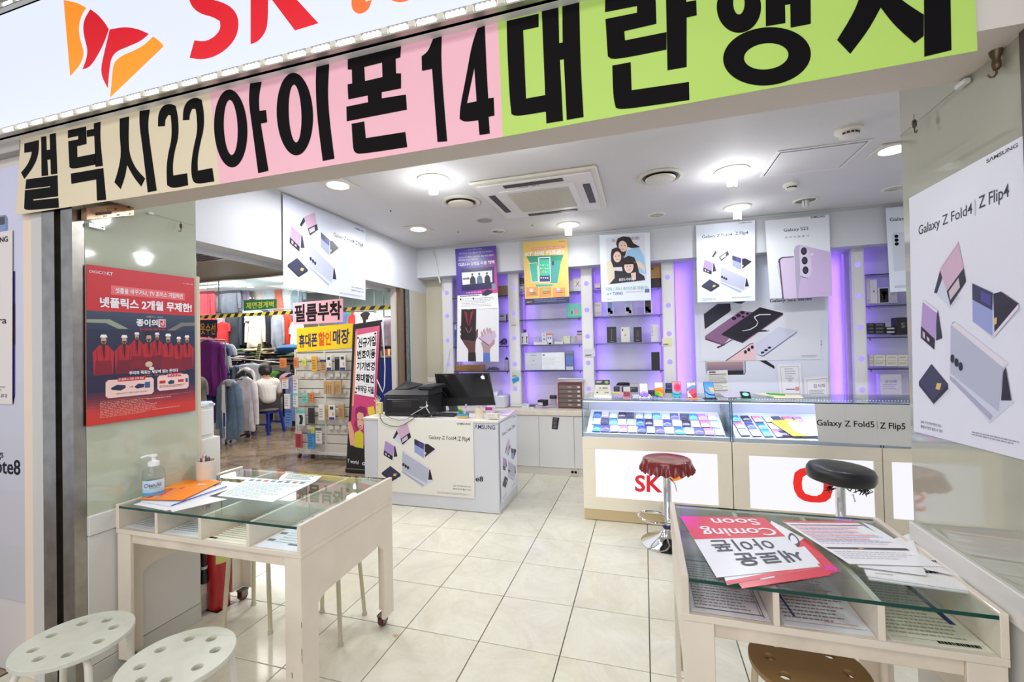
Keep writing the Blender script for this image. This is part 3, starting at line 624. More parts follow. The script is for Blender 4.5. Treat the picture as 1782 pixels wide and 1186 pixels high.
f = px_frame([(658, 726), (823, 731), (826, 867), (658, 853)], 'y', 1.556); t = poster('poster', 'wide foldable phones poster taped to the front of the cash desk', 'poster', f, mat((232, 230, 222), .35)); fold_landscape(t, f)
f = F((-.004, 1.60, .772), (-.004, 2.13, .772), (-.004, 2.10, .10), (-.004, 1.60, .085), (1, 0, 0)); t = poster('poster', 'foldable phones poster on the right side of the cash desk', 'poster', f, mat((228, 230, 242), .35)); fold_portrait(t, f)
f = px_frame([(492, 337), (636, 398), (636, 522), (493, 499)], 'x', -1.435, (1, 0, 0)); t = poster('poster', 'wide foldable phones poster hanging from the left bulkhead', 'poster', f, mat((216, 220, 234), .35)); fold_landscape(t, f)
f = px_frame([(1211, 392), (1314, 383), (1314, 523), (1214, 526)], 'y', 2.80); t = poster('poster', 'portrait foldable phones poster hanging before the display board', 'poster', f, mat((232, 238, 250), .35)); fold_portrait(t, f)
f = px_frame([(1582, 345), (1789, 231), (1789, 802), (1590, 750)], 'x', 2.055, (-1, 0, 0)); t = poster('poster', 'large foldable phones poster on the right glass column', 'poster', f, mat((226, 228, 242), .35)); fold_portrait(t, f)
# Galaxy S22 poster
f = px_frame([(1331, 384), (1443, 373), (1447, 515), (1340, 519)], 'y', 2.80); t = poster('poster', 'lilac phone camera close-up poster hanging right of the foldable phones poster', 'poster', f, mat((230, 234, 240), .35)); b = B()
S = lambda x, y: ((x-925)/760.0-.012*(y-70)/900, (y-70)/920.0); s_ = lambda p, m, k: pr_poly(b, f, p, m, k, S)
s_([(1045, 620), (1060, 560), (1100, 520), (1255, 515), (1280, 1000), (1105, 1000)], mat((214, 196, 226), .4), 1); s_([(1060, 560), (1075, 530), (1110, 512), (1255, 512), (1255, 524), (1112, 526), (1085, 550), (1108, 1000), (1092, 1000), (1070, 580)], mat((60, 48, 66), .4), 1.5)
s_([(1270, 440), (1290, 400), (1325, 383), (1700, 495), (1700, 985), (1290, 1000)], mat((204, 182, 220), .3), 2); s_([(1260, 440), (1280, 400), (1325, 383), (1320, 440), (1330, 750), (1285, 1000), (1270, 990)], mat((180, 170, 196), .3), 2.5)
s_([(1325, 440), (1345, 395), (1440, 470), (1465, 560), (1462, 720), (1420, 775), (1325, 745)], mat((212, 204, 226), .3), 3); s_([(1325, 745), (1420, 775), (1420, 780), (1325, 752)], INK, 3.2)
for cx, cy in ((1378, 462), (1384, 572), (1390, 682)): s_(ell(cx, cy, 36, 44, 22), mat((44, 40, 54), .2), 3.5); s_(ell(cx, cy, 22, 27, 18), mat((66, 62, 80), .2), 3.8)
s_(ell(1472, 505, 14, 16, 12), mat((236, 228, 236)), 3); b.build('printed_phone', None, t); b = B()
pr_text(b, f, 'SΛMSUNG', .72, .0, .93, .028, INKP, 1, .03); pr_text(b, f, 'Galaxy S22', .29, .125, .68, .175, INKP, 1, .02); pr_text(b, f, '보 라 의 봄 출 시', .30, .225, .68, .25, mat((90, 90, 96)), 2, 0); pr_lines(b, f, .80, .955, .97, .965, 1, mat((170, 160, 190)), 4); b.build('lettering', None, t)
f = px_frame([(1541, 362), (1580, 360), (1580, 508), (1549, 508)], 'y', 2.80); f = F(at(1541, 362, 'y', 2.8), at(1541, 362, 'y', 2.8)+Vector((.54, 0, 0)), at(1549, 508, 'y', 2.8)+Vector((.52, 0, 0)), at(1549, 508, 'y', 2.8))
t = poster('poster', 'white phone poster hanging half behind the right glass column', 'poster', f, mat((232, 238, 250), .35)); b = B(); pr_text(b, f, 'Galaxy S22', .05, .12, .45, .175, INKP, 1, .02)
pr_poly(b, f, [(.07, .33), (.1, .3), (.4, .3), (.4, .74), (.07, .76)], mat((214, 220, 232), .3), 1); [pr_poly(b, f, ell(.13, y, .03, .02, 14), INK, 1.5) for y in (.345, .39, .435)]; pr_lines(b, f, .07, .93, .4, .96, 2, mat((170, 170, 180)), 2); b.build('printed_phone', None, t)
# large S22 series picture and older poster behind it on the display board
f = px_frame([(1216, 527), (1430, 515), (1428, 625), (1220, 628)], 'y', 3.008); bx = F(at(1206, 470, 'y', 3.012), at(1442, 460, 'y', 3.012), at(1441, 688, 'y', 3.012), at(1213, 690, 'y', 3.012))
t = poster('poster', 'large older phone poster behind the others on the display board', 'poster', bx, mat((222, 226, 240), .4)); b = B(); V = lambda x, y: ((x/6.589+1195-1209)/233.0, (y/6.589+520-465)/224.0)
pr_poly(b, bx, [(180, 30), (190, 30), (215, 830), (230, 862), (680, 865), (695, 840), (695, 705), (685, 705), (684, 840), (672, 856), (232, 852), (222, 830)], mat((60, 56, 60)), 1, V)
v0, v1 = V(225, 712), V(670, 815); pr_grad(b, bx, v0[0], v0[1], v1[0], v1[1], (190, 150, 140), (126, 108, 140), 6, 1); v0, v1 = V(225, 815), V(670, 865); pr_rect(b, bx, v0[0], v0[1], v1[0], v1[1], BLACK, 1)
pr_poly(b, bx, [(855, 705), (935, 705), (1030, 770), (1033, 805)], BLACK, 1, V); b.build('printed_phone', None, t); b = B(); v0, v1 = V(1506, 482), V(1556, 558); pr_text(b, bx, 'e8', v0[0]-.035, v0[1], v1[0], v1[1], INK, 1, .02); b.build('lettering', None, t)
t = poster('poster', 'wide poster of purple, black, white and pink phones on the display board', 'poster', f, mat((226, 228, 236), .4)); b = B(); Q = lambda x, y: ((x/6.589+1195-1217)/211.0, (y/6.589+520-522)/105.5); q_ = lambda p, c, k, r=.3: pr_poly(b, f, p, mat(c, r), k, Q)
q_([(200, 140), (360, 35), (520, 38), (525, 120), (490, 150), (205, 330)], (34, 32, 54), 1); q_([(195, 130), (340, 35), (370, 35), (200, 150)], (224, 222, 232), 1.3); q_([(540, 22), (700, 22), (650, 48), (600, 42)], (40, 40, 66), 1)
q_([(205, 410), (640, 128), (780, 155), (430, 515), (420, 525), (210, 440)], (146, 104, 142), 1.6); q_([(205, 430), (420, 515), (545, 450), (540, 465), (425, 530), (207, 455)], (98, 62, 96), 1.8); q_([(340, 545), (430, 510), (445, 525), (355, 562)], (80, 60, 80), 1.9)
for x, y, r in ((560, 215, 28), (612, 185, 28), (660, 152, 26), (666, 202, 18), (716, 168, 18)): pr_poly(b, f, ell(x, y, r, r*.75, 16), mat((44, 30, 50), .2), 2, Q)
q_([(405, 392), (860, 100), (1120, 180), (1118, 192), (660, 495), (652, 503), (410, 405)], (34, 32, 46), 2.2); q_([(410, 400), (655, 498), (1120, 190), (1120, 205), (655, 510), (405, 415)], (150, 110, 140), 2.1)
sn = [(650, 362), (740, 348), (810, 310), (832, 270), (800, 232), (790, 205), (850, 180), (980, 185)]; q_(sn+[(980, 193), (860, 190), (805, 210), (812, 232), (840, 272), (820, 316), (750, 356), (655, 370)], (236, 232, 240), 2.6)
q_([(530, 375), (820, 360), (950, 365), (965, 372), (950, 382), (820, 382), (530, 385)], (40, 34, 44), 2.8); q_([(930, 364), (962, 364), (965, 378), (932, 380)], (180, 170, 180), 3)
q_([(805, 640), (800, 520), (1070, 332), (1278, 385), (1278, 400), (905, 655), (880, 665)], (212, 214, 234), 1.3); q_([(805, 635), (885, 655), (905, 645), (1278, 390), (1278, 402), (910, 660), (880, 668)], (110, 112, 150), 1.5)
for x, y in ((885, 620), (925, 594), (965, 566)): pr_poly(b, f, ell(x, y, 22, 13, 14, -.2), mat((40, 38, 70), .2), 1.8, Q)
q_([(450, 708), (750, 515), (790, 515), (812, 700), (806, 706)], (238, 200, 206), 1.4); q_([(440, 708), (745, 512), (780, 506), (782, 514), (750, 520), (462, 708)], (90, 70, 80), 1.5)
for x, y in ((686, 610), (726, 584), (766, 556)): pr_poly(b, f, ell(x, y, 18, 22, 14), mat((50, 40, 60), .2), 1.8, Q)
b.build('printed_phones', None, t); b = B(); v0, v1 = Q(970, 0), Q(1430, 45); pr_text(b, f, 'Galaxy S22 Series', v0[0], .0-.0, v1[0], .072, INKP, 3, .02); pr_lines(b, f, .85, .93, .985, .97, 2, mat((160, 160, 170)), 2); b.build('lettering', None, t)
# two certificates and a wall calendar
f = px_frame([(1352, 633), (1394, 632), (1397, 690), (1357, 690)], 'y', 3.004); t = poster('certificate', 'white certificate with a red seal standing left on the display board', 'certificate', f, PAPER); b = B(); fr = mat((196, 186, 192))
for q in ((.12, .08, .9, .1), (.12, .9, .9, .92), (.12, .08, .14, .92), (.88, .08, .9, .92)): pr_rect(b, f, *q, fr, 1)
pr_lines(b, f, .3, .15, .75, .5, 5, mat((150, 150, 160)), 1, 5, .3); pr_poly(b, f, ell(.5, .48, .09, .08), mat((216, 204, 210)), 1.5); pr_rect(b, f, .7, .7, .86, .82, mat((232, 140, 140)), 1.5); pr_rect(b, f, .3, .76, .68, .785, INK, 1.5); b.build('print', None, t)
f = px_frame([(1399, 657), (1441, 653), (1442, 690), (1401, 690)], 'y', 3.002); t = poster('certificate', 'white certificate in an ornate border leaning lower right on the display board', 'certificate', f, PAPER); b = B()
for q in ((.1, .12, .95, .15), (.1, .12, .12, 1), (.93, .12, .95, 1)): pr_rect(b, f, *q, fr, 1)
pr_text(b, f, '감사패', .38, .36, .86, .56, mat((120, 118, 130)), 2, .02); pr_lines(b, f, .2, .66, .86, .9, 3, mat((170, 170, 180)), 2); b.build('print', None, t)
f = px_frame([(1230, 645), (1266, 643), (1270, 690), (1232, 690)], 'y', 3.006); t = poster('calendar', 'white wall calendar with dark month bars on the display board', 'calendar', f, mat((232, 230, 222), .5)); b = B(); pr_lines(b, f, .1, .03, .45, .1, 1, INKP, 2, 3, .9)
for v in (.14, .44, .74): pr_rect(b, f, .08, v, .94, v+.025, mat((70, 60, 66)), 1); pr_lines(b, f, .1, v+.06, .95, v+.28, 4, mat((170, 166, 166)), 1, int(v*10), .5)
b.build('print', None, t)
# ============================================================ POSTERS ALONG THE BACK WALL
WT_ = mat((240, 240, 246), .5); SKIN = mat((232, 196, 176), .5); HAIR = mat((38, 30, 32), .5)
# purple TV poster with the white note below it
f = px_frame([(792, 433), (863, 427), (866, 509), (796, 514)], 'y', 2.80); t = poster('poster', 'purple and magenta television offer poster at the left of the back wall', 'poster', f, mat((80, 56, 160), .3)); b = B()
for i in range(7):
    for j in range(6):
        u, v = i/7, j/6; k = max(0, (u+v)-.75)*1.1; pr_rect(b, f, u, v, u+1/7, v+1/6, mat((int(74+150*k), int(56-6*k), int(158-20*k)), .3), 1)
T_ = lambda x, y: ((x-92)/528.0, (y-95+(x-92)*.09)/600.0)
def tr(x0, y0, x1, y1, m, k): a, c = T_(x0, y0), T_(x1, y1); pr_rect(b, f, a[0], a[1], c[0], c[1], m, k)
def tt(s, x0, y0, x1, y1, m, k=3, bo=.02): a, c = T_(x0, y0), T_(x1, y1); pr_text(b, f, s, a[0], a[1], c[0], c[1], m, k, bo)
pr_poly(b, f, [(.13, .44), (.93, .44), (.93, .90), (.11, .92)], mat((40, 34, 84), .3), 2); pr_poly(b, f, [(.14, .52), (.885, .52), (.885, .77), (.145, .78)], WT_, 2.5)
for u in (.40, .57, .76): pr_poly(b, f, ell(u, .575, .022, .03, 12), mat((70, 56, 60)), 3); pr_poly(b, f, [(u-.07, .775), (u-.06, .66), (u-.02, .61), (u+.03, .61), (u+.07, .66), (u+.08, .775)], mat((46, 42, 56) if u != .57 else (96, 112, 136)), 3)
b.build('printed_picture', None, t); b = B()
pr_text(b, f, 'KT 지니 TV', .33, .03, .66, .055, WT_, 3, .01); pr_text(b, f, '지니TV로 디즈니플러스 즐기고 혜택받자', .10, .10, .92, .125, WT_, 3, .01)
pr_text(b, f, '디즈니+ TV 올레tv 요금제에 가입 하고 콘텐츠', .07, .18, .94, .215, WT_, 3, .02); pr_text(b, f, '혜택 받아가세요 지금바로', .07, .235, .55, .27, WT_, 3, .02); pr_text(b, f, '디즈니+ 2개월 이용 혜택', .07, .305, .95, .385, WT_, 3, .06)
pr_lines(b, f, .16, .63, .34, .68, 1, mat((70, 60, 50)), 3, 3, .9); pr_text(b, f, 'TV로 즐기자 혜택', .22, .945, .60, .975, WT_, 3, .02); b.build('lettering', None, t)
b = B(); b.use(mat((150, 160, 190), .3)); pr_poly(b, f, [(.86, .80), (.96, .80), (.97, .93), (.87, .94)], mat((130, 140, 170), .3), 3); pr_poly(b, f, [(.62, .99), (.75, .91), (.88, .95), (.87, 1.0), (.72, 1.05), (.62, 1.03)], mat((40, 44, 66), .3), 3); b.build('printed_box', None, t)
f = px_frame([(796, 513.5), (866, 508), (868, 536), (796, 538)], 'y', 2.802); t = poster('note_sheet', 'white small-print sheet hanging under the purple poster', 'paper', f, PAPER); b = B(); pr_lines(b, f, .06, .08, .6, .2, 1, INK, 1, 3); pr_lines(b, f, .1, .28, .95, .9, 6, mat((130, 130, 140)), 1, 8, .3)
for u in (.08, .4): pr_poly(b, f, ell(u, .3, .018, .08, 10), INK, 1.5)
b.build('lettering', None, t)
# two hands poster
f = px_frame([(796, 532), (868, 529), (868, 629), (795, 629)], 'y', 2.806); t = poster('poster', 'white poster of two hands holding foldable phones', 'poster', f, mat((226, 226, 230), .4)); b = B(); b_ = b
H = lambda x, y: ((x-108)/545.0, (y+207)/722.0); h_ = lambda p, c, k: pr_poly(b_, f, p, mat(c, .4), k, H)
h_([(258, 395), (355, 395), (362, 512), (258, 512)], (38, 32, 34), 1.5); h_([(160, 215), (360, 225), (352, 300), (350, 395), (262, 395), (250, 350), (205, 290)], (96, 60, 58), 1.2)
h_([(355, 130), (375, 95), (386, 105), (383, 200), (358, 240)], (104, 66, 62), 1.2)
for y in (70, 130, 190): h_([(148, y-15), (170, y-20), (178, y+25), (152, y+20)], (104, 66, 62), 1.2)
h_([(162, -170), (262, -155), (362, -168), (356, 252), (160, 228)], (30, 24, 30), 2); h_([(200, -140), (235, -120), (262, 60), (240, 20)], (150, 30, 46), 2.4); h_([(325, -140), (290, -120), (268, 60), (285, 20)], (150, 30, 46), 2.4)
h_([(215, 60), (262, 140), (255, 145), (222, 90)], (170, 90, 100), 2.5); h_([(305, 60), (268, 140), (275, 145), (300, 90)], (170, 90, 100), 2.5)
h_([(455, 402), (540, 402), (545, 515), (455, 515)], (88, 116, 190), 1.5); h_([(455, 402), (448, 345), (425, 280), (470, 190), (560, 190), (605, 240), (600, 290), (545, 350), (540, 402)], (176, 138, 150), 1.6)
h_([(392, 205), (480, 160), (600, 120), (625, 195), (530, 305)], (196, 176, 200), 2); h_([(392, 205), (530, 305), (530, 318), (392, 216)], (84, 70, 96), 2.2)
for x, y, r in ((440, 165, .4), (470, 135, .5), (510, 120, .5), (545, 125, .6)): pr_poly(b, f, ell(H(x, y)[0], H(x, y)[1], .028, .055, 12, -.4), mat((184, 146, 158), .5), 2.6)
pr_text(b, f, 'Galaxy Z Fold4 | Z Flip4', .08, .045, .95, .075, INKP, 2, .02); b.build('printed_picture', None, t)
# yellow kids phone poster (its cartoon mascots are left out)
f = px_frame([(910, 421), (987, 415), (991, 527), (914, 531)], 'y', 2.80); t = poster('poster', 'yellow and teal kids phone poster with three phones, hanging from the back ceiling', 'poster', f, mat((232, 196, 108), .35)); b = B()
K = lambda x, y: ((x-110-(y-150)*.03)/555.0, (y-150+(x-110)*.08)/770.0); k_ = lambda p, c, k: pr_poly(b, f, p, mat(c, .35), k, K)
k_([(150, 320), (620, 300), (580, 400), (520, 440), (300, 440), (200, 400)], (58, 150, 118), 1); pr_rect(b, f, .19, .10, .95, .145, mat((236, 150, 110)), 1)
k_([(185, 405), (290, 395), (310, 630), (220, 640)], (240, 238, 230), 1.5); k_([(190, 412), (285, 402), (300, 622), (226, 632)], (70, 186, 160), 1.7); k_([(465, 380), (590, 365), (540, 640), (450, 640)], (70, 160, 150), 1.5); k_([(475, 380), (500, 378), (498, 425), (474, 430)], (60, 70, 90), 1.8)
k_([(302, 335), (455, 325), (458, 630), (312, 640)], (240, 240, 240), 2); k_([(315, 345), (445, 338), (450, 622), (320, 628)], (56, 60, 110), 2.2); k_([(318, 355), (444, 350), (446, 550), (320, 556)], (66, 196, 158), 2.4)
for i in range(12): x, y = 335+(i % 4)*29, 425+(i//4)*42; k_(ell(x, y, 8, 8, 8), [(240, 220, 120), (250, 250, 250), (230, 150, 120)][i % 3], 2.6)
for i in range(4): k_(ell(338+i*28, 580, 9, 9, 8), (240, 240, 250), 2.6)
for i in range(3): x = 145+i*170; k_([(x, 700), (x+150, 690), (x+150, 800), (x, 815)], (228, 156, 92), 1.2); k_(ell(x+68, 735-i*6, 26, 26, 14), [(220, 220, 220), (150, 200, 120), (190, 200, 220)][i], 1.6); pr_lines(b, f, K(x+20, 0)[0], .80, K(x+130, 0)[0], .85, 2, mat((120, 70, 40)), 2, i, .4)
pr_rect(b, f, .0, .90, 1, 1, mat((40, 50, 92), .35), 1.2); k_([(265, 660), (490, 655), (480, 675), (280, 690)], (70, 180, 160), 1.5); b.build('printed_picture', None, t); b = B()
pr_text(b, f, 'KT 신비 키즈폰3', .05, .16, .93, .235, WT_, 4, .07); pr_text(b, f, '안전하게 아이를 지켜주는 키즈폰', .20, .11, .86, .135, WT_, 4, .01); pr_text(b, f, 'DIGICO KT', .04, .94, .16, .965, mat((240, 190, 80)), 4, .02); pr_lines(b, f, .22, .915, .95, .975, 3, mat((150, 156, 186)), 3, 4, .3); pr_text(b, f, 'DIGICO KT', .82, .03, .95, .045, INK, 4, .02); b.build('lettering', None, t)
# three women poster
f = px_frame([(1043, 409), (1131, 404), (1133, 522), (1047, 525)], 'y', 2.80); t = poster('poster', 'poster of three long-haired women hanging from the back ceiling', 'poster', f, mat((232, 240, 248), .35)); b = B()
G = lambda x, y: ((x-128)/608.0, (y-120)/812.0); g_ = lambda p, c, k: pr_poly(b, f, p, mat(c, .4), k, G)
g_([(205, 160), (670, 130), (690, 700), (215, 725)], (224, 226, 236), 1)
g_([(215, 450), (290, 430), (320, 540), (310, 700), (220, 715), (205, 560)], (226, 218, 190), 1.4); g_([(470, 320), (600, 285), (660, 400), (690, 620), (600, 600), (520, 450), (440, 400)], (156, 200, 236), 1.5)
g_([(330, 230), (355, 170), (420, 150), (500, 165), (540, 240), (620, 290), (520, 300), (470, 280), (430, 400), (380, 360), (350, 310)], (44, 32, 34), 1.8); g_(ell(412, 270, 52, 68, 20, -.25), (236, 204, 190), 2)
g_([(262, 360), (275, 300), (330, 280), (380, 300), (420, 400), (400, 520), (290, 520), (262, 440)], (44, 34, 36), 2.2); g_(ell(340, 395, 48, 66, 20), (238, 206, 190), 2.4)
g_([(300, 560), (400, 570), (560, 570), (660, 640), (670, 690), (230, 722), (300, 650)], (40, 38, 52), 2.4); g_([(395, 500), (420, 410), (480, 388), (545, 410), (580, 500), (600, 600), (540, 600), (400, 590)], (40, 30, 34), 2.6); g_(ell(478, 520, 56, 78, 20), (238, 208, 194), 2.8); g_([(425, 440), (535, 435), (540, 490), (425, 492)], (40, 30, 34), 3)
g_([(540, 465), (610, 460), (665, 520), (670, 600), (640, 560), (570, 510)], (238, 208, 192), 2.6); g_([(500, 600), (560, 590), (560, 680), (510, 680)], (236, 204, 190), 3)
for cx, cy, s_k in ((412, 262, 2.6), (340, 385, 2.8), (478, 515, 3.2)):
    for dx in (-20, 20): g_(ell(cx+dx, cy, 9, 5, 8), (50, 36, 36), s_k)
    g_(ell(cx, cy+42, 15, 5, 8), (200, 96, 100), s_k)
b.build('printed_picture', None, t); b = B(); tl = mat((120, 186, 190), .5)
pr_text(b, f, '우리는 오늘부터', .25, .07, .42, .12, INKP, 4, 0); pr_text(b, f, '쇼로 나왔다', .62, .05, .79, .10, INKP, 4, 0); pr_text(b, f, '티빙 / 지니 초이스로 마음껏!', .10, .785, .95, .84, tl, 4, .02); pr_text(b, f, '술꾼도시여자들', .37, .655, .68, .70, WT_, 5, .03)
pr_text(b, f, 'v × TVING', .12, .86, .44, .905, mat((110, 120, 190)), 4, .02); pr_lines(b, f, .5, .86, .86, .89, 1, mat((220, 200, 210)), 3); pr_rect(b, f, .88, .83, .97, .885, mat((100, 112, 170)), 3); pr_text(b, f, 'DIGICO KT', .11, .955, .22, .97, mat((190, 170, 110)), 3, .02); b.build('lettering', None, t)
# ============================================================ RED POSTER ON THE LEFT COLUMN
f = px_frame([(150.4, 459.5), (338, 484), (340, 714), (150.4, 742)], 'x', -1.108, (1, 0, 0)); t = poster('poster', 'big red poster of a crew in red overalls on the left column', 'poster', f, mat((204, 52, 60), .35)); b = B()
pr_grad(b, f, 0, 0, 1, .285, (206, 58, 66), (204, 44, 54), 4, 1, coat=.3); pr_grad(b, f, 0, .285, 1, .40, (60, 76, 96), (40, 50, 78), 4, 1, coat=.3); pr_grad(b, f, 0, .40, 1, .80, (36, 44, 72), (34, 28, 62), 4, 1, coat=.3); pr_grad(b, f, 0, .80, 1, .92, (60, 30, 62), (196, 48, 46), 6, 1, coat=.3); pr_rect(b, f, 0, .92, 1, 1, mat((206, 56, 46), .4), 1)
pr_poly(b, f, [(0, .34), (.18, .335), (.34, .395), (.25, .395), (.15, .36), (0, .36)], mat((150, 160, 140), .4), 1.3); pr_poly(b, f, [(1, .335), (.85, .34), (.70, .40), (.78, .40), (.87, .365), (1, .36)], mat((120, 116, 110), .4), 1.3)
pr_poly(b, f, [(.19, .115), (.89, .12), (.89, .175), (.19, .175)], mat((232, 110, 112), .4), 2)
for u, v, s, hat in ((.13, .47, 1.0, 1), (.30, .47, .95, 1), (.41, .445, .8, 1), (.52, .455, 1.1, 0), (.60, .445, .8, 1), (.71, .46, 1.05, 1), (.82, .475, .85, 1), (.91, .465, .9, 1)):
    red = mat((176+int(30*((u*10) % 1)), 34, 46), .5); pr_poly(b, f, [(u-.085*s, v+.075*s), (u-.03*s, v+.03*s), (u+.03*s, v+.03*s), (u+.085*s, v+.075*s), (u+.075*s, v+.22), (u-.075*s, v+.22)], red, 1.6+u*.8)
    dk_ = mat((112+int(20*((u*7) % 1)), 22, 42), .5); pr_poly(b, f, [(u-.062*s, v+.13), (u+.062*s, v+.13), (u+.072*s, v+.22), (u-.072*s, v+.22)], dk_, 1.9+u*.8)
    for sg9 in (-1, 1): pr_poly(b, f, [(u+sg9*.052*s, v+.06*s), (u+sg9*.058*s, v+.06*s), (u+sg9*.05*s, v+.15), (u+sg9*.042*s, v+.15)], dk_, 2.2+u*.8); pr_poly(b, f, [(u+sg9*.02*s, v+.05*s), (u+sg9*.026*s, v+.05*s), (u+sg9*.012*s, v+.12)], dk_, 2.2+u*.8)
    pr_poly(b, f, [(u-.012, v+.03*s), (u+.012, v+.03*s), (u+.005, v+.13)], mat((60, 16, 30), .5), 3.2); pr_poly(b, f, ell(u, v, .022*s, .026*s, 14), mat((196, 160, 136), .5), 3); pr_poly(b, f, [(u-.02*s, v+.005), (u+.02*s, v+.005), (u, v+.028*s)], mat((70, 50, 46), .5), 3.2)
    pr_poly(b, f, [(u-.03*s, v-.018*s), (u-.02*s, v-.036*s), (u+.02*s, v-.036*s), (u+.03*s, v-.018*s)], WT_ if hat else mat((36, 30, 32)), 3.4)
pr_poly(b, f, ell(.52, .635, .035, .02, 12), mat((214, 186, 160)), 3.2); pr_poly(b, f, ell(.545, .665, .025, .012, 12), mat((220, 216, 214)), 3.2)
for x0, y0, x1, y1 in ((.145, .725, .565, .84), (.60, .718, .925, .825)):
    pr_poly(b, f, [(x0+.02, y0), (x1-.02, y0), (x1, y0+.015), (x1, y1-.015), (x1-.02, y1), (x0+.02, y1), (x0, y1-.015), (x0, y0+.015)], mat((240, 204, 196), .5), 2.5); pr_rect(b, f, x0+.1, y0-.012, x1-.08, y0+.014, mat((200, 40, 50)), 3)
pr_poly(b, f, [(.19, .775), (.24, .758), (.31, .765), (.31, .783), (.27, .798), (.19, .788)], mat((34, 42, 74)), 3); pr_poly(b, f, [(.385, .782), (.42, .762), (.48, .768), (.47, .79), (.41, .795)], mat((34, 46, 80)), 3); pr_poly(b, f, [(.48, .755), (.53, .755), (.53, .795), (.48, .795)], mat((60, 90, 140)), 3.2); pr_poly(b, f, [(.345, .777), (.365, .777), (.365, .772), (.376, .779), (.365, .786), (.365, .781), (.345, .781)], mat((150, 40, 40)), 3.2)
for u in (.62, .81): pr_rect(b, f, u, .755, u+.06, .775, mat((190, 40, 50)), 3)
pr_poly(b, f, [(.70, .772), (.73, .755), (.77, .76), (.77, .782), (.72, .785)], mat((34, 60, 96)), 3); pr_rect(b, f, .89, .75, .915, .78, mat((50, 84, 130)), 3); b.build('printed_picture', None, t); b = B()
pr_text(b, f, 'DIGICO', .02, .033, .145, .05, WT_, 4, .0); pr_text(b, f, 'KT', .155, .032, .205, .052, WT_, 4, .04); pr_text(b, f, '셋톱을 바꾸거나, TV 초이스 가입하면', .225, .128, .865, .166, WT_, 4, .04); pr_text(b, f, '넷플릭스 2개월 무제한!', .10, .195, .965, .262, WT_, 4, .07)
pr_text(b, f, '종이의', .405, .325, .605, .375, WT_, 4, .07); pr_rect(b, f, .612, .322, .685, .378, WT_, 4); pr_text(b, f, '집', .617, .327, .68, .374, mat((206, 30, 50)), 5, .06); pr_text(b, f, '공동경제구역', .43, .388, .68, .402, mat((220, 40, 50)), 4, .04); pr_text(b, f, '넷플릭스 시리즈', .50, .302, .66, .314, mat((190, 190, 196)), 4, .0)
pr_text(b, f, '우리의 목표는 세상에 없는 돈이다', .34, .675, .81, .70, WT_, 4, .05); pr_text(b, f, '넷플릭스 · 콘텐츠시리즈', .48, .707, .68, .718, mat((220, 120, 120)), 4, .0)
pr_text(b, f, '① 올레 tv 기존 고객 대상', .25, .718, .47, .733, WT_, 4, .03); pr_text(b, f, '② 올레 tv 신규 고객 대상', .69, .711, .86, .726, WT_, 4, .03); pr_text(b, f, '셋톱박스를 바꾸고 넷플릭스 요금제 가입 시 혜택', .23, .812, .50, .822, mat((90, 50, 50)), 4, 0); pr_lines(b, f, .62, .79, .90, .808, 2, mat((120, 60, 60)), 3)
pr_rect(b, f, .1, .855, .97, .857, mat((200, 120, 130)), 3); pr_lines(b, f, .1, .865, .60, .965, 10, mat((228, 150, 140)), 3, 9, .4); pr_lines(b, f, .5, .868, .85, .875, 1, mat((228, 150, 140)), 3, 2, 1); pr_lines(b, f, .55, .945, .85, .951, 1, mat((228, 150, 140)), 3, 4, 1); pr_text(b, f, 'KT 고객센터 100번', .87, .045, .98, .053, WT_, 4, 0)
b.build('lettering', None, t)
# posters on the shop-front wall at far left
f = F(at(53, 282, 'y', -.746)+Vector((-1.1, 0, 0)), at(53, 282, 'y', -.746), at(53, 1050, 'y', -.746), at(53, 1050, 'y', -.746)+Vector((-1.1, 0, 0))); t = poster('poster', 'tall pale lavender phone poster on the wall at the far left edge', 'poster', f, mat((210, 206, 220), .3)); b = B(); wv = lambda y: (y-282)/768.0
pr_grad(b, f, 0, 0, 1, 1, (204, 206, 232), (188, 186, 190), 8, 1); uu = lambda x: 1-(at(53, 700, 'y', -.746).x-at(x, 700, 'y', -.746).x)/1.1
pr_rect(b, f, uu(21.5), wv(470), uu(27), wv(690), mat((66, 44, 130), .3), 2); pr_poly(b, f, [(uu(21.5), wv(690)), (uu(27), wv(690)), (uu(24), wv(706))], mat((40, 36, 90)), 2)
pr_rect(b, f, uu(21), wv(528), uu(27.3), wv(600), mat((48, 26, 66), .3), 2.3); pr_poly(b, f, [(uu(-60), wv(367)), (uu(10), wv(367)), (uu(14), wv(374)), (uu(15), wv(700)), (uu(-60), wv(700))], mat((120, 130, 160), .3), 1.5); pr_rect(b, f, uu(-60), wv(370), uu(11), wv(700), mat((110, 140, 190), .2), 2); pr_rect(b, f, uu(-60), wv(370), uu(9), wv(384), mat((44, 38, 40), .2), 2.3); b.build('printed_phone', None, t); b = B()
pr_text(b, f, 'Galaxy Note8', uu(-92), wv(803), uu(36), wv(838), INK, 3, .03); pr_text(b, f, 'Do bigger things', uu(-70), wv(788), uu(6.5), wv(806), INK, 3, .01); b.build('lettering', None, t)
f = F(at(21.5, 400, 'y', -.752)+Vector((-.6, 0, 0)), at(21.5, 400, 'y', -.752), at(21, 703, 'y', -.752), at(21, 703, 'y', -.752)+Vector((-.6, 0, 0))); t = poster('poster', 'cream phone poster pinned over the lavender one at the far left edge', 'poster', f, mat((220, 212, 206), .4)); b = B(); w2 = lambda y: (y-400)/303.0; u2 = lambda x: 1-(at(21.5, 550, 'y', -.752).x-at(x, 550, 'y', -.752).x)/.6
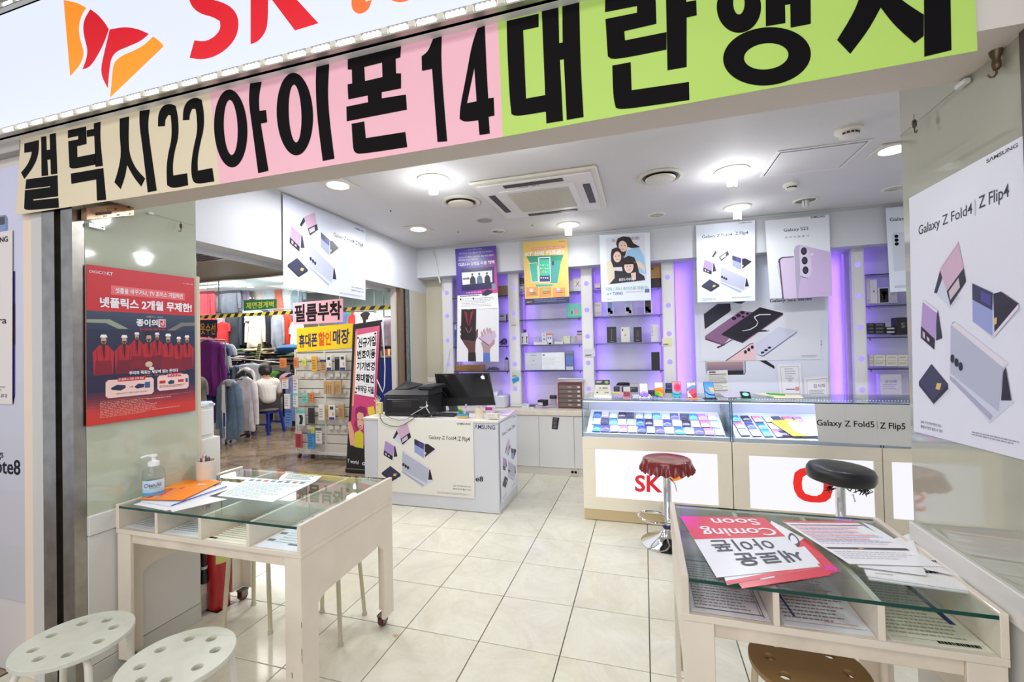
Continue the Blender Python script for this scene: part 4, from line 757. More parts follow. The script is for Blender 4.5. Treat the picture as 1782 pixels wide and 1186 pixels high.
pr_text(b, f, 'SΛMSUNG', u2(-30), w2(409), u2(14), w2(419), INK, 2, .03); pr_text(b, f, 'Galaxy S22 Ultra', u2(-110), w2(550), u2(12), w2(566), INK, 2, .01); pr_lines(b, f, u2(-50), w2(672), u2(13), w2(682), 2, mat((150, 146, 150)), 2); pr_text(b, f, '출시를 준비합니다', u2(-50), w2(685), u2(13), w2(692), INK, 2, 0); b.build('lettering', None, t)
# ============================================================ GOODS ON THE SHELVES
def product_box(lab, x0, y0, x1, y1, Y, c, dep=.05, group=None, art=None, cat='box', name='product_box', yaw=0.0):
    """carton whose front face covers the pixel rectangle on the real plane Y; stands on what is below it"""
    P0 = at(x0, y1, 'y', Y); P1 = at(x1, y1, 'y', Y); zt = at((x0+x1)/2, y0, 'y', Y).z; zb = at((x0+x1)/2, y1, 'y', Y).z
    w = P1.x-P0.x; xm = (P0.x+P1.x)/2; t = thing(name, lab, cat, (xm, Y, zb), yaw, group=group); h = zt-zb
    B().cbox(-w/2, w/2, 0, dep, 0, h, .0015).build('carton', mat(c, .4, var=.03, scale=12), t, local=True)
    B().box(-w/2+.002, w/2-.002, .002, dep-.002, h-.0005, h+.0012).build('lid', mat(tuple(min(255, int(v*.93)+6) for v in c), .4), t, local=True)
    f = F((-w/2, -.0004, h), (w/2, -.0004, h), (w/2, -.0004, 0), (-w/2, -.0004, 0), (0, -1, 0)); b = B()
    if art: art(b, f)
    else: pr_lines(b, f, .15, .12, .85, .3, 2, mat((130, 130, 136)), 1, int(x0), .4); pr_lines(b, f, .15, .75, .85, .88, 1, mat((150, 150, 156)), 1, int(x1), .4)
    b.build('print', None, t, local=True); return t
def a_rect(*r):
    def g(b, f):
        for (u0, v0, u1, v1, c) in r: pr_rect(b, f, u0, v0, u1, v1, mat(c, .35), 1)
    return g
SY = 3.06
PB = product_box
# bay behind the two hands
PB('brown kraft box right of the purple poster on the top shelf', 867, 497, 884, 514, SY, (176, 140, 98), .1)
PB('white box with a dark bottle picture, right of the small-print sheet', 868, 546, 886, 559, SY, (214, 210, 222), .1, art=a_rect((.1, .2, .5, .35, (90, 90, 100)), (.72, .1, .85, .9, (40, 36, 60))))
PB('teal and white box standing left of the two hands poster', 787, 565, 795, 606, SY, (86, 110, 150), .05, art=a_rect((0, 0, 1, .2, (210, 214, 226)), (.2, .3, .8, .5, (60, 80, 120))))
PB('open tan cardboard tray on the lowest shelf under the two hands poster', 792, 635, 838, 645, SY, (180, 138, 84), .14, art=a_rect((.02, .1, .98, .9, (166, 122, 66))))
t = thing('spray_bottle', 'grey bottle with a black cap on the lowest shelf beside the first full pilaster', 'bottle', (at(883, 645, 'y', SY).x-.005, SY, 1.147)); B().lathe([(.024, 0), (.026, .01), (.026, .12), (.018, .135)], 16).build('bottle_body', mat((190, 184, 200), .3), t, local=True, smooth=True); B().lathe([(.02, .133), (.02, .15), (.008, .156), (.008, .165)], 14).build('cap', BLACK, t, local=True, smooth=True)
t = thing('cable_bundle', 'dark bundle of coiled cables on the shelf right of the two hands poster', 'cables', at(872, 598, 'y', SY)); b = B(); r_ = random.Random(3); p0 = at(876, 599, 'y', SY)
for k in range(5): b.tube([p0+Vector((math.cos(a)*(.045-.004*k)+.004*k, math.sin(a)*.04, .012+.011*k+.012*math.sin(a*2+k))) for a in [i*PI/8 for i in range(16)]], .005, 6, True)
b.build('cable', mat((44, 34, 70), .4), t, smooth=True)
t = thing('cable_bundle', 'grey tangled charging cables on the lowest shelf beside the tan tray', 'cables', at(855, 645, 'y', SY)); b = B(); p0 = at(858, 644, 'y', SY)
for k in range(4): b.tube([p0+Vector((math.cos(a)*(.08-.01*k), math.sin(a)*.04, .008+.008*k+.006*math.sin(a*3+k))) for a in [i*PI/9 for i in range(18)]], .004, 6, True)
b.build('cable', mat((110, 100, 130), .4), t, smooth=True)
# bay with the yellow poster
PB('black box on a white striped one at the left end of the top shelf', 904.5, 483, 911, 494, SY, (36, 34, 46), .06); PB('black and white striped box under the black box on the top shelf', 905, 494, 911.5, 506, SY, (214, 212, 220), .06, art=a_rect((.1, .1, .9, .3, (50, 50, 60)), (.3, .7, .6, .9, (60, 60, 70))))
PB('small white box stacked highest right of the yellow poster', 992, 486, 998, 495, SY, (206, 196, 214), .06); PB('white box lying lowest right of the yellow poster', 992, 495, 998.5, 507.5, SY, (212, 206, 220), .06)
PB('white box printed with a big X beside the second pilaster', 998.5, 483, 1012, 506.5, SY-.02, (226, 222, 226), .05, art=lambda b, f: (pr_poly(b, f, [(.2, .25), (.3, .25), (.8, .65), (.7, .65)], mat((190, 120, 140)), 1), pr_poly(b, f, [(.7, .25), (.8, .25), (.3, .65), (.2, .65)], mat((140, 90, 120)), 1.4)))
PB('mint green picture box with a pink figure on the second shelf', 986, 528, 1012.5, 552.5, SY, (120, 214, 196), .04, art=a_rect((.32, .5, .4, .75, (60, 90, 130)), (.5, .38, .72, .8, (226, 150, 170)), (0, .85, 1, 1, (90, 190, 170))))
t = PB('earphone pack with a dark hanging tab at the left end of the third shelf', 907, 579, 919.5, 600, SY, (222, 218, 226), .04, art=a_rect((.1, .3, .3, .4, (40, 36, 44)), (.7, .3, .9, .4, (40, 36, 44)), (.15, .4, .25, .85, (60, 56, 64)), (.75, .4, .85, .85, (60, 56, 64)), (.05, .95, .95, 1, (30, 28, 36)))); P_ = at(913, 578, 'y', SY); B().box(P_.x-.018, P_.x+.018, SY+.01, SY+.014, P_.z, P_.z+.034).build('hanging_tab', mat((50, 36, 120), .4), t)
PB('flat white charger box lying at the left of the third shelf', 929, 594.5, 953.5, 599.5, SY-.02, (236, 230, 226), .08); PB('small clear blister pack behind the flat white charger box', 930, 586, 939, 595, SY+.06, (196, 186, 226), .03)
PB('tall white box with two dots on the third shelf', 943, 579, 951, 594.8, SY+.02, (222, 222, 232), .04, art=a_rect((.4, .2, .6, .3, (190, 80, 110)), (.3, .6, .7, .75, (120, 120, 170))))
PB('white box with an orange top and blue rings on the third shelf', 952, 580, 961.5, 599, SY-.02, (226, 218, 222), .04, art=lambda b, f: (pr_rect(b, f, 0, 0, 1, .14, mat((224, 110, 50)), 1), pr_poly(b, f, ell(.3, .4, .13, .1), mat((110, 140, 210)), 1), pr_poly(b, f, ell(.68, .4, .13, .1), mat((90, 120, 200)), 1), pr_rect(b, f, .3, .84, .8, 1, INK, 1)))
PB('flat white box lying in the middle of the third shelf', 965, 594, 980, 598.5, SY-.02, (232, 228, 230), .08)
PB('cream box with a green corner on the third shelf', 981, 584, 992, 597.5, SY, (226, 222, 206), .04, art=a_rect((.6, .15, .8, .28, (130, 190, 90)))); PB('pale box tucked left of the green cornered box', 976, 584, 981, 597, SY+.03, (204, 204, 190), .03); PB('green striped box right of the green cornered box', 994, 586, 1000, 596.5, SY+.02, (190, 196, 170), .03); PB('grey pack right of the green striped box', 1000, 585, 1004.5, 596.5, SY+.02, (176, 166, 190), .03)
PB('pack with a dark purple header at the right end of the third shelf', 1004.5, 575, 1014, 597, SY, (190, 170, 196), .04, art=a_rect((0, 0, 1, .12, (60, 30, 90)), (.1, .34, .9, .7, (206, 180, 190)), (0, .26, 1, .34, (90, 50, 90))))
PB('large pale grey tablet box on the lowest shelf of the yellow poster bay', 914, 613.5, 943, 643.5, SY, (206, 208, 220), .04, art=a_rect((.35, .15, .7, .18, (150, 150, 156)), (.5, .42, .56, .46, (100, 100, 110)), (.35, .68, .7, .71, (170, 170, 176)))); PB('large white tablet box with faint text on the lowest shelf', 943, 613, 983, 643, SY-.02, (232, 234, 240), .04, art=lambda b, f: (pr_rect(b, f, .05, .1, .14, .18, mat((110, 110, 120)), 1), pr_lines(b, f, .05, .3, .8, .75, 4, mat((206, 206, 210)), 1, 4, .2)))
PB('blue picture box beside the large white tablet box', 984, 611, 998.5, 644, SY, (96, 110, 150), .04, art=a_rect((0, 0, 1, .12, (120, 130, 150)), (.05, .25, .95, .72, (92, 118, 190)), (.05, .8, .95, .97, (200, 202, 214))))
# bay with the women poster
PB('cream box lying at the left of the top shelf behind the women poster', 1035, 493, 1045, 501, SY, (226, 210, 200), .06)
PB('mustard picture book with black silhouettes on the top shelf', 1133, 461, 1151.5, 499, SY, (202, 150, 74), .03, art=a_rect((.05, .1, .3, .2, (110, 80, 40)), (0, .6, 1, 1, (50, 36, 36))), cat='book', name='picture_book'); PB('plain white phone box at the left of the second shelf under the women poster', 1034, 526, 1047.5, 549.5, SY, (214, 204, 206), .04)
ph = lambda c1, c2, c3: a_rect((.14, .06, .86, .94, c1), (.14, .5, .6, .8, c2), (.5, .7, .86, .94, c3))
PB('white phone box with a blue and pink picture under the women poster', 1056, 524, 1068, 547.5, SY, (222, 216, 226), .04, art=ph((120, 146, 200), (96, 140, 190), (210, 130, 170))); PB('white phone box with a dark blue swirl under the women poster', 1088, 522, 1100.5, 546.5, SY, (224, 222, 230), .04, art=ph((190, 206, 224), (60, 90, 140), (40, 60, 100))); PB('white phone box with a black and tan picture under the women poster', 1121, 521, 1135, 545.5, SY, (226, 220, 226), .04, art=ph((46, 36, 40), (36, 30, 36), (190, 160, 130)))
PB('black phone box with a long narrow picture on the third shelf', 1056.5, 568.5, 1072.5, 596, SY, (34, 30, 34), .05, art=a_rect((.46, .12, .56, .84, (96, 84, 84)), (.3, .9, .7, .94, (120, 110, 110)))); PB('white phone box with a small dark mark on the third shelf', 1081, 569, 1096.5, 595, SY, (230, 226, 216), .04, art=a_rect((.12, .1, .26, .24, (100, 80, 60)), (.42, .5, .54, .56, (70, 60, 60)))); PB('black phone box with a dark square picture on the third shelf', 1103, 569, 1117, 595, SY, (26, 24, 30), .05, art=a_rect((.28, .22, .7, .68, (60, 54, 64)), (.3, .84, .7, .9, (130, 126, 130))))
PB('tall white box with small side print on the third shelf', 1133, 564, 1147.5, 594.5, SY, (228, 226, 228), .05, art=lambda b, f: pr_lines(b, f, .05, .08, .3, .7, 8, mat((150, 150, 170)), 1, 9, .4)); PB('tall plain black box on the lowest shelf beside the third pilaster', 1134, 612.5, 1148.5, 643, SY, (18, 16, 20), .05, art=a_rect((.1, .1, .2, .12, (60, 60, 66))))
# right-hand bay behind the column
PB('tall white phone box at the far left of the right bay', 1509, 484, 1514.5, 528, SY, (218, 212, 220), .04, art=a_rect((.3, .86, .6, .9, (80, 80, 90)))); PB('tall white phone box with a tiny black mark in the right bay', 1515, 486, 1527.5, 528, SY, (226, 222, 226), .04, art=a_rect((.42, .46, .6, .52, (60, 56, 60)))); PB('white phone box showing a black phone with a red swirl in the right bay', 1529, 500, 1548.5, 527.5, SY, (224, 220, 224), .04, art=a_rect((.12, .05, .9, .95, (24, 20, 26)), (.35, .25, .75, .45, (170, 50, 70)), (.45, .45, .6, .75, (140, 50, 90)))); PB('plain white box right of the red swirl phone box', 1549, 508, 1562, 527, SY, (214, 208, 216), .04)
for i in range(3):
    for j, (a, c) in enumerate(((1510, 1522.5), (1522.8, 1541), (1542, 1560))):
        if i == 2 and j == 2: continue
        PB('black slim carton, %s layer, %s stack in the right bay' % (['lowest', 'middle', 'topmost'][i], ['left', 'centre', 'right'][j]), a, 574.5-i*6.2, c, 580.5-i*6.2, SY, (32, 30, 34), .12, group=None, art=a_rect((.08, .25, .8, .7, (190, 188, 194) if j == 2 else (92, 90, 96))))
PB('big black box with grey lettering at the right of the stacked cartons', 1561, 552, 1580, 582, SY, (24, 22, 26), .1, art=lambda b, f: pr_text(b, f, 'S', .4, .3, .75, .6, mat((120, 120, 126)), 1, .04))
for i in range(2):
    for j, (a, c) in enumerate(((1513, 1520), (1521, 1541), (1542, 1563), (1563.5, 1580))):
        PB('cream small carton, %s layer, %s from the left, lowest right-bay shelf' % (['lower', 'upper'][i], ordn(j)), a, 627.5-i*10, c, 637-i*10, SY, (222, 216, 204), .08, art=a_rect((.15, .3, .8, .5, (186, 176, 150))))
PB('white document box with a triangle flap on the worktop of the right bay', 1533, 650, 1570, 686, SY, (212, 206, 224), .08, art=lambda b, f: (pr_text(b, f, '감사패', .2, .3, .75, .45, mat((130, 126, 150)), 1, .02), pr_lines(b, f, .1, .5, .8, .8, 3, mat((170, 166, 190)), 1)))
# worktop goods
t = thing('drawer_organiser', 'small brown and grey five-drawer desk organiser on the worktop', 'drawers', (.455, 3.0, .716)); X0, X1 = at(970.5, 709, 'y', 2.95).x, at(1015, 709, 'y', 2.95).x; zt = at(992, 664, 'y', 2.95).z
cs = B(); cs.cbox(X0, X1, 2.95, 3.2, .716, zt, .008); cs.build('casing', mat((226, 214, 208), .3), t); B().cbox(X0+.006, X1-.006, 2.943, 2.955, .722, zt-.006, .006).build('front_frame', mat((110, 44, 36), .3), t); hh = (zt-.03-.74)/5
for k in range(5):
    d = B().cbox(X0+.02, X1-.02, 2.936, 2.95, .738+k*hh, .738+(k+1)*hh-.006, .003).build('drawer', mat((104, 90, 82), .3, coat=.3), t)
    B().cbox((X0+X1)/2-.022, (X0+X1)/2+.022, 2.93, 2.937, .738+(k+.35)*hh, .738+(k+.6)*hh, .002).build('handle', mat((170, 160, 156), .3), d); B().box(X1-.06, X1-.03, 2.934, 2.936, .738+(k+.3)*hh, .738+(k+.7)*hh).build('name_tag', mat((206, 202, 196), .4), d)
t = thing('paper_stack', 'loose bundle of white papers on top of the brown drawer organiser', 'papers', (.44, 3.05, zt))
for k in range(5): B().box(-.15, .13, -.12, .12, .001+k*.008, .006+k*.008, Matrix.Translation((-.01*k, 0, 0)) @ Matrix.Rotation(.05*k-.1, 4, 'Z') @ Matrix.Rotation(-.04*(k % 2), 4, 'Y')).build('paper', mat((214, 210, 226) if k % 2 else (232, 228, 230), .5), t, local=True)
PB('small black charger box on the worktop left of the drawers', 935, 696, 949, 706, 2.93, (34, 30, 32), .08, art=a_rect((.05, .4, .7, .9, (206, 204, 206))), yaw=-.3); PB('small white box at the left end of the worktop beside the pilaster', 908, 703, 920, 711, 2.9, (222, 220, 224), .08); PB('black adapter on top of a clear pack beside the drawers', 956.5, 688, 968, 694, 3.0, (26, 22, 26), .05); PB('clear pack under the black adapter beside the drawers', 958, 694, 967, 704, 3.0, (170, 160, 180), .04)
t = thing('notebook', 'thin dark notebook lying on the worktop by the pilaster', 'notebook', (-.10, 2.97, .716)); B().cbox(-.07, .07, -.05, .05, .02, .03, .002).build('cover', BLACK, t, local=True); B().box(-.067, .067, -.047, .047, .0, .02).build('pages', WHITE, t, local=True)
t = thing('label_printer', 'white and violet receipt printer behind the monitor', 'printer', (-.5, 2.98, .716)); B().cbox(-.60, -.36, 2.88, 3.1, .716, .86, .012).build('case', mat((214, 214, 226), .35), t)
B().add([(-.60, 2.88, .86), (-.46, 2.88, .86), (-.46, 3.1, .86), (-.60, 3.1, .86), (-.56, 2.92, .90), (-.46, 2.92, .91), (-.46, 3.08, .91), (-.56, 3.08, .90)], [(0, 1, 5, 4), (1, 2, 6, 5), (2, 3, 7, 6), (3, 0, 4, 7), (4, 5, 6, 7)]).build('lid', mat((196, 196, 214), .35), t)
t = thing('blue_tag', 'bright blue sticky tag on the pilaster above the worktop', 'sticker', at(897, 661, 'y', 2.985)); f = px_frame([(890.5, 659), (902, 655), (904, 661), (893, 667)], 'y', 2.99); sheet(f, .001, m=mat((50, 150, 214), .4)).build('sheet', None, t)
for (c4, lab, c) in (([(1152, 589), (1168, 588), (1169, 601), (1153, 602)], 'pale yellow note taped to the third pilaster', (228, 224, 176)), ([(1016, 607), (1035, 606), (1036, 620), (1017, 621)], 'clear note pocket taped to the second pilaster', (214, 212, 218)), ([(891, 646), (904, 646), (904, 655), (891, 656)], 'pale green tag above the blue sticky tag', (196, 214, 200)), ([(889, 561), (903, 560), (903, 566), (889, 567)], 'thin white name strip on the first full pilaster', (222, 216, 200))):
    f = px_frame(c4, 'y', 2.99); t = thing('taped_note', lab, 'note', f.mid()); sheet(f, .001, m=mat(c, .4)).build('sheet', None, t); b = B(); pr_lines(b, f, .1, .7, .9, .95, 1, mat((110, 106, 100)), 1, 2, .8); b.build('lettering', None, t)
# white cable duct slanting down the band at the left corner
t = thing('cable_duct', 'thin grey cable duct slanting down at the rear left corner', 'cable duct', at(752, 436, 'y', 2.82)); b = B(); P = [at(752, 433, 'y', 2.825), at(758, 455, 'y', 2.825), at(766, 492, 'y', 2.83)]; b.tube(P, .011, 6); b.build('duct', mat((206, 206, 202), .4), t)
t = thing('white_cable', 'white cable dropping behind the monitor along the left pilaster', 'cable', at(783, 606, 'y', 2.9)); b = B(); b.tube([at(784, 606, 'y', 2.99), at(778, 630, 'y', 2.97), at(771, 652, 'y', 2.93)], .004, 6); b.build('cable', WHITE, t, smooth=True)
# ============================================================ FRONT TABLES
TC = mat((222, 210, 194), .35, var=.03, scale=6, coat=.15); TCS = mat((214, 200, 182), .5, var=.06, scale=12)
def front_table(lab, x0, x1, y0, y1, divs, glass_y0, castors, topz=.75):
    t = thing('display_table', lab, 'table', ((x0+x1)/2, (y0+y1)/2, 0)); th = .018
    B().cbox(x0, x1, y0, y1, .628, .648, .002).build('tray_bottom', TC, t)
    for x, nm in ((x0, 0), (x1-th, 1)): B().cbox(x, x+th, y0, y1, .648, topz+(.008), .002).build('tray_side', TC, t)
    B().cbox(x0+th, x1-th, y1-th, y1, .648, topz-.007, .002).build('tray_back', TC, t)
    for x in divs: B().cbox(x-.008, x+.008, y0+.002, y1-th, .648, topz-.007, .0015).build('divider', TC, t)
    # end frames: leg - deep apron with sloped haunch - leg
    for x in (x0+.004, x1-th-.004):
        pts = [(y0+.004, .0+.06), (y0+.095, .06), (y0+.095, .405), (y0+.13, .43), (y1-.12, .45), (y1-.085, .415), (y1-.085, .06), (y1-.002, .06), (y1-.002, .628), (y0+.004, .628)]
        B().slab([pts], lambda a, c, x=x: Vector((x, a, c)), lambda a, c, x=x: Vector((x+th, a, c))).build('end_panel', TC, t, fix=True)
    for x, s in ((x0, 1), (x1, -1)):
        for yy in (y0, y1-.02):
            a, c = sorted((x+s*.007, x+s*.084)); o = B().cbox(a, c, yy+.003, yy+.02, .06, .628, .002).build('leg', TC, t)
            xx = (a+c)/2; yk = yy+(.035 if yy == y0 else -.02)
            if castors:
                k = B().cyl((xx-.012, yk, .026), (xx+.012, yk, .026), .026, n=18).build('castor_wheel', mat((84, 26, 28), .35), o, smooth=True)
                q = B(); q.box(xx-.018, xx-.014, yk-.02, yk+.02, .02, .06).box(xx+.014, xx+.018, yk-.02, yk+.02, .02, .06).box(xx-.02, xx+.02, yk-.024, yk+.024, .052, .06).cyl((xx-.02, yk, .026), (xx+.02, yk, .026), .006, n=8); q.build('castor_fork', mat((120, 116, 110), .3, metal=.7), o)
    B().cbox(x0+.084, x1-.084, y0+.012, y0+.03, .585, .628, .002).build('front_rail', TCS, t); B().cbox(x0+.084, x1-.084, y1-.03, y1-.012, .56, .628, .002).build('back_rail', TCS, t)
    gx0, gx1 = x0+th+.001, x1-th-.001; b = B(); b.use(GLASST).quad((gx0, glass_y0, topz), (gx1, glass_y0, topz), (gx1, y1-.003, topz), (gx0, y1-.003, topz))
    b.use(GEDGE).quad((gx0, glass_y0-.001, topz-.0095), (gx1, glass_y0-.001, topz-.0095), (gx1, glass_y0, topz), (gx0, glass_y0, topz)).quad((gx0, y1-.003, topz-.006), (gx1, y1-.003, topz-.006), (gx1, y1-.003, topz), (gx0, y1-.003, topz))
    b.build('glass_top', None, t); return t
front_table('cream display table with four glass-covered trays on red castors, at the left', -1.108, -.083, -.62, .028, (-.86, -.606, -.347), -.618, True)
front_table('cream display table with three glass-covered trays in the right foreground', 1.298, 2.04, -.65, -.03, (1.54, 1.782), -.648, False)
# chipped paint on the near leg of the left table
f = F((-.163+.0, -.6175, .5), (-.085, -.6175, .5), (-.085, -.6175, .08), (-.163, -.6175, .08), (0, -1, 0))
b = B()
for u, v, s in ((.97, .55, .04), (.98, .62, .03), (.35, .78, .03), (.4, .9, .05), (.97, .9, .04), (.98, .3, .03)): pr_poly(b, f, [(u-.02, v-s), (u+.02, v-s*.6), (u+.015, v+s), (u-.015, v+s*.8)], mat((120, 80, 60), .8), 1)
t = thing('paint_chips', 'chipped brown paint spots on the near leg of the left table', 'paint marks', (-.12, -.6175, .3)); b.build('chips', None, t)
# ---- papers
def flat(lab, c4, z, name='paper_sheet', cat='paper', c=(232, 234, 238), th=.001, prints=None, letters=None, flip=False, group=None, rough=.4):
    P = [at(x, y, 'z', z) for x, y in c4]; f = F(*P, (0, 0, 1)); t = thing(name, lab, cat, f.mid(), group=group); sheet(f, th, 4, m=mat(c, rough)).build('sheet', None, t); b = B()
    if prints: prints(b, f); b.build('print', None, t)
    return t, f
def form(seed, dark=(164, 166, 172), hdr=None):
    def g(b, f):
        if hdr: pr_rect(b, f, .04, .04, .96, .10, mat(hdr), 1)
        pr_lines(b, f, .06, .14, .94, .92, 16, mat(dark), 1, seed, .38)
        for q in ((.04, .12, .96, .124), (.04, .5, .96, .504), (.04, .94, .96, .944)): pr_rect(b, f, *q, mat(dark), 1)
    return g
def tray_paper(lab, x0, x1, y0, y1, k=0, c=(232, 234, 238), fn=None, rz=0.0, z=.6495):
    zz = z+.0018*k; cx, cy = (x0+x1)/2, (y0+y1)/2; R_ = Matrix.Translation((cx, cy, zz)) @ Matrix.Rotation(rz, 4, 'Z') @ Matrix.Translation((-cx, -cy, 0))
    f = F(*[R_ @ Vector(p) for p in ((x0, y1, 0), (x1, y1, 0), (x1, y0, 0), (x0, y0, 0))], (0, 0, 1)); t = thing('form_sheet', lab, 'paper', f.mid()); sheet(f, .001, 2, m=mat(c, .5)).build('sheet', None, t); b = B(); (fn or form(int(abs(x0)*100)))(b, f); b.build('print', None, t)
def hdr_form(hc, seed=3, vert=False):
    def g(b, f):
        form(seed, (140, 146, 150))(b, f); pr_rect(b, f, *( (.0, 0, .06, 1) if vert else (.05, .03, .95, .09)), mat(hc), 1.5)
    return g
tray_paper('printed form in the far left tray of the left table', -1.08, -.885, -.60, -.30, 0, rz=-.05); tray_paper('black and white flyer lying deeper in the far left tray', -1.07, -.90, -.25, -.02, 0, (196, 200, 196), form(12, (70, 74, 72)))
tray_paper('white form in the second tray of the left table', -.84, -.625, -.605, -.25, 0, rz=.02); tray_paper('grey printed flyer deeper in the second tray of the left table', -.84, -.63, -.22, 0, 0, (200, 206, 200), form(14, (80, 90, 86)))
tray_paper('ivory form with a red side stripe in the third tray of the left table', -.585, -.37, -.61, -.25, 0, (236, 232, 214), lambda b, f: (form(4, (170, 166, 140))(b, f), pr_rect(b, f, .02, .2, .05, .95, mat((200, 120, 100)), 1.5), pr_rect(b, f, .0, .93, .2, .96, INK, 1.5)))
tray_paper('white form with grey label blocks in the fourth tray of the left table', -.325, -.11, -.61, -.24, 0, (232, 236, 246), lambda b, f: (pr_lines(b, f, .25, .1, .95, .9, 14, mat((176, 180, 190)), 1, 5, .2), [pr_rect(b, f, .04, v, .2, v+.05, mat((120, 126, 134)), 1.2) for v in (.12, .3, .46, .62, .8)], pr_rect(b, f, .6, .86, .9, .89, mat((100, 110, 130)), 1.2)))
tray_paper('blue-green price list deeper in the fourth tray of the left table', -.325, -.11, -.2, 0, 0, (214, 226, 226), form(6, (90, 116, 120)))
ti = mat((90, 84, 90))
def framed(b, f): form(9, (150, 140, 146))(b, f); [pr_rect(b, f, *q, ti, 1.6) for q in ((.06, .05, .94, .058), (.06, .93, .94, .938), (.06, .05, .066, .94), (.9, .05, .906, .94), (.93, .02, .94, .97))]; pr_poly(b, f, ell(.66, .42, .18, .14, 14), mat((170, 140, 140), .6), 1.2); pr_poly(b, f, ell(.68, .42, .12, .07, 14), mat((120, 84, 84), .6), 1.4)
tray_paper('framed form with a brown stain in the left tray of the right table', 1.322, 1.528, -.635, -.30, 1, (224, 218, 226), framed); tray_paper('under-sheet below the stained form in the left tray of the right table', 1.320, 1.53, -.63, -.28, 0, (214, 210, 222), rz=.02)
tray_paper('smudged form with a blue line in the middle tray of the right table', 1.555, 1.768, -.635, -.26, 0, (222, 222, 228), lambda b, f: (form(21, (140, 132, 128))(b, f), pr_poly(b, f, [(.1, .2), (.13, .2), (.2, .88), (.17, .88)], mat((60, 76, 140)), 1.6), pr_rect(b, f, .5, .9, .9, .905, mat((220, 130, 120)), 1.6), pr_poly(b, f, ell(.55, .4, .3, .12, 16, .2), mat((176, 164, 150), .6), .8)), rz=.03)
tray_paper('ivory booklet with a dark blue strip in the right tray of the right table', 1.80, 2.015, -.635, -.28, 0, (226, 226, 206), lambda b, f: (form(31, (170, 170, 150))(b, f), pr_rect(b, f, .86, .25, .93, .7, mat((44, 60, 120)), 1.6), pr_rect(b, f, .86, .12, .93, .25, mat((60, 60, 50)), 1.6), pr_lines(b, f, .5, .94, .95, .98, 1, INK, 1.6, 3, .8)), rz=.03)
# ---- on the left table's glass
ZT = .7515
t, f = flat('white leaflet lying lowest in the pile under the orange brochure', [(260, 853), (330, 858), (395, 868), (300, 890)], ZT); 
t, f = flat('white sheet with blue writing lying under the orange brochure', [(232, 877), (352, 838), (400, 850), (290, 888)], ZT+.001, prints=lambda b, f: pr_lines(b, f, .5, .2, .95, .8, 4, mat((60, 120, 180)), 1))
t, f = flat('blue-edged brochure directly under the orange one', [(245, 871), (372, 832), (396, 846), (300, 880)], ZT+.006, 'brochure', 'brochure', th=.004, c=(220, 230, 244), prints=lambda b, f: (pr_rect(b, f, 0, .93, 1, 1, mat((40, 60, 170)), 1), pr_text(b, f, 'BANG', .85, .3, .97, .7, mat((50, 90, 150)), 1, .02)))
def orange(b, f):
    pr_grad(b, f, 0, 0, 1, 1, (255, 150, 40), (252, 138, 34), 2, 1); r = random.Random(5)
    for k, c in enumerate([(220, 60, 50), (230, 90, 60), (150, 170, 160), (240, 170, 60), (210, 130, 160), (226, 70, 90), (120, 160, 170), (236, 120, 60), (220, 190, 90), (200, 60, 60)]):
        u, v = r.uniform(.02, .42), r.uniform(.35, .9); pr_poly(b, f, [(u, v), (u+.07, v-.02), (u+.08, v+.10), (u+.01, v+.12)], mat(c, .4), 1.3+k*.1)
    pr_poly(b, f, ell(.2, .62, .09, .13, 18), mat((224, 56, 48), .4), 2.6, holes=[ell(.2, .62, .05, .07, 14)]); pr_text(b, f, 'telecom', .60, .18, .82, .30, WT_, 3, .04)
t, f = flat('orange brochure with coloured blocks on top of the paper pile', [(322, 834), (386, 836), (318, 869), (242, 867)], ZT+.014, 'brochure', 'brochure', th=.003, c=(255, 150, 40), prints=orange)
t, f = flat('white price chart spread on the left table glass', [(432, 832), (548, 838), (474, 873), (378, 862)], ZT, c=(214, 230, 232), prints=lambda b, f: (pr_lines(b, f, .04, .22, .96, .95, 14, mat((150, 172, 176)), 1, 8, .35), [pr_rect(b, f, .06+.11*i, .04, .13+.11*i, .14, mat([(60, 100, 130), (80, 90, 100), (180, 80, 70), (60, 120, 120)][i % 4]), 1.3) for i in range(8)]))
t, f = flat('sheet with small phone pictures at the far end of the left table glass', [(500, 824), (560, 828), (548, 838), (490, 834)], ZT+.002, c=(220, 232, 232), prints=lambda b, f: pr_lines(b, f, .04, .1, .96, .9, 4, mat((70, 80, 84)), 1, 9, .5))
# hand sanitiser
t = thing('sanitizer_bottle', 'clear pump bottle of hand sanitiser with a blue label', 'bottle', (-1.066, -.485, .7515), .9); t.scale = (1.35, 1.35, 1.02); BG = glass((246, 250, 252), .6)
B().lathe([(.030, 0), (.033, .004), (.033, .105), (.030, .125), (.017, .145), (.015, .15)], 24).build('bottle_body', BG, t, local=True, smooth=True); B().lathe([(.031, .003), (.0312, .075), (.001, .076)], 24, sx=.96, sy=.96).build('gel', glass((232, 243, 248), .2), t, local=True, smooth=True)
b = B()
for i in range(10):
    a0, a1 = -PI*.86+i*PI*.072, -PI*.86+(i+1)*PI*.072
    for (z0, z1, c) in ((.012, .03, (90, 160, 210)), (.03, .045, (170, 210, 232)), (.045, .085, (200, 222, 240))): b.use(mat(c, .4)).quad(*[(math.cos(a)*.0336, math.sin(a)*.0336, z) for a, z in ((a0, z0), (a1, z0), (a1, z1), (a0, z1))])
b.build('label', None, t, local=True); fl = F((-.026, -.0345, .08), (.024, -.0345, .08), (.024, -.0345, .04), (-.026, -.0345, .04), (0, -1, 0)); b = B(); pr_text(b, fl, 'Clean.All', .05, .15, .98, .62, mat((30, 40, 90)), 1, .01); pr_rect(b, fl, .3, .72, .9, .78, mat((90, 170, 80)), 1)
b.build('lettering', None, t, local=True)
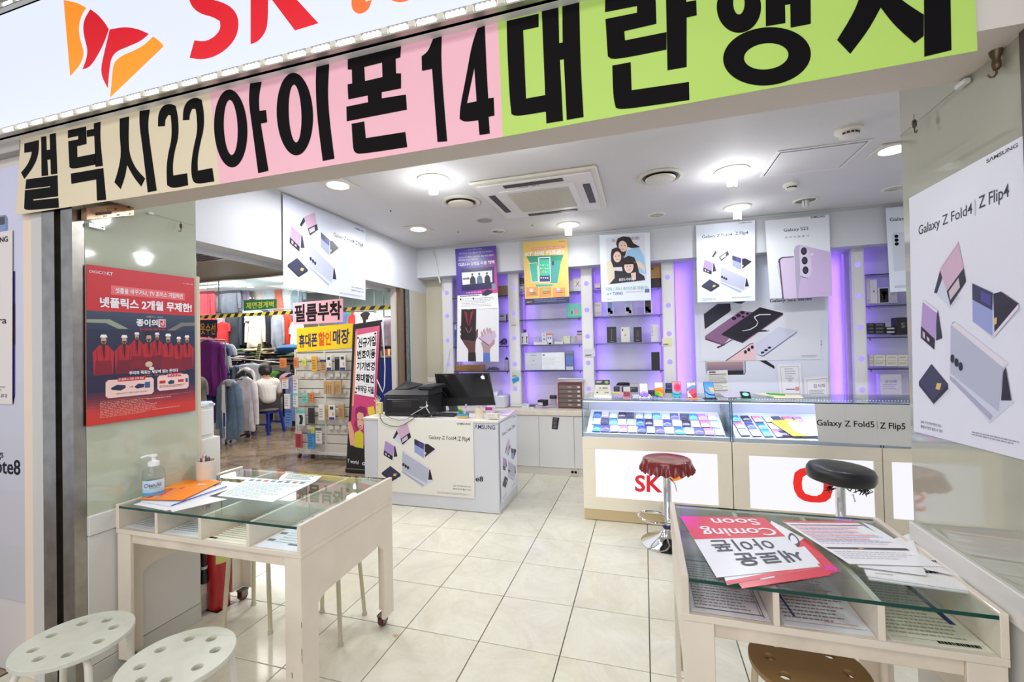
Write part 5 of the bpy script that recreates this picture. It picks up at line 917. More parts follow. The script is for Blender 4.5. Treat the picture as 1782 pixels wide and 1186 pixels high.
B().lathe([(.017, .145), (.017, .165), (.012, .168), (.006, .17), (.005, .19)], 16).lathe([(.011, .188), (.011, .198), (.001, .2)], 14).tube([(0, 0, .194), (-.02, -.003, .195), (-.034, -.005, .190)], .0045, 8).build('pump', mat((236, 238, 240), .3), t, local=True, smooth=True)
# pen cup
PC = Vector((-1.05, -.235, .751)); t = thing('pen_cup', 'cream pen cup full of pens at the back corner of the left table', 'pen holder', PC); b = B()
b.lathe([(.044, 0), (.045, .004), (.045, .112), (.042, .112), (.042, .006), (.001, .006)], 28, close=False).build('cup', CREAM, t, local=True, smooth=True)
r_ = random.Random(2)
for k in range(12):
    a = r_.uniform(0, 2*PI); q = .02*r_.random(); e = .012+.026*r_.random(); c, cn = [((30, 28, 34), 'black'), ((240, 240, 244), 'glossy white'), ((40, 60, 120), 'dark blue'), ((206, 196, 190), 'warm grey'), ((60, 56, 60), 'charcoal'), ((120, 50, 60), 'wine red'), ((90, 110, 160), 'steel blue'), ((226, 206, 180), 'cream'), ((150, 190, 220), 'light blue'), ((90, 70, 60), 'brown'), ((200, 110, 90), 'coral'), ((110, 110, 116), 'mid grey')][k]; h = r_.uniform(.122, .142)
    pt = thing('pen', cn+' pen among those crowding the cream cup on the left table', 'pen', PC, group='pens crowding the cream pen cup'); p0 = Vector((math.cos(a)*q, math.sin(a)*q, .008)); p1 = Vector((math.cos(a)*e*.85, math.sin(a)*e*.85, h)); m_ = (p0*.25+p1*.75)
    B().cyl(p0, m_, .0035, n=8).build('barrel', mat(c, .3), pt, local=True, smooth=True); B().cyl(m_, p1, .0042, .003, 8).build('cap', mat(tuple(min(255, v+20) for v in c), .3), pt, local=True, smooth=True)
t = thing('pen', 'white pen sticking up tallest out of the cream pen cup', 'pen', PC); B().cyl((.0, 0, .01), (.004, -.006, .15), .005, .004, 8).build('barrel', WHITE, t, local=True, smooth=True); B().cyl((.004, -.006, .15), (.0042, -.0065, .158), .004, .002, 8).build('tip', mat((200, 200, 204)), t, local=True)
t = thing('wire_hook', 'small black bent wire hook on the rear edge of the left table glass', 'hook', at(380, 832, 'z', .752)); B().tube([at(x, y, 'z', .756) for x, y in ((377, 828), (381, 830), (377, 833), (383, 836))], .002, 6).build('wire', BLACK, t, smooth=True)
# ---- on the right table's glass
def coming(b, f):
    pr_rect(b, f, .0, .0, 1, .45, mat((226, 64, 78), .3), 1)
    for i in range(6): pr_poly(b, f, [(0, .0), (.26-.04*i, .0), (.16-.026*i, .28-.04*i), (0, .3-.045*i)], mat((226+3*i, 62-2*i, 100+18*i), .3), 1.1+.1*i)
t, f = flat('red and white flyer partly hidden under the front coming-soon flyer', [(1342, 906), (1406, 940), (1462, 994), (1290, 1022)], ZT, 'flyer', 'flyer', c=(226, 68, 80), prints=lambda b, f: (pr_poly(b, f, [(-.0, .0), (.92, -.02), (.5, .42), (.05, .45)], WT_, 1), pr_poly(b, f, [(.9, .8), (1, .9), (.97, 1), (.84, .9)], mat((224, 40, 170), .3), 1), pr_poly(b, f, ell(.6, .2, .12, .16), mat((70, 70, 76)), 2, holes=[ell(.6, .2, .08, .11)])), rough=.25)
t, f = flat('second red flyer edge sticking out below the front coming-soon flyer', [(1262, 985), (1425, 970), (1445, 1000), (1292, 1023)], ZT+.001, 'flyer', 'flyer', c=(222, 60, 74), prints=lambda b, f: (pr_poly(b, f, [(.2, .55), (.45, .5), (.4, .75), (.25, .78)], WT_, 1), pr_rect(b, f, .55, .45, .9, .55, WT_, 1)), rough=.25)
t, f = flat('white flyer with red bottom edge just under the front coming-soon flyer', [(1250, 975), (1400, 950), (1432, 985), (1265, 1017)], ZT+.002, 'flyer', 'flyer', c=(236, 238, 244), prints=lambda b, f: (pr_rect(b, f, 0, .86, 1, 1, mat((224, 62, 76), .3), 1), pr_poly(b, f, ell(.42, .62, .13, .10), mat((70, 70, 76)), 1)), rough=.25)
P = [(1184, 898), (1329, 900), (1427, 985), (1247, 1004)]
t, f = flat('front flyer reading Coming Soon upside down in white on red, with black Korean letters', P, ZT+.004, 'flyer', 'flyer', c=(238, 240, 246), prints=coming, rough=.25); b = B()
f2 = F(f.c[2], f.c[3], f.c[0], f.c[1], (0, 0, 1)); GR = mat((70, 70, 78))
pr_text(b, f2, 'Coming', .05, .575, .86, .785, WT_, 3, .03); pr_text(b, f2, 'Soon', .12, .805, .66, .955, WT_, 3, .03); pr_text(b, f2, '아이폰', .22, .325, .86, .52, GR, 3, .02); pr_text(b, f2, '새로운', .05, .095, .72, .29, GR, 3, .03); b.build('lettering', None, t)
Bk = [(1495, 985), (1612, 950), (1697, 1030), (1516, 1006)]
for i, (c4, z, lab) in enumerate((([(1495, 975), (1610, 950), (1697, 1031), (1512, 1006)], ZT, 'lowest white booklet of the pile near the right table corner'), ([(1490, 960), (1590, 925), (1694, 1026), (1508, 999)], ZT+.006, 'second white booklet of the pile near the right table corner'), ([(1470, 960), (1590, 940), (1612, 1000), (1495, 985)], ZT+.011, 'thin leaflet between the booklets and the top price list'))):
    t, f = flat(lab, c4, z, 'booklet', 'booklet', th=.005 if i < 2 else .002, c=(230, 230, 232), prints=(lambda b, f: (pr_lines(b, f, .45, .55, .95, .85, 3, INK, 1, 3, .4), pr_lines(b, f, .1, .9, .3, .93, 1, GR, 1))) if i == 1 else None)
def plist(b, f):
    pr_rect(b, f, 0, 0, 1, .045, mat((232, 90, 84), .3), 1); pr_rect(b, f, .03, .10, .99, .12, mat((60, 50, 60)), 1); pr_lines(b, f, .05, .14, .97, .60, 12, mat((206, 190, 210)), 1, 3, .4); pr_lines(b, f, .05, .20, .97, .56, 7, mat((190, 204, 236)), 1.4, 6, .3); pr_lines(b, f, .05, .16, .97, .52, 4, mat((240, 190, 196)), 1.8, 7, .5)
    pr_poly(b, f, [(.02, .665), (.98, .655), (.98, .70), (.04, .70)], mat((70, 50, 54)), 1.5); pr_rect(b, f, .40, .67, .46, .69, mat((210, 160, 60)), 2); pr_lines(b, f, .05, .75, .95, .92, 4, mat((190, 190, 200)), 1, 8, .3)
t, f = flat('large price list with a red top edge and dark bands on the right table', [(1361, 906), (1488, 907), (1640, 985), (1478, 980)], ZT+.014, 'price_list', 'paper', c=(236, 236, 240), prints=plist)
t, f = flat('white sheet sloping off the right side of the price list', [(1500, 908), (1520, 915), (1660, 1000), (1612, 990)], ZT+.012, 'price_list', 'paper', c=(232, 232, 236))
# ============================================================ STOOLS
def stool(lab, x, y, rz, c, z=.45, r=.16, legc=(212, 208, 196), group=None):
    t = thing('perforated_stool', lab, 'stool', (x, y, 0), rz, group=group)
    loops = [ell(0, 0, r, r, 40)]+[ell(.102*math.cos(a), .102*math.sin(a), .0165, .0165, 12) for a in [PI/8+k*PI/4 for k in range(8)]]
    b = B(); b.slab(loops, lambda u, v: Vector((u, v, z-.016)), lambda u, v: Vector((u, v, z))); b.build('seat', mat(c, .35, var=.04, scale=14), t, local=True, bevel=.003, fix=True)
    for k in range(4):
        a = PI/4+k*PI/2; d = Vector((math.cos(a), math.sin(a), 0)); L = B().tube([d*.05+Vector((0, 0, z-.026)), d*.115+Vector((0, 0, z-.026)), d*.134+Vector((0, 0, z-.034)), d*.145+Vector((0, 0, z-.06)), d*.175+Vector((0, 0, .012))], .0105, 10).build('leg', mat(legc, .35), t, local=True, smooth=True)
        B().cyl(d*.175+Vector((0, 0, 0)), d*.1745+Vector((0, 0, .016)), .0135, n=10).build('foot', mat((190, 186, 172), .5), L, local=True, smooth=True)
    B().tube([(math.cos(a)*.11, math.sin(a)*.11, z-.026) for a in [i*PI/12 for i in range(24)]], .006, 6, True).build('ring', mat(legc, .35), t, local=True, smooth=True)
    return t
SWH = (202, 203, 190)
stool('white perforated stool at the bottom left corner', -.72, -.98, .5, SWH); stool('white perforated stool nearest the left table', -.26, -.96, .25, SWH)
stool('tan perforated stool pushed under the right table', 1.66, -.48, .3, (150, 116, 70), legc=(206, 190, 160))
stool('cream-legged stool tucked under the left side of the left table', -.80, -.13, .25, SWH, legc=(196, 188, 160)); stool('cream-legged stool tucked under the right side of the left table', -.38, -.10, .15, SWH, legc=(196, 188, 160))
# bar stools
def skirt(b, n, r0, r1, z0, z1, amp, k):
    vs = []; R = 6
    for j in range(R):
        tt_ = j/(R-1)
        for i in range(n):
            a = 2*PI*i/n; rr = r0+(r1-r0)*tt_**1.3+amp*tt_*math.cos(a*k); vs.append((rr*math.cos(a), rr*math.sin(a), z0+(z1-z0)*tt_+.010*tt_*math.cos(a*k)))
    b.add(vs, [(j*n+i, j*n+(i+1) % n, (j+1)*n+(i+1) % n, (j+1)*n+i) for j in range(R-1) for i in range(n)])
def bar_base(t, ztop, ring):
    B().lathe([(.192, 0), (.192, .006), (.17, .018), (.12, .034), (.07, .062), (.042, .10), (.036, .11)], 48).build('chrome_base', CHROME, t, local=True, smooth=True)
    B().lathe([(.036, .108), (.038, .112), (.038, .13), (.034, .135)], 24).build('collar', mat((40, 36, 96), .4), t, local=True, smooth=True)
    B().lathe([(.029, .13), (.029, .19), (.0275, .192), (.0275, ztop)], 24).build('column', CHROME, t, local=True, smooth=True)
    B().tube([(.0, .0, ring+.01)]+[(-.09+.115*math.cos(a), -.01+.11*math.sin(a), ring-.008*math.cos(a)) for a in [-.5+i*(-2*PI+1.0)/20 for i in range(21)]]+[(.0, .0, ring+.01)], .008, 8).build('foot_ring', CHROME, t, local=True, smooth=True)
    B().tube([(.02, -.02, ztop-.02), (.05, -.05, ztop-.05), (.06, -.055, ztop-.10)], .004, 6).build('lift_lever', CHROME, t, local=True, smooth=True)
t = thing('bar_stool', 'dark red bottle-cap bar stool on a chrome pedestal', 'bar stool', (1.345, 1.335, 0)); bar_base(t, .49, .18)
RC = mat((122, 16, 18), .25, coat=.5, var=.10, scale=18); b = B(); b.lathe([(.160, .585), (.168, .594), (.164, .603), (.152, .608), (.148, .605), (.06, .606), (.001, .606)], 56, close=False); b.build('seat', RC, t, local=True, smooth=True)
b = B(); skirt(b, 168, .167, .188, .594, .522, .0075, 21); skirt(b, 168, .163, .183, .592, .522, .007, 21); b.build('crimped_skirt', RC, t, local=True, smooth=True); B().lathe([(.16, .545), (.06, .49)], 24).build('seat_plate', BLACK, t, local=True)
t = thing('bar_stool', 'black padded bar stool in front of the red ring sign', 'bar stool', (2.41, 1.34, 0)); bar_base(t, .50, .18)
mx = Matrix.Translation((0, 0, .50)) @ Matrix.Rotation(.06, 4, 'Y'); BP = mat((26, 26, 30), .38); B().lathe([(.14, .005), (.178, .018), (.190, .045), (.189, .08), (.175, .105), (.155, .113), (.06, .116), (.001, .117)], 48, mx=mx, close=False).lathe([(.14, .005), (.001, .004)], 48, mx=mx, close=False).build('padded_seat', BP, t, local=True, smooth=True)
r_ = random.Random(9); b = B()
for cx, s in ((-.09, 1), (.05, .7), (.10, 1.1)):
    for k in range(10): p0 = Vector((cx+r_.uniform(-.02, .02), -.12+r_.uniform(-.01, .02), .506)); b.tube([p0, p0+Vector((r_.uniform(-.02, .02), -.01, -.012*s)), p0+Vector((r_.uniform(-.03, .03), -.012, -.034*s*r_.random()-.005))], .003, 5)
b.build('torn_lining', BLACK, t, local=True)['kind'] = 'stuff'
# ============================================================ GLASS COUNTERS
def counter(lab, x0, x1, ml=.10, mr=.10):
    t = thing('glass_counter', lab, 'display counter', ((x0+x1)/2, 1.95, 0)); y0, y1 = 1.63, 2.2; zb = .678
    P = B(); P.cbox(x0, x1, y0, y1, .09, .195, .002).cbox(x0, x0+ml, y0, y1, .195, .583, .002).cbox(x1-mr, x1, y0, y1, .195, .583, .002).cbox(x0, x1, y0, y1, .583, zb, .002).box(x0+ml, x1-mr, y0+.03, y1-.01, .19, .59); P.build('carcass', CREAM2, t)
    B().cbox(x0+.004, x1-.004, y0+.004, y1, .004, .09, .002).build('plinth', mat((206, 186, 144), .45), t)
    L = B().box(x0+ml, x1-mr, y0+.008, y0+.012, .195, .583).build('light_panel', E_((248, 248, 255), .93), t)
    B().box(x0+.005, x1-.005, y0+.004, y1-.004, zb, zb+.004).build('case_floor', mat((232, 232, 244), .4), t)
    B().cbox(x0+.003, x1-.003, y0+.006, y0+.02, zb+.004, zb+.032, .001).build('front_lip', mat((222, 222, 236), .3), t)
    B().add([(x0+.03, y0+.03, zb+.03), (x1-.03, y0+.03, zb+.03), (x1-.03, y1-.15, zb+.165), (x0+.03, y1-.15, zb+.165), (x0+.03, y0+.03, zb+.005), (x1-.03, y0+.03, zb+.005), (x1-.03, y1-.15, zb+.005), (x0+.03, y1-.15, zb+.005)], [(0, 1, 2, 3), (4, 5, 1, 0), (5, 6, 2, 1), (7, 4, 0, 3), (6, 7, 3, 2)]).build('sloping_tray', mat((204, 204, 222), .35), t)
    g = glass((236, 244, 246), .8)
    B().quad((x0+.004, y0+.004, zb), (x1-.004, y0+.004, zb), (x1-.004, y0+.004, .979), (x0+.004, y0+.004, .979)).build('front_pane', g, t)
    for x in (x0+.004, x1-.004): B().quad((x, y0+.004, zb), (x, y1, zb), (x, y1, .979), (x, y0+.004, .979)).build('side_pane', g, t); B().box(x-.003, x+.003, y0, y0+.006, zb, .978).build('pane_edge', mat((52, 90, 104), .15), t)
    b = B(); b.use(glass((226, 240, 236), .9)).quad((x0-.004, y0-.004, .985), (x1, y0-.004, .985), (x1, y1, .985), (x0-.004, y1, .985)); b.use(mat((44, 78, 76), .15)).quad((x0-.004, y0-.004, .977), (x1, y0-.004, .977), (x1, y0-.004, .985), (x0-.004, y0-.004, .985)); b.build('top_pane', None, t)
    B().box(x0+.01, x1-.01, y0+.012, y0+.026, .966, .976).build('light_strip', E_((225, 230, 255), 2.2), t)
    w = B(); 
    for k in range(int((x1-x0)/.02)): w.sphere((x0+.02+k*.02, y1-.17, .955), .003, 6)
    w.build('lamp_dots', E_((240, 240, 255), 4), t)['kind'] = 'stuff'
    B().box(x0+.01, x1-.01, y1-.14, y1-.13, zb+.0, .94).build('rear_panel', mat((176, 174, 196), .4), t)
    light('AREA', ((x0+x1)/2, y0+.06, .965), 4.6, (.86, .88, 1), x1-x0-.1, .02, rot=(.5, 0, 0)) 
    return t
CT1 = counter('glass-topped cream counter with a lit SK panel', .703, 1.823); CT2 = counter('glass-topped cream counter with a lit red ring panel', 1.829, 2.768, .11, .051); CT3 = counter('glass-topped cream counter running behind the right glass column', 2.773, 3.9, .05, .10)
# prints on the lit panels
b = B(); y = 1.634; wp = lambda x, y_: at(x, y_, 'y', 1.637)
f = px_frame([(1105, 826), (1152, 826), (1152, 857), (1105, 855)], 'y', 1.637, (0, -1, 0)); pr_text(b, f, 'SK', 0, 0, 1.02, 1, mat((214, 28, 40), .5, emit=.35), 1, .05)
o1, r1 = mat((250, 140, 50), .5, emit=.5), mat((214, 28, 40), .5, emit=.35); ZZ = lambda x, y_: (x/3.707+1000, y_/3.707+640)
b.use(o1).poly([[(622, 690), (722, 690), (690, 715), (655, 728), (622, 730)]], lambda x, y_: at(*ZZ(x, y_), 'y', 1.6365)); b.use(o1).poly([[(560, 640), (640, 600), (720, 630), (724, 684), (622, 684)]], lambda x, y_: at(*ZZ(x, y_), 'y', 1.6365)); b.build('logo_print', None, CT1)
Z4 = lambda x, y_: (x/4.562+1260, y_/4.562+660)
out = [(560, 740), (600, 710), (650, 698), (720, 720), (800, 782), (845, 785), (861, 800), (861, 890), (845, 940), (810, 968), (760, 977), (690, 974), (630, 960), (585, 930), (558, 880), (547, 820)]; inn = [(625, 775), (650, 757), (700, 755), (760, 768), (785, 790), (790, 840), (787, 880), (770, 908), (735, 924), (690, 920), (645, 905), (622, 870), (618, 820)]
b = B(); b.use(mat((250, 44, 40), .5, emit=.35)).poly([out, inn], lambda x, y_: at(*Z4(x, y_), 'y', 1.6365)); b.build('logo_print', None, CT2)
# paper banner across the front of the second counter glass
f = px_frame([(1417, 702), (1579, 704), (1579, 777), (1424, 768)], 'y', 1.6255); f = F(f.c[0], f.c[1]+Vector((.02, 0, 0)), f.c[2]+Vector((.03, 0, 0)), f.c[3]); t = poster('poster', 'long white paper lettered Galaxy Z Fold5 on the counter front glass', 'poster', f, mat((226, 226, 224), .5)); b = B()
pr_text(b, f, 'Galaxy Z Fold5', .005, .42, .62, .62, INK, 1, .02); pr_rect(b, f, .648, .42, .652, .60, GR, 1); pr_text(b, f, 'Z Flip5', .675, .44, .935, .64, INK, 1, .03); b.build('lettering', None, t)
b = B()
for u in (.315, .645): pr_rect(b, f, u, 0, u+.002, 1, mat((206, 206, 204)), 1)
b.build('fold_lines', None, t)
# dummy phones on the sloping trays
ZS = lambda y: .678+.03+(y-1.66)*(.135/.39)+.004
WPS = [((40, 60, 130), (90, 130, 220)), ((214, 204, 232), (176, 160, 216)), ((60, 120, 200), (120, 190, 240)), ((90, 84, 120), (60, 56, 90)), ((170, 184, 226), (214, 224, 246)), ((50, 50, 170), (110, 120, 240)), ((176, 110, 226), (226, 160, 240)), ((36, 34, 60), (80, 70, 110)), ((230, 176, 212), (240, 214, 236)), ((230, 100, 140), (246, 180, 200)), ((40, 70, 200), (90, 210, 230)), ((150, 170, 214), (196, 206, 236)), ((70, 66, 150), (130, 120, 210))]
CN = {0: 'navy', 1: 'pale lilac', 2: 'sky blue', 3: 'dark plum', 4: 'pale white', 5: 'indigo', 6: 'violet', 7: 'black', 8: 'light pink', 9: 'rose', 10: 'bright blue', 11: 'icy', 12: 'dusky blue'}
def dummy(lab, x, y, w, h, ci, rz=0.0, top=None):
    sl = math.atan(.135/.39); R_ = Matrix.Translation((x, y, ZS(y))) @ Matrix.Rotation(sl, 4, 'X') @ Matrix.Rotation(rz, 4, 'Z'); t = thing('dummy_phone', lab, 'phone', (0, 0, 0)); t.location = (x, y, ZS(y)); t.rotation_euler = R_.to_euler(); WM[t] = R_
    B().cbox(-w/2, w/2, 0, h, -.0015, .0065, .002).build('phone_body', mat((50, 48, 62) if ci % 2 else (120, 120, 140), .3), t, local=True)
    f = F((-w/2+.002, h-.002, .0068), (w/2-.002, h-.002, .0068), (w/2-.002, .002, .0068), (-w/2+.002, .002, .0068), (0, 0, 1)); b = B(); c0, c1 = WPS[ci]; pr_grad(b, f, 0, 0, 1, 1, c0, c1, 4, 0)
    pr_poly(b, f, [(0, .6), (.5, .35), (1, .55), (1, .7), (.4, .6), (0, .85)], mat(tuple(min(255, v+30) for v in c1), .3), .3)
    if ci % 3 == 1:
        for k in range(4): pr_rect(b, f, .12+.2*k, .55, .24+.2*k, .7, mat((246, 246, 252), .3), .6)
    b.build('screen', None, t, local=True)
rowd = [(1.668, .108, 15, (10, 12, 1, 6, 4, 5, 11, 12, 8, 10, 11, 12, 6, 4)), (1.778, .108, 14, (4, 3, 2, 4, 11, 0, 7, 8, 5, 1, 7, 8, 9, 4)), (1.890, .112, 14, (0, 1, 4, 7, 3, 11, 11, 2, 4, 12, 3, 2, 6, 8))]
for ri, (yy, h, n, cs) in enumerate(rowd):
    xa, xb = .765, 1.775
    for k in range(14):
        x = xa+(xb-xa)*(k+.5)/14 + ((.013, .0, -.006)[ri]); dummy('%s-screened dummy phone, %s from the left in the %s row of the SK counter' % (CN[cs[k]], ordn(k), ['front', 'middle', 'rear'][ri]), x, yy, .0655, h, cs[k], .02*((k*7) % 5-2))
rows2 = [(1.675, (11, 8, 2, 6)), (1.775, (9, 5, 10, 1)), (1.885, (2, 7, 9, 4, 3, 9, 6))]
for ri, (yy, cs) in enumerate(rows2):
    for k, ci in enumerate(cs):
        if ri == 2 and k >= 4: x = 2.215+(k-4)*.075
        else: x = 1.93+k*.079-ri*.008
        dummy('%s-screened dummy phone, %s from the left in the %s row of the ring counter' % (CN[ci], ordn(k), ['front', 'middle', 'rear'][ri]), x, yy, .062, .100, ci, .12)
for lab, x, ci in (('dummy phone lying flat at the right of the yellow leaflet in the ring counter', 2.34, 4), ('dark dummy phone tilted under the yellow leaflet', 2.21, 7)): dummy(lab, x, 1.68, .07, .09, ci, .15)
def leaf(lab, c4, z, fn, c): f = F(*[Vector(p) for p in c4], (0, -.3, 1)); t = thing('leaflet', lab, 'leaflet', f.mid()); sheet(f, .001, 3, m=mat(c, .4)).build('sheet', None, t); b = B(); fn(b, f); b.build('print', None, t)
leaf('yellow leaflet over the dummy phones in the ring counter', [(2.14, 1.88, .81), (2.33, 1.90, .815), (2.38, 1.68, .735), (2.24, 1.67, .732)], 0, lambda b, f: (pr_lines(b, f, .1, .3, .9, .4, 1, mat((150, 110, 30)), 1), pr_poly(b, f, ell(.75, .55, .3, .45, 20), mat((222, 232, 246)), 1.2), pr_rect(b, f, .1, .7, .6, .72, mat((240, 170, 140)), 1)), (216, 176, 72)); leaf('icy blue leaflet beside the yellow one in the ring counter', [(2.33, 1.86, .805), (2.42, 1.84, .80), (2.50, 1.68, .738), (2.36, 1.68, .738)], 0, lambda b, f: pr_lines(b, f, .2, .3, .8, .4, 1, mat((120, 160, 190)), 1), (214, 228, 244))
# phones standing on the counter top
def standing(lab, px, y, w, h, scr, standc, lean=.35, yaw=0.0):
    p = at(px, 688, 'y', y); t = thing('display_phone', lab, 'phone', (p.x, y, .986), yaw); mx = Matrix.Translation((0, 0, .008)) @ Matrix.Rotation(-lean, 4, 'X')
    B().cbox(-w/2, w/2, 0, .008, 0, h, .003, mx).build('phone_body', mat((70, 70, 90), .25), t, local=True)
    q = lambda u, v, k=0: mx @ Vector((-w/2+.003+u*(w-.006), -.0006*(1+k), h-.004-v*(h-.008))); f = F(q(0, 0), q(1, 0), q(1, 1), q(0, 1)); b = B(); scr(b, f); b.build('screen', None, t, local=True)
    B().cbox(-w*.62, w*.62, -.02, .05, 0, .004, .001).box(-w/2-.004, -w/2+.010, -.012, .0, .003, .014).box(w/2-.010, w/2+.004, -.012, 0, .003, .014).box(-.012, .012, -.011, -.004, .003, .010).build('stand', mat(standc, .35), t, local=True); return t
def sw(bg, waves):
    def g(b, f):
        pr_grad(b, f, 0, 0, 1, 1, bg[0], bg[1], 8, 0, emit=.25)
        for i, (p, c) in enumerate(waves): pr_poly(b, f, p, mat(c, .3, emit=.25), .4+.3*i)
        pr_poly(b, f, ell(.5, .035, .035, .016, 8), BLACK, 3)
    return g
standing('pale lilac phone on a stand, first from the left on the counter', 1121, 1.80, .072, .118, sw(((232, 230, 238), (222, 214, 236)), [([(0, .75), (.5, .6), (1, .7), (1, 1), (0, 1)], (190, 160, 226)), ([(0, .9), (.5, .75), (1, .82), (1, 1), (0, 1)], (150, 110, 210))]), (206, 206, 216), yaw=.12)
standing('white, orange and green phone on a stand, second from the left', 1147, 1.78, .070, .128, sw(((240, 244, 246), (236, 240, 238)), [([(0, .4), (1, .3), (1, 1), (0, 1)], (250, 170, 50)), ([(0, .45), (.5, .4), (1, .55), (1, .75), (.5, .6), (0, .65)], (252, 130, 40)), ([(0, .62), (.5, .7), (.8, 1), (0, 1)], (110, 190, 60)), ([(0, .82), (.4, .9), (.5, 1), (0, 1)], (30, 130, 100))]), (160, 156, 200))
standing('pink and teal swirl phone on a stand, third from the left', 1178, 1.78, .072, .132, sw(((240, 150, 160), (120, 200, 220)), [(ell(.6, .38, .42, .3), (244, 90, 130)), (ell(.66, .36, .25, .18), (240, 60, 110)), ([(0, .68), (.5, .78), (1, .66), (1, 1), (0, 1)], (70, 180, 206)), ([(.1, .78), (.5, .85), (1, .76), (1, .8), (.5, .9), (.1, .83)], (30, 110, 150))]), (150, 170, 190))
standing('blue and red wave phone on an orange stand, fourth from the left', 1204, 1.76, .070, .130, sw(((226, 236, 244), (240, 224, 226)), [([(0, .4), (.6, .18), (1, .2), (1, .5), (0, .6)], (120, 150, 220)), ([(.1, .65), (.6, .4), (1, .45), (1, .9), (.4, .85)], (232, 90, 110)), ([(.4, .85), (1, .7), (1, 1), (.6, 1)], (214, 50, 90))]), (240, 170, 80))
standing('blue and gold phone on a black stand, fifth from the left', 1236, 1.75, .076, .134, sw(((70, 150, 230), (150, 200, 240)), [([(.5, .3), (1, .4), (1, .7), (.6, .6)], (250, 200, 130)), ([(0, .55), (.4, .75), (1, .8), (1, .9), (.4, .85), (0, .65)], (40, 70, 190)), ([(0, .75), (.5, .9), (1, .95), (1, 1), (0, 1)], (110, 190, 246))]), (50, 50, 56), yaw=.15)
p = at(1299, 690, 'y', 1.76); t = thing('flip_phone', 'small folded mint-screened flip phone on a green pad', 'phone', (p.x, 1.76, .986)); mx = Matrix.Translation((0, 0, .012)) @ Matrix.Rotation(-.9, 4, 'X') @ Matrix.Rotation(.08, 4, 'Z')
B().cbox(-.036, .036, 0, .014, 0, .07, .003, mx).build('phone_body', mat((60, 62, 70), .3), t, local=True); q = lambda u, v: mx @ Vector((-.033+u*.066, -.0008, .067-v*.064)); f = F(q(0, 0), q(1, 0), q(1, 1), q(0, 1)); b = B(); pr_rect(b, f, 0, 0, 1, 1, mat((24, 28, 32), .2), 0); pr_poly(b, f, ell(.5, .45, .36, .3), mat((150, 226, 214), .3), .5); b.build('screen', None, t, local=True); B().cbox(-.06, .06, -.03, .06, 0, .006, .001).build('pad', mat((150, 206, 190), .3), t, local=True)
p = at(1049, 690, 'y', 1.80); t = thing('desk_card', 'white A-shaped price card with a black header at the left end of the counter', 'sign', (p.x, 1.80, .986)); W_ = .066; a = Vector
b = B(); b.add([(-.072, -.03, 0), (.072, -.03, 0), (.058, .02, .145), (-.058, .02, .145), (-.072, .075, 0), (.072, .075, 0)], [(0, 1, 2, 3), (5, 4, 3, 2), (0, 3, 4), (1, 5, 2), (0, 4, 5, 1)]); b.build('card', mat((228, 222, 208), .4), t, local=True)
f = F((-.058, .0192, .1455), (.058, .0192, .1455), (.072, -.0308, 0), (-.072, -.0308, 0)); b = B(); pr_poly(b, f, [(-.02, 0), (1.02, 0), (1.0, .27), (0, .27)], mat((44, 50, 48), .3), 1); pr_lines(b, f, .06, .06, .5, .2, 2, WT_, 2, 3, .5); pr_poly(b, f, ell(.78, .13, .14, .09), mat((150, 180, 130)), 2)
for u in (.3, .5, .62, .74): pr_rect(b, f, u, .42, u+.08, .5, mat((90, 90, 90)), 2)
for u, c in ((.12, (60, 70, 70)), (.62, (170, 150, 130)), (.76, (190, 110, 100))): pr_rect(b, f, u, .68, u+.12, .74, mat(c), 2)
pr_rect(b, f, .1, .58, .9, .585, GR, 2); b.build('print', None, t, local=True)
PB('small white and pink card box on the counter beside the price card', 1085, 673, 1097, 692, 1.76, (226, 222, 224), .02, art=a_rect((0, .42, 1, 1, (190, 90, 104)), (.15, .55, .3, .62, (240, 210, 214)), (.6, .55, .75, .62, (240, 210, 214)), (.2, .75, .8, .78, (230, 190, 196))))
for i, (px, py, c, lab) in enumerate(((1072, 683, (226, 232, 110), 'yellow sticky note pad on the counter beside the price card'), (1081, 685, (240, 190, 190), 'pink sticky note pad on the counter next to the yellow one'))):
    p = at(px, py, 'z', .99); t = thing('note_pad', lab, 'note pad', (p.x, min(p.y, 2.1), .986), .2*i); B().cbox(-.03, .03, -.03, .03, 0, .012, .001).build('pad', mat(c, .6), t, local=True); B().box(-.029, .029, .026, .0305, .001, .013).build('glue_edge', mat(tuple(int(v*.9) for v in c), .6), t, local=True)
for (c4, lab, c, nm) in (([(1062, 686), (1085, 685), (1086, 690), (1060, 690)], 'lilac paper slip under the yellow note pad', (190, 180, 214), 'paper_sheet'), ([(1100, 686), (1130, 685), (1136, 691), (1102, 692)], 'white slip of paper lying before the lilac phone', (226, 222, 226), 'paper_sheet'), ([(1252, 683), (1285, 682), (1296, 690), (1262, 691)], 'clear lilac plastic sleeve between the two counters', (206, 200, 224), 'plastic_sleeve'), ([(1310, 684), (1345, 683), (1400, 690), (1345, 690)], 'pale yellow paper under the green pen', (232, 232, 190), 'paper_sheet')):
    flat(lab, c4, .987, nm, 'paper', c=c)
flat('salmon-edged notebook under the green pen on the right counter', [(1338, 686), (1392, 687), (1398, 691), (1348, 691)], .992, 'notebook', 'notebook', th=.004, c=(236, 222, 196))
t = thing('green_pen', 'thick green marker pen lying on papers on the right counter', 'pen', at(1350, 686, 'z', .998)); b = B(); P0, P1 = at(1333, 684, 'z', 1.0), at(1366, 686.5, 'z', 1.0); b.tube([P0, P0.lerp(P1, .1), P0.lerp(P1, .35), P0.lerp(P1, .8), P1], [.002, .005, .0075, .007, .006], 10); b.build('barrel', mat((60, 180, 50), .3), t, smooth=True); B().tube([P0.lerp(P1, .02), P0.lerp(P1, .18)], [.0035, .0062], 8).build('cap', mat((30, 110, 40), .3), t)
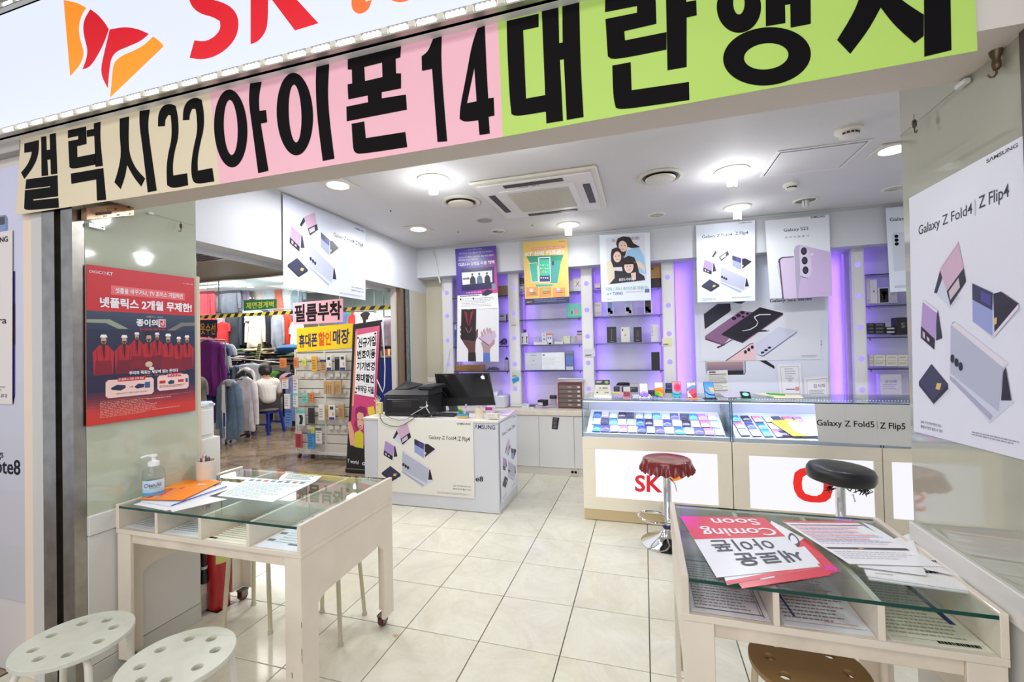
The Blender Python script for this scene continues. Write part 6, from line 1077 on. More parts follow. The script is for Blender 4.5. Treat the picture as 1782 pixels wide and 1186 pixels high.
t = thing('router_box', 'black cable coil on top of dark boxes behind the counter phones', 'cables', at(1085, 668, 'y', 2.95)); b = B(); p0 = at(1085, 670, 'y', 2.95); [b.tube([p0+Vector((math.cos(a)*(.075-.008*k), math.sin(a)*.04, .004+.010*k)) for a in [i*PI/8 for i in range(16)]], .006, 6, True) for k in range(3)]; b.build('cable', BLACK, t, smooth=True)
p0z = p0.z
PB('dark flat box under the black cable coil', 1068, 673, 1078, 682, 2.92, (40, 46, 42), .1); PB('dark speckled box right of the cable coil box', 1082, 673, 1110, 682, 2.92, (44, 44, 48), .1, art=lambda b, f: pr_lines(b, f, .1, .2, .9, .8, 2, mat((150, 160, 90)), 1, 4, .4)); PB('pale flat box on the dark speckled one', 1096, 668, 1112, 673, 2.92, (196, 190, 200), .1)
PB('dark blue box behind the pink swirl phone', 1159, 667, 1170, 678, 2.92, (40, 50, 110), .1); PB('black box under the dark blue box behind the phones', 1158, 678, 1172, 684, 2.92, (30, 28, 34), .1, art=a_rect((.1, .4, .9, .5, (90, 90, 100)))); PB('black flat device left of the green wave phone', 1127, 680, 1142, 688, 2.12, (30, 26, 36), .08)
# ============================================================ ON THE CASH DESK
Zd = .80
t = thing('printer', 'black all-in-one inkjet printer on the cash desk', 'printer', (-1.1, 1.85, Zd)); PK = mat((34, 34, 38), .38, bump=.05, scale=120); x0, x1 = at(668, 724, 'y', 1.66).x, at(745, 724, 'y', 1.66).x; xr = x1
B().cbox(x0, x1, 1.66, 2.06, Zd, 1.0, .014).build('body', PK, t); f = F((x0+.03, 1.658, .965), (x1-.055, 1.658, .965), (x1-.055, 1.658, .85), (x0+.03, 1.658, .85)); b = B()
B().cbox(x0+.04, x1-.09, 1.652, 1.662, .84, .962, .004).build('front_panel', mat((28, 28, 32), .3), t); B().cbox(x0+.10, x1-.16, 1.648, 1.654, .885, .945, .002).build('control_screen', mat((44, 44, 48), .25), t); B().box(x1-.085, x1-.045, 1.657, 1.66, .885, .895).build('name_plate', mat((170, 170, 172), .4), t)
B().add([(x0-.005, 1.66, 1.0), (x1, 1.66, 1.0), (x1, 2.06, 1.0), (x0-.005, 2.06, 1.0), (x0+.06, 1.70, 1.045), (x1-.01, 1.70, 1.05), (x1-.01, 2.04, 1.06), (x0+.06, 2.04, 1.05)], [(0, 1, 5, 4), (1, 2, 6, 5), (2, 3, 7, 6), (3, 0, 4, 7), (4, 5, 6, 7)]).build('scanner_lid', PK, t)
B().add([(x0+.09, 1.72, 1.045), (x0+.25, 1.70, 1.05), (x0+.25, 1.98, 1.07), (x0+.05, 1.98, 1.10), (x0+.09, 1.72, 1.055), (x0+.25, 1.70, 1.06), (x0+.25, 1.98, 1.08), (x0+.05, 1.98, 1.11)], [(3, 2, 1, 0), (4, 5, 6, 7), (0, 1, 5, 4), (2, 3, 7, 6), (1, 2, 6, 5), (3, 0, 4, 7)]).build('paper_feeder', PK, t)
B().cbox(x1-.12, x1+.02, 1.69, 2.05, 1.045, 1.085, .01).build('feeder_cover', PK, t)
t = thing('monitor', 'large black all-in-one monitor with a white apple emblem, seen from the front', 'monitor', (-.62, 1.95, Zd)); mA, mB, mC, mD = at(756, 650, 'y', 2.03), at(851, 648, 'y', 2.03), at(862, 704, 'y', 1.93), at(766, 706, 'y', 1.93); n = (mD-mA).cross(mB-mA).normalized(); 
b = B(); q = n*.02; b.add([mA, mB, mC, mD, mA-q, mB-q, mC-q, mD-q], [(3, 2, 1, 0), (4, 5, 6, 7), (0, 1, 5, 4), (2, 3, 7, 6), (1, 2, 6, 5), (3, 0, 4, 7)]); b.build('casing', mat((18, 18, 20), .25), t, bevel=.003, fix=True); f = F(mA, mB, mC, mD, n); b = B(); pr_poly(b, f, [(.03, .04), (.96, .04), (.965, .76), (.035, .76)], mat((8, 8, 10), .07, coat=.5), 1); b.build('screen', None, t)
b = B(); cx, cy = .875, .14; ap = [(0, -.30), (.12, -.36), (.28, -.36), (.40, -.24), (.30, -.06), (.32, .12), (.42, .22), (.32, .44), (.18, .54), (.0, .46), (-.18, .54), (-.34, .40), (-.44, .10), (-.42, -.18), (-.28, -.36), (-.12, -.36)]; ap2 = [(0, -.44), (.02, -.60), (.14, -.70), (.14, -.54)]
S2 = lambda p: [(cx+x*.082, cy+y*.125) for x, y in p]; pr_poly(b, f, S2(ap), WT_, 2); pr_poly(b, f, S2(ap2), WT_, 2); b.build('emblem', None, t)
B().cbox(-.76, -.56, 1.93, 2.10, Zd, Zd+.008, .003).build('foot', mat((196, 200, 206), .3, metal=.5), t); B().add([(-.70, 2.08, Zd), (-.60, 2.08, Zd), (-.60, 2.095, Zd), (-.70, 2.095, Zd), (-.70, 1.99, Zd+.15), (-.60, 1.99, Zd+.15), (-.60, 2.005, Zd+.15), (-.70, 2.005, Zd+.15)], [(0, 1, 5, 4), (1, 2, 6, 5), (2, 3, 7, 6), (3, 0, 4, 7), (4, 5, 6, 7), (3, 2, 1, 0)]).build('neck', mat((196, 200, 206), .3, metal=.5), t)
t = thing('keyboard', 'black keyboard half hidden behind the pots on the cash desk', 'keyboard', (-.6, 1.72, Zd)); B().cbox(-.86, -.48, 1.70, 1.82, Zd, Zd+.018, .004).build('base', BLACK, t); b = B(); [b.box(-.85+c*.03, -.85+c*.03+.024, 1.71+r*.026, 1.71+r*.026+.02, Zd+.018, Zd+.022) for r in range(4) for c in range(12)]; b.build('keys', mat((50, 50, 54), .5), t)['kind'] = 'stuff'
t = thing('cable_bundle', 'black tangled cables on the cash desk between printer and pots', 'cables', (-.80, 1.66, Zd)); b = B(); r_ = random.Random(4)
for k in range(5): c0 = Vector((-.86+.06*k, 1.63+.015*(k % 2), Zd+.008)); b.tube([c0+Vector((math.cos(a)*.055, math.sin(a)*.03, .006*k+.008*math.sin(a*2+k)+.008)) for a in [i*PI/8 for i in range(16)]], .006, 6, True)
b.build('cable', BLACK, t, smooth=True)
def pot(lab, px, py, w, z1, c, name='pot', cat='pot'): 
    p = at(px, py, 'z', Zd); t = thing(name, lab, cat, (p.x, max(p.y, 1.58), Zd)); B().lathe([(w, 0), (w*1.02, .004), (w*1.02, z1), (w*.92, z1), (w*.9, .006), (.001, .006)], 24, close=False).build('cup', mat(c, .45), t, local=True, smooth=True); return t
t = pot('tall cream pot of pens on the cash desk', 834, 727, .038, .092, (226, 214, 188), 'pen_pot', 'pen holder')
for k, (dx, c) in enumerate(((-.022, (236, 226, 214)), (.022, (230, 230, 230)), (.0, (206, 190, 160)))): pt = thing('pen', ['cream capped pen in the tall cream pot', 'white capped pen at the right of the tall cream pot', 'tan pen in the middle of the tall cream pot'][k], 'pen', t.location); B().cyl((dx*.5, .004, .01), (dx, .006, .098+.006*(k < 2)), .0045, n=8).build('barrel', mat(c, .4), pt, local=True, smooth=True); B().sphere((dx, .006, .100+.006*(k < 2)), .0065, 8).build('cap', mat(c, .4), pt, local=True, smooth=True)
t = pot('low round wooden dish with a teal rim on the cash desk', 806, 727, .052, .030, (206, 176, 120), 'dish', 'dish'); B().lathe([(.054, .028), (.056, .032), (.056, .042), (.050, .044), (.046, .03)], 28, close=False).build('teal_rim', mat((60, 150, 190), .4), t, local=True, smooth=True); dl = t.location.copy()
t = thing('glue_stick', 'green glue stick with a lime cap standing in the low dish', 'glue stick', dl+Vector((-.028, .0, .0))); B().cyl((0, 0, .008), (0, 0, .078), .011, n=14).build('tube', mat((50, 150, 70), .35), t, local=True, smooth=True); B().cyl((0, 0, .078), (0, 0, .105), .0115, .0105, 14).build('cap', mat((176, 226, 80), .35), t, local=True, smooth=True)
t = thing('cutter', 'silver and white utility knife leaning in the low dish', 'knife', dl+Vector((.008, .01, 0))); B().cbox(-.009, .009, -.004, .004, .01, .09, .002, Matrix.Rotation(.10, 4, 'Y')).build('handle', mat((226, 206, 214), .3), t, local=True); B().cbox(-.006, .012, -.003, .003, .09, .125, .002, Matrix.Rotation(.13, 4, 'Y')).build('blade_slider', mat((190, 190, 198), .3, metal=.6), t, local=True)
PB('small white card holder at the front right corner of the cash desk', 847, 720, 866, 728, 1.60, (232, 224, 208), .05); t = PB('magenta and white tissue pack behind the tall cream pot', 845, 708, 857, 719, 1.80, (226, 214, 222), .07, art=a_rect((0, 0, 1, .5, (170, 50, 130)), (.2, .6, .8, .9, (200, 190, 210))))
flat('white paper sheaf with magenta edges at the right end of the cash desk', [(858, 714), (900, 712), (886, 724), (850, 719)], .803, c=(226, 216, 232), th=.003, prints=lambda b, f: (pr_rect(b, f, .96, 0, 1, 1, mat((190, 80, 160)), 1), pr_rect(b, f, 0, .93, 1, 1, mat((190, 80, 160)), 1), pr_lines(b, f, .1, .1, .9, .85, 6, mat((190, 186, 206)), 1)))
PB('white holder with a cream front at the left end of the cash desk', 654, 700, 663, 721, 1.62, (226, 212, 140), .04)
t = thing('zip_ties', 'bunch of white plastic straws fanning out of the cream holder', 'straws', at(658, 700, 'y', 1.63)); p0 = at(658, 702, 'y', 1.64); b = B()
for dx, dz in ((-.03, .06), (-.012, .08), (.012, .07), (.03, .055), (-.045, .035)): b.tube([p0, p0+Vector((dx, 0, dz))], .0028, 6)
b.build('straws', mat((226, 220, 200), .4), t)['kind'] = 'stuff'
t = thing('charging_cable', 'white charging cable draped over the printer side', 'cable', at(742, 700, 'y', 1.64)); b = B(); P = [at(x, y, 'y', 1.645) for x, y in ((742, 698), (743, 706), (737, 709), (715, 722), (706, 728))]; b.tube(P, .0035, 6).tube([at(x, y, 'y', 1.64) for x, y in ((741, 708), (746, 716), (752, 725))], .0035, 6).sphere(P[1], .012, 8); b.build('cable', WHITE, t, smooth=True)
t = thing('power_cable', 'thin black cable looping down over the front of the cash desk', 'cable', at(690, 740, 'y', 1.55)); b = B(); b.tube([at(x, y, 'y', 1.548) for x, y in ((661, 718), (662, 728), (668, 736), (680, 741), (694, 742), (704, 738), (712, 733), (722, 726))], .0028, 6).tube([at(x, y, 'y', 1.546) for x, y in ((664, 718), (680, 727), (694, 731), (706, 730), (720, 722))], .0022, 6); b.build('cable', BLACK, t, smooth=True)
# mop handle leaning by the monitor left (white stick behind the printer)
t = thing('white_name_card', 'small white notice on the beige glass behind the printer', 'note', at(745, 661, 'y', 3.05)); f = px_frame([(731, 656), (756, 656), (756, 664), (731, 663)], 'y', 3.055); sheet(f, .001, m=WHITE).build('sheet', None, t); b = B(); pr_lines(b, f, .1, .45, .9, .6, 1, mat((150, 150, 140)), 1, 2, 1); b.build('lettering', None, t)
t = thing('white_cable', 'long white cable hanging beside the roll-up banner', 'cable', at(670, 620, 'y', 2.3)); B().tube([at(x, y, 'y', 2.3) for x, y in ((664, 560), (668, 600), (670, 640), (669, 672), (666, 682), (661, 672), (656, 660))], .006, 6).build('cable', mat((226, 222, 214), .4), t, smooth=True)
# hooks on wires, door closer, extinguisher, pedestal
def hook(lab, px, py, X, top, big=1.0):
    p = at(px, py, 'x', X); t = thing('hook', lab, 'hook', p); m = mat((84, 74, 62), .4, metal=.5)
    if top: B().cyl(p+Vector((0, 0, .01)), Vector((p.x, p.y, top)), .0012, n=6).build('wire', mat((120, 120, 116), .4), t)
    B().lathe([(.003, .012), (.006, .008), (.0065, -.006), (.004, -.012)], 12, p, Matrix.Scale(big, 4)).build('clip', m, t, smooth=True)
    B().tube([p+Vector((0, math.sin(a)*.007*big-.0, -.02*big-math.cos(a)*.007*big+ .007*big)) for a in [PI+.2*0, 0]] and [p+Vector((0, 0, -.012*big)), p+Vector((0, 0, -.024*big)), p+Vector((0, -.003*big, -.030*big)), p+Vector((0, -.009*big, -.032*big)), p+Vector((0, -.014*big, -.026*big))], .0018*big, 6).build('hook_end', m, t, smooth=True)
hook('small hook hanging on a thin wire before the left glass column', 315, 393, -1.09, 2.126); hook('small hook hanging on a thin wire before the right glass column', 1591, 215, 2.03, 2.126)
p = at(1733, 92, 'y', -.66); t = thing('hook', 'large brown swivel hook under the lintel at the top right', 'hook', p); m = mat((96, 78, 56), .4, metal=.5); B().lathe([(.013, .0), (.011, -.01), (.007, -.02), (.009, -.03), (.009, -.042), (.006, -.046)], 14, Vector((p.x, p.y, 2.126))).build('swivel', m, t, smooth=True); q = Vector((p.x, p.y, 2.082)); B().tube([q, q+Vector((0, 0, -.012)), q+Vector((-.004, 0, -.018)), q+Vector((-.012, 0, -.019)), q+Vector((-.017, 0, -.012))], .0025, 6).build('hook_end', m, t, smooth=True)
A_, B2 = at(1675, 146, 'x', 2.05), at(1566, 237, 'x', 2.05); t = thing('guy_wire', 'thin wire slanting across the right glass column', 'wire', A_); B().cyl(A_, B2, .001, n=5).build('wire', mat((130, 134, 130)), t); B().cbox(-.008, .008, -.02, .02, -.006, .006, .002, Matrix.Translation(A_)).build('end_clip', WHITE, t)
A_, B2 = at(262, 371, 'x', -1.11), at(337, 392, 'x', -1.11); t = thing('guy_wire', 'thin wire slanting across the left glass column', 'wire', A_); B().cyl(A_, B2, .001, n=5).build('wire', mat((130, 134, 130)), t); B().cbox(-.006, .006, -.012, .012, -.006, .006, .002, Matrix.Translation(A_)).build('end_clip', WHITE, t)
C4 = [at(x, y, 'x', -1.07) for x, y in ((151, 361), (233, 353), (233, 374), (151, 382))]; t = thing('metal_bracket', 'copper-toned metal hinge bracket at the top of the left column', 'bracket', C4[0]); BR = mat((170, 136, 108), .22, metal=.8, var=.2, scale=20)
q = Vector((-.035, 0, 0)); b = B(); b.add(C4+[p+q for p in C4], [(3, 2, 1, 0), (4, 5, 6, 7), (0, 1, 5, 4), (2, 3, 7, 6), (1, 2, 6, 5), (3, 0, 4, 7)]); b.build('box_cover', BR, t); f = F(*C4, (1, 0, 0)); b = B(); pr_rect(b, f, .42, .15, .9, .5, mat((150, 110, 84), .3, metal=.8), 2); pr_rect(b, f, .18, .5, .5, .72, mat((70, 46, 34), .4), 3); pr_poly(b, f, ell(.58, .35, .025, .08, 10), DARK, 4); pr_poly(b, f, ell(.87, .3, .03, .1, 10), DARK, 4); b.build('hinge_arm', None, t)
b = B(); [b.add([f.pt(u, .8, 5), f.pt(u+.02, .8, 5), f.pt(u+.02, .92, 5), f.pt(u, .92, 5)], [(0, 1, 2, 3)]) for u in (.34, .39, .62, .66, .9)]; b.build('rivets', WHITE, t)
p = at(153, 388, 'x', -1.09); t = thing('metal_bracket', 'small pale angle bracket below the hinge bracket', 'bracket', p); B().box(-1.115, -1.10, -.715, -.655, p.z-.012, p.z+.006).build('plate', mat((196, 200, 204), .3, metal=.5), t); B().cyl((-1.101, -.665, p.z-.003), (-1.097, -.665, p.z-.003), .003, n=8).build('screw', DARK, t)
# fire extinguisher behind the left table
t = thing('fire_extinguisher', 'red fire extinguisher standing behind the left table', 'fire extinguisher', (-1.13, -.10, 0)); RE = mat((176, 26, 30), .25, coat=.4); B().lathe([(.05, 0), (.055, .01), (.055, .10), (.06, .11), (.06, .36), (.05, .40), (.025, .43), (.02, .45)], 28, (-1.155+.02, -.10, 0)).build('cylinder', RE, t, smooth=True)
B().lathe([(.022, .45), (.022, .48), (.01, .5)], 14, (-1.135, -.10, 0)).build('valve', mat((150, 130, 70), .3, metal=.8), t, smooth=True); B().tube([(-1.135, -.10, .47), (-1.145, -.16, .48), (-1.15, -.185, .42), (-1.145, -.178, .25)], [.009, .009, .011, .013], 8).build('hose', BLACK, t, smooth=True); B().cyl((-1.145, -.178, .25), (-1.145, -.178, .17), .014, .018).build('nozzle', BLACK, t); B().cyl((-1.145, -.178, .248), (-1.145, -.178, .262), .016).build('hose_clip', mat((200, 200, 200), .3), t)
b = B()
for i in range(6): a0, a1 = -.9+i*.22, -.9+(i+1)*.22; b.quad(*[(-1.135+math.cos(a)*.0606, -.10+math.sin(a)*.0606, z) for a, z in ((a0, .26), (a1, .26), (a1, .35), (a0, .35))])
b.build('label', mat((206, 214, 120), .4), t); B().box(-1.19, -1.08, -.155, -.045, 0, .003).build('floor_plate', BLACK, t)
# white pedestal behind the left column
XP = -1.165; y_a, y_b, y_c = at(343, 760, 'x', XP).y, at(374, 730, 'x', XP).y, at(381, 800, 'x', XP).y; zt = at(360, 703, 'x', XP).z; zm = at(360, 762, 'x', XP).z
t = thing('drawer_pedestal', 'white stepped pedestal cabinet just behind the left glass column', 'cabinet', (-1.3, -.15, 0)); B().cbox(-1.46, XP-.006, y_a, y_b, 0, zt-.012, .003).build('carcass', mat((228, 226, 220), .4), t); B().cbox(-1.46, XP, y_a, y_b+.004, zt-.012, zt, .002).build('top', WHITE, t)
B().cbox(XP-.006, XP+.004, y_a+.004, y_b-.012, zm+.02, zt-.03, .002).build('upper_door', mat((232, 230, 226), .35), t); B().cbox(-1.46, XP+.012, y_a, y_c, .10, zm, .002).build('lower_door', mat((226, 222, 214), .35), t)
t2, f = flat('blue-edged papers on the white pedestal', [(345, 698), (368, 697), (372, 701), (345, 703)], zt+.003, th=.003, c=(120, 150, 190))
b = B(); b.cbox(-1.142, -1.124, -.235, -.215, 0.735, at(340, 480, 'y', -.225).z, .001); t = thing('wood_edge', 'pale wooden edge strip at the far side of the left column', 'trim strip', (-1.13, -.22, 0)); b.v = [Vector((p.x+.0, p.y+.016, p.z)) for p in b.v]; b.build('strip', mat((218, 196, 168), .5), t)
t = thing('dark_rug', 'dark patterned mat edge beyond the left table', 'mat', (-1.5, .55, 0)); B().cbox(-1.95, -1.47, .35, 1.1, 0, .008, .002).build('mat_body', mat((60, 58, 60), .9, var=.4, scale=40), t); B().cbox(-1.474, -1.45, .35, 1.1, 0, .010, .002).build('border', mat((40, 38, 40), .9), t)
# ============================================================ GOODS STAND, ROLL-UP BANNER AND PAPER SIGNS IN THE CORRIDOR
YP = 2.84
t = thing('goods_stand', 'white slatwall stand on castors hung with phone accessories', 'display stand', (-2.85, 2.9, 0)); SLW = mat((218, 216, 208), .45); X0, XM, X1 = at(518, 790, 'y', YP).x, at(568, 790, 'y', YP).x, at(615, 690, 'y', YP).x
for a, c, nm in ((X0, XM-.004, 'slat_panel'), (XM+.004, X1, 'slat_panel')):
    o = B().cbox(a, c, YP+.012, YP+.05, .10, 1.42, .003).build(nm, mat((150, 146, 136), .6), t); n = 11; h = 1.32/n
    s0 = None
    for k in range(n):
        if s0 is None: s0 = B().cbox(a, c, YP, YP+.014, 0, h-.012, .003).build('slat', SLW, o); s0.location = (0, 0, .10); so = s0
        else: so = s0.copy(); COL.objects.link(so); so.location = (0, 0, .10+k*h)
for x in (X0-.012, XM, X1+.005): B().cbox(x-.012, x+.012, YP-.008, YP+.06, .07, 1.46, .002).build('post', WHITE, t)
B().cbox(X0-.02, X1+.01, YP-.006, YP+.3, .06, .10, .003).build('base', WHITE, t); B().cbox(X0, X1, YP-.004, YP+.05, 1.42, 1.47, .003).build('header_rail', WHITE, t)
for x, y in ((X0+.03, YP), (X1-.05, YP), (X0+.03, YP+.25), (X1-.05, YP+.25)): o = B().cyl((x-.012, y, .03), (x+.012, y, .03), .03, n=16).build('castor_wheel', mat((120, 40, 40), .4), t, smooth=True); B().box(x-.016, x+.016, y-.02, y+.02, .05, .066).build('castor_fork', STEEL, o)
hooks = B(); Zr = [578+i*0 for i in range(1)]
def px_y(px, py, Y=YP-.004): return at(px, py, 'y', Y)
def hang(lab, x0, y0, x1, y1, c, dy=.03, card=None, item=None):
    a, b2 = px_y(x0, y1), px_y(x1, y0); w, h = b2.x-a.x, b2.z-a.z; t = thing('phone_accessory', lab, 'packaged accessory', (a.x+w/2, YP-.03-dy, a.z)); b = B(); b.cbox(-w/2, w/2, -.006, .008, 0, h, .002); b.build('pack', mat(c, .35), t, local=True); f = F((-w/2, -.0068, h), (w/2, -.0068, h), (w/2, -.0068, 0), (-w/2, -.0068, 0), (0, -1, 0)); b = B()
    if card: pr_rect(b, f, 0, 0, 1, .18, mat(card, .4), 1)
    if item == 'case': pr_poly(b, f, [(.2, .25), (.8, .25), (.8, .92), (.2, .92)], mat(tuple(int(v*.75) for v in c), .3), 1)
    elif item == 'glass': pr_rect(b, f, .25, .1, .75, .3, mat((60, 60, 70)), 1); pr_rect(b, f, .1, .82, .9, .98, mat((40, 60, 140)), 1); pr_rect(b, f, .6, .5, .8, .7, mat((200, 140, 120)), 1)
    elif item == 'kraft': [pr_rect(b, f, .2+.2*k, .3, .28+.2*k, .9, mat((150, 120, 80)), 1) for k in range(3)]
    elif item == 'buds': pr_poly(b, f, [(.3, .3), (.7, .3), (.8, .5), (.7, .9), (.3, .9), (.45, .6)], BLACK, 1)
    else: pr_lines(b, f, .15, .25, .85, .9, 4, mat(tuple(int(v*.7) for v in c)), 1, int(x0), .4)
    b.build('print', None, t, local=True); B().cyl((0, .002, h-.008), (0, .03+dy, h-.002), .002, n=5).build('hang_hook', mat((130, 126, 120), .3, metal=.6), t, local=True); return t
WHT, KR, OG, TE, YE, PK2 = (228, 226, 222), (196, 158, 110), (222, 128, 60), (130, 206, 196), (206, 226, 90), (226, 180, 190)
for a in (('orange earphone pack hanging at the top left edge of the stand', 504, 622, 515, 638, OG, .14), ('orange pack with brown bear, second at the top left of the stand', 519, 621, 526, 639, (214, 140, 90), .05), ('lime slim pack in the top row of the goods stand', 531, 624, 538, 636, YE, .03), ('golden charm pack in the top row of the goods stand', 549, 619, 558, 646, (226, 170, 60), .04),
          ('brown and navy pack beside the middle post of the stand', 564, 625, 574, 647, (190, 150, 100), .04, (40, 60, 110)), ('white glass film pack with blue foot at the top right of the stand', 576, 618, 585, 643, WHT, .06, None, 'glass'), ('black phone sleeve with a rainbow screen at the top right of the stand', 590, 620, 597, 643, (40, 34, 50), .05, (110, 106, 120), 'case'), ('white glass film pack with blue foot at the far top right', 599, 617, 609, 643, WHT, .06, None, 'glass'),
          ('white and black sticker pack at the left edge, second row', 506, 655, 516, 674, WHT, .12, OG), ('white tall pack beside the sticker pack on the left edge', 518, 652, 526, 684, (222, 220, 218), .05, (236, 190, 170)), ('large kraft case pack in the right middle of the stand', 571, 662, 589, 684, KR, .05, None, 'kraft'), ('slim kraft case pack right of the large kraft one', 590, 661, 600, 684, KR, .04, None, 'kraft'),
          ('white and aqua pack hanging at the left, lowest of the middle rows', 510, 683, 519, 708, WHT, .12, (210, 214, 214)), ('white and teal pack right of the aqua one', 520, 682, 528, 706, (216, 232, 228), .07, TE), ('teal angled cable pack in the middle of the stand', 532, 684, 542, 699, TE, .04), ('orange slim cable pack beside the teal one', 544, 682, 551, 699, OG, .03),
          ('blue and white cable box at the lower left edge of the stand', 511, 710, 522, 738, (90, 130, 190), .12, (50, 90, 160)), ('teal framed earbud box below the cable packs', 525, 712, 539, 738, (206, 222, 222), .06, (110, 190, 190), 'buds'), ('black earphone pack on a short hook', 543, 708, 553, 735, (52, 48, 50), .04, None, 'case'), ('white blank pack hanging from the middle post', 561, 703, 571, 729, WHT, .04),
          ('kraft pack left of the white film pack in the lower right', 572, 703, 579, 727, KR, .04, None, 'kraft'), ('white film pack with blue foot in the lower right', 580, 703, 591, 728, WHT, .06, None, 'glass'), ('kraft pack right of the lower white film pack', 595, 702, 605, 726, KR, .04, None, 'kraft'),
          ('red phone case in a clear pack at the bottom left of the stand', 522, 747, 533, 776, (196, 70, 84), .05, (206, 190, 190), 'case'), ('lime tab pack above the sky blue box', 547, 741, 552, 754, YE, .03), ('sky blue and white box at the bottom middle of the stand', 543, 752, 555, 778, (70, 150, 210), .05, (60, 120, 190)), ('white tall box hanging at the bottom by the middle post', 557, 742, 567, 769, WHT, .05, (90, 90, 96))):
    hang(*a)
wr = B()
for py in (618, 648, 676, 709, 739):
    for px0, px1 in ((521, 560), (572, 606)):
        for i in range(3): x = px0+(px1-px0)*(i+.2)/3; p = px_y(x, py); p2 = px_y(x+8, py+7); wr.box(p.x, p2.x, YP-.034, YP-.032, p2.z, p.z)
wr.build('price_cards', mat((224, 222, 216), .4), t := thing('price_card_set', 'rows of clear price cards clipped along the slats of the goods stand', 'price cards', (-2.85, YP-.03, 1.0)))['kind'] = 'stuff'
f = px_frame([(516, 571), (614, 562), (612, 605), (517, 612)], 'y', YP-.012); t = thing('paper_sign', 'yellow sign reading 휴대폰할인매장 on top of the goods stand', 'sign', f.mid()); sheet(f, .02, m=mat((250, 214, 20), .4)).build('board', None, t); b = B(); NV = mat((46, 26, 90), .5)
pr_text(b, f, '휴대폰', .04, .26, .38, .84, NV, 1, .06); pr_text(b, f, '할인', .40, .25, .63, .82, mat((230, 80, 30), .5), 1, .06); pr_text(b, f, '매장', .66, .2, .95, .82, NV, 1, .06); b.build('lettering', None, t)
f = px_frame([(510, 527), (597, 519), (597, 560), (510, 565)], 'y', YP-.02); t = thing('paper_sign', 'pink paper sign reading 필름부착 above the yellow one', 'sign', f.mid()); sheet(f, .003, m=mat((248, 184, 200), .5)).build('sheet', None, t); b = B(); pr_text(b, f, '필름부착', .03, .08, .97, .9, INK, 1, .07); b.build('lettering', None, t)
B().cyl((f.mid().x, YP, 1.42), (f.mid().x, YP, f.c[0].z-.02), .008).build('support_stick', WHITE, t)
# roll-up banner stand
YR = 2.40; t = thing('rollup_banner', 'pink roll-up banner stand edged in black with a cartoon woman at the bottom', 'banner stand', (-2.0, YR, 0)); O = px_frame([(613, 566), (665, 555), (650, 830), (603, 820)], 'y', YR)
O = F(at(615, 564, 'y', YR), at(665, 556, 'y', YR), at(652, 832, 'y', YR), at(602, 822, 'y', YR)); sheet(O, .004, m=mat((26, 24, 26), .5)).build('black_backing', None, t); b = B(); PKC = (214, 84, 128)
pr_grad(b, O, .09, .035, .93, .70, (220, 96, 136), (206, 60, 120), 6, 1); pr_grad(b, O, .09, .70, .95, .80, (206, 60, 120), (176, 56, 130), 2, 1)
pr_rect(b, O, .09, .05, .16, .55, mat((226, 150, 120)), 1.5)
WZ = lambda x, y: ((x/4.941+500-603-(822-(y/4.941+590))*.046)/48.5, (y/4.941+590-561)/263.0)
w_ = lambda p, c, k: pr_poly(b, O, p, mat(c, .4), k, WZ)
w_([(585, 640), (590, 590), (630, 565), (675, 580), (685, 620), (670, 650), (650, 700), (650, 760), (600, 780), (575, 730), (590, 680)], (150, 36, 96), 2); w_([(600, 640), (615, 620), (655, 628), (658, 700), (650, 760), (625, 772), (606, 740)], (232, 176, 150), 2.5)
w_([(582, 800), (625, 770), (655, 800), (655, 925), (580, 920)], (214, 206, 50), 2.3); w_([(525, 720), (545, 700), (575, 790), (585, 915), (545, 910), (530, 800)], (232, 176, 150), 2.2); w_(ell(628, 745, 12, 14, 12), (120, 30, 40), 3); w_(ell(628, 745, 7, 7, 10), (240, 236, 236), 3.3)
for x in (612, 644): w_(ell(x, 685, 7, 5, 8), (60, 90, 110), 3)
w_([(690, 575), (740, 565), (752, 620), (720, 650), (695, 630)], (230, 206, 60), 2.2); b.build('printed_picture', None, t)
b = B(); pr_text(b, O, 'T world', .03, .905, .42, .93, WT_, 1, .02); pr_text(b, O, 'olleh', .55, .90, .95, .93, WT_, 1, .04); b.build('lettering', None, t); B().cbox(O.c[3].x, O.c[2].x+.02, YR-.02, YR+.12, 0, .05, .008).build('base', BLACK, t); B().cyl((O.c[0].x+.25, YR+.02, .04), (O.c[0].x+.25, YR+.02, 1.74), .008).build('pole', STEEL, t)
f = px_frame([(621, 583), (656, 576), (651, 691), (617, 685)], 'y', YR-.006); t = thing('notice_sheet', 'white notice of five black Korean lines pinned on the pink roll-up banner', 'sign', f.mid()); sheet(f, .001, m=PAPER).build('sheet', None, t); b = B()
for s, v0, v1, u0 in (('신규가입', .06, .22, .08), ('번호이동', .26, .41, .06), ('기기변경', .46, .60, .06), ('최대할인', .65, .79, .04), ('+위약금 지원', .84, .955, .04)): pr_text(b, f, s, u0, v0, .97, v1, INK, 1, .07)
for v in (.24, .435, .625, .815): pr_rect(b, f, .06, v, .95, v+.004, mat((170, 170, 170)), 1)
for u, v in ((.06, .05), (.92, .03), (.06, .97), (.92, .93)): pr_poly(b, f, ell(u, v, .05, .018, 10), mat((40, 36, 50)), 1.5)
b.build('lettering', None, t)
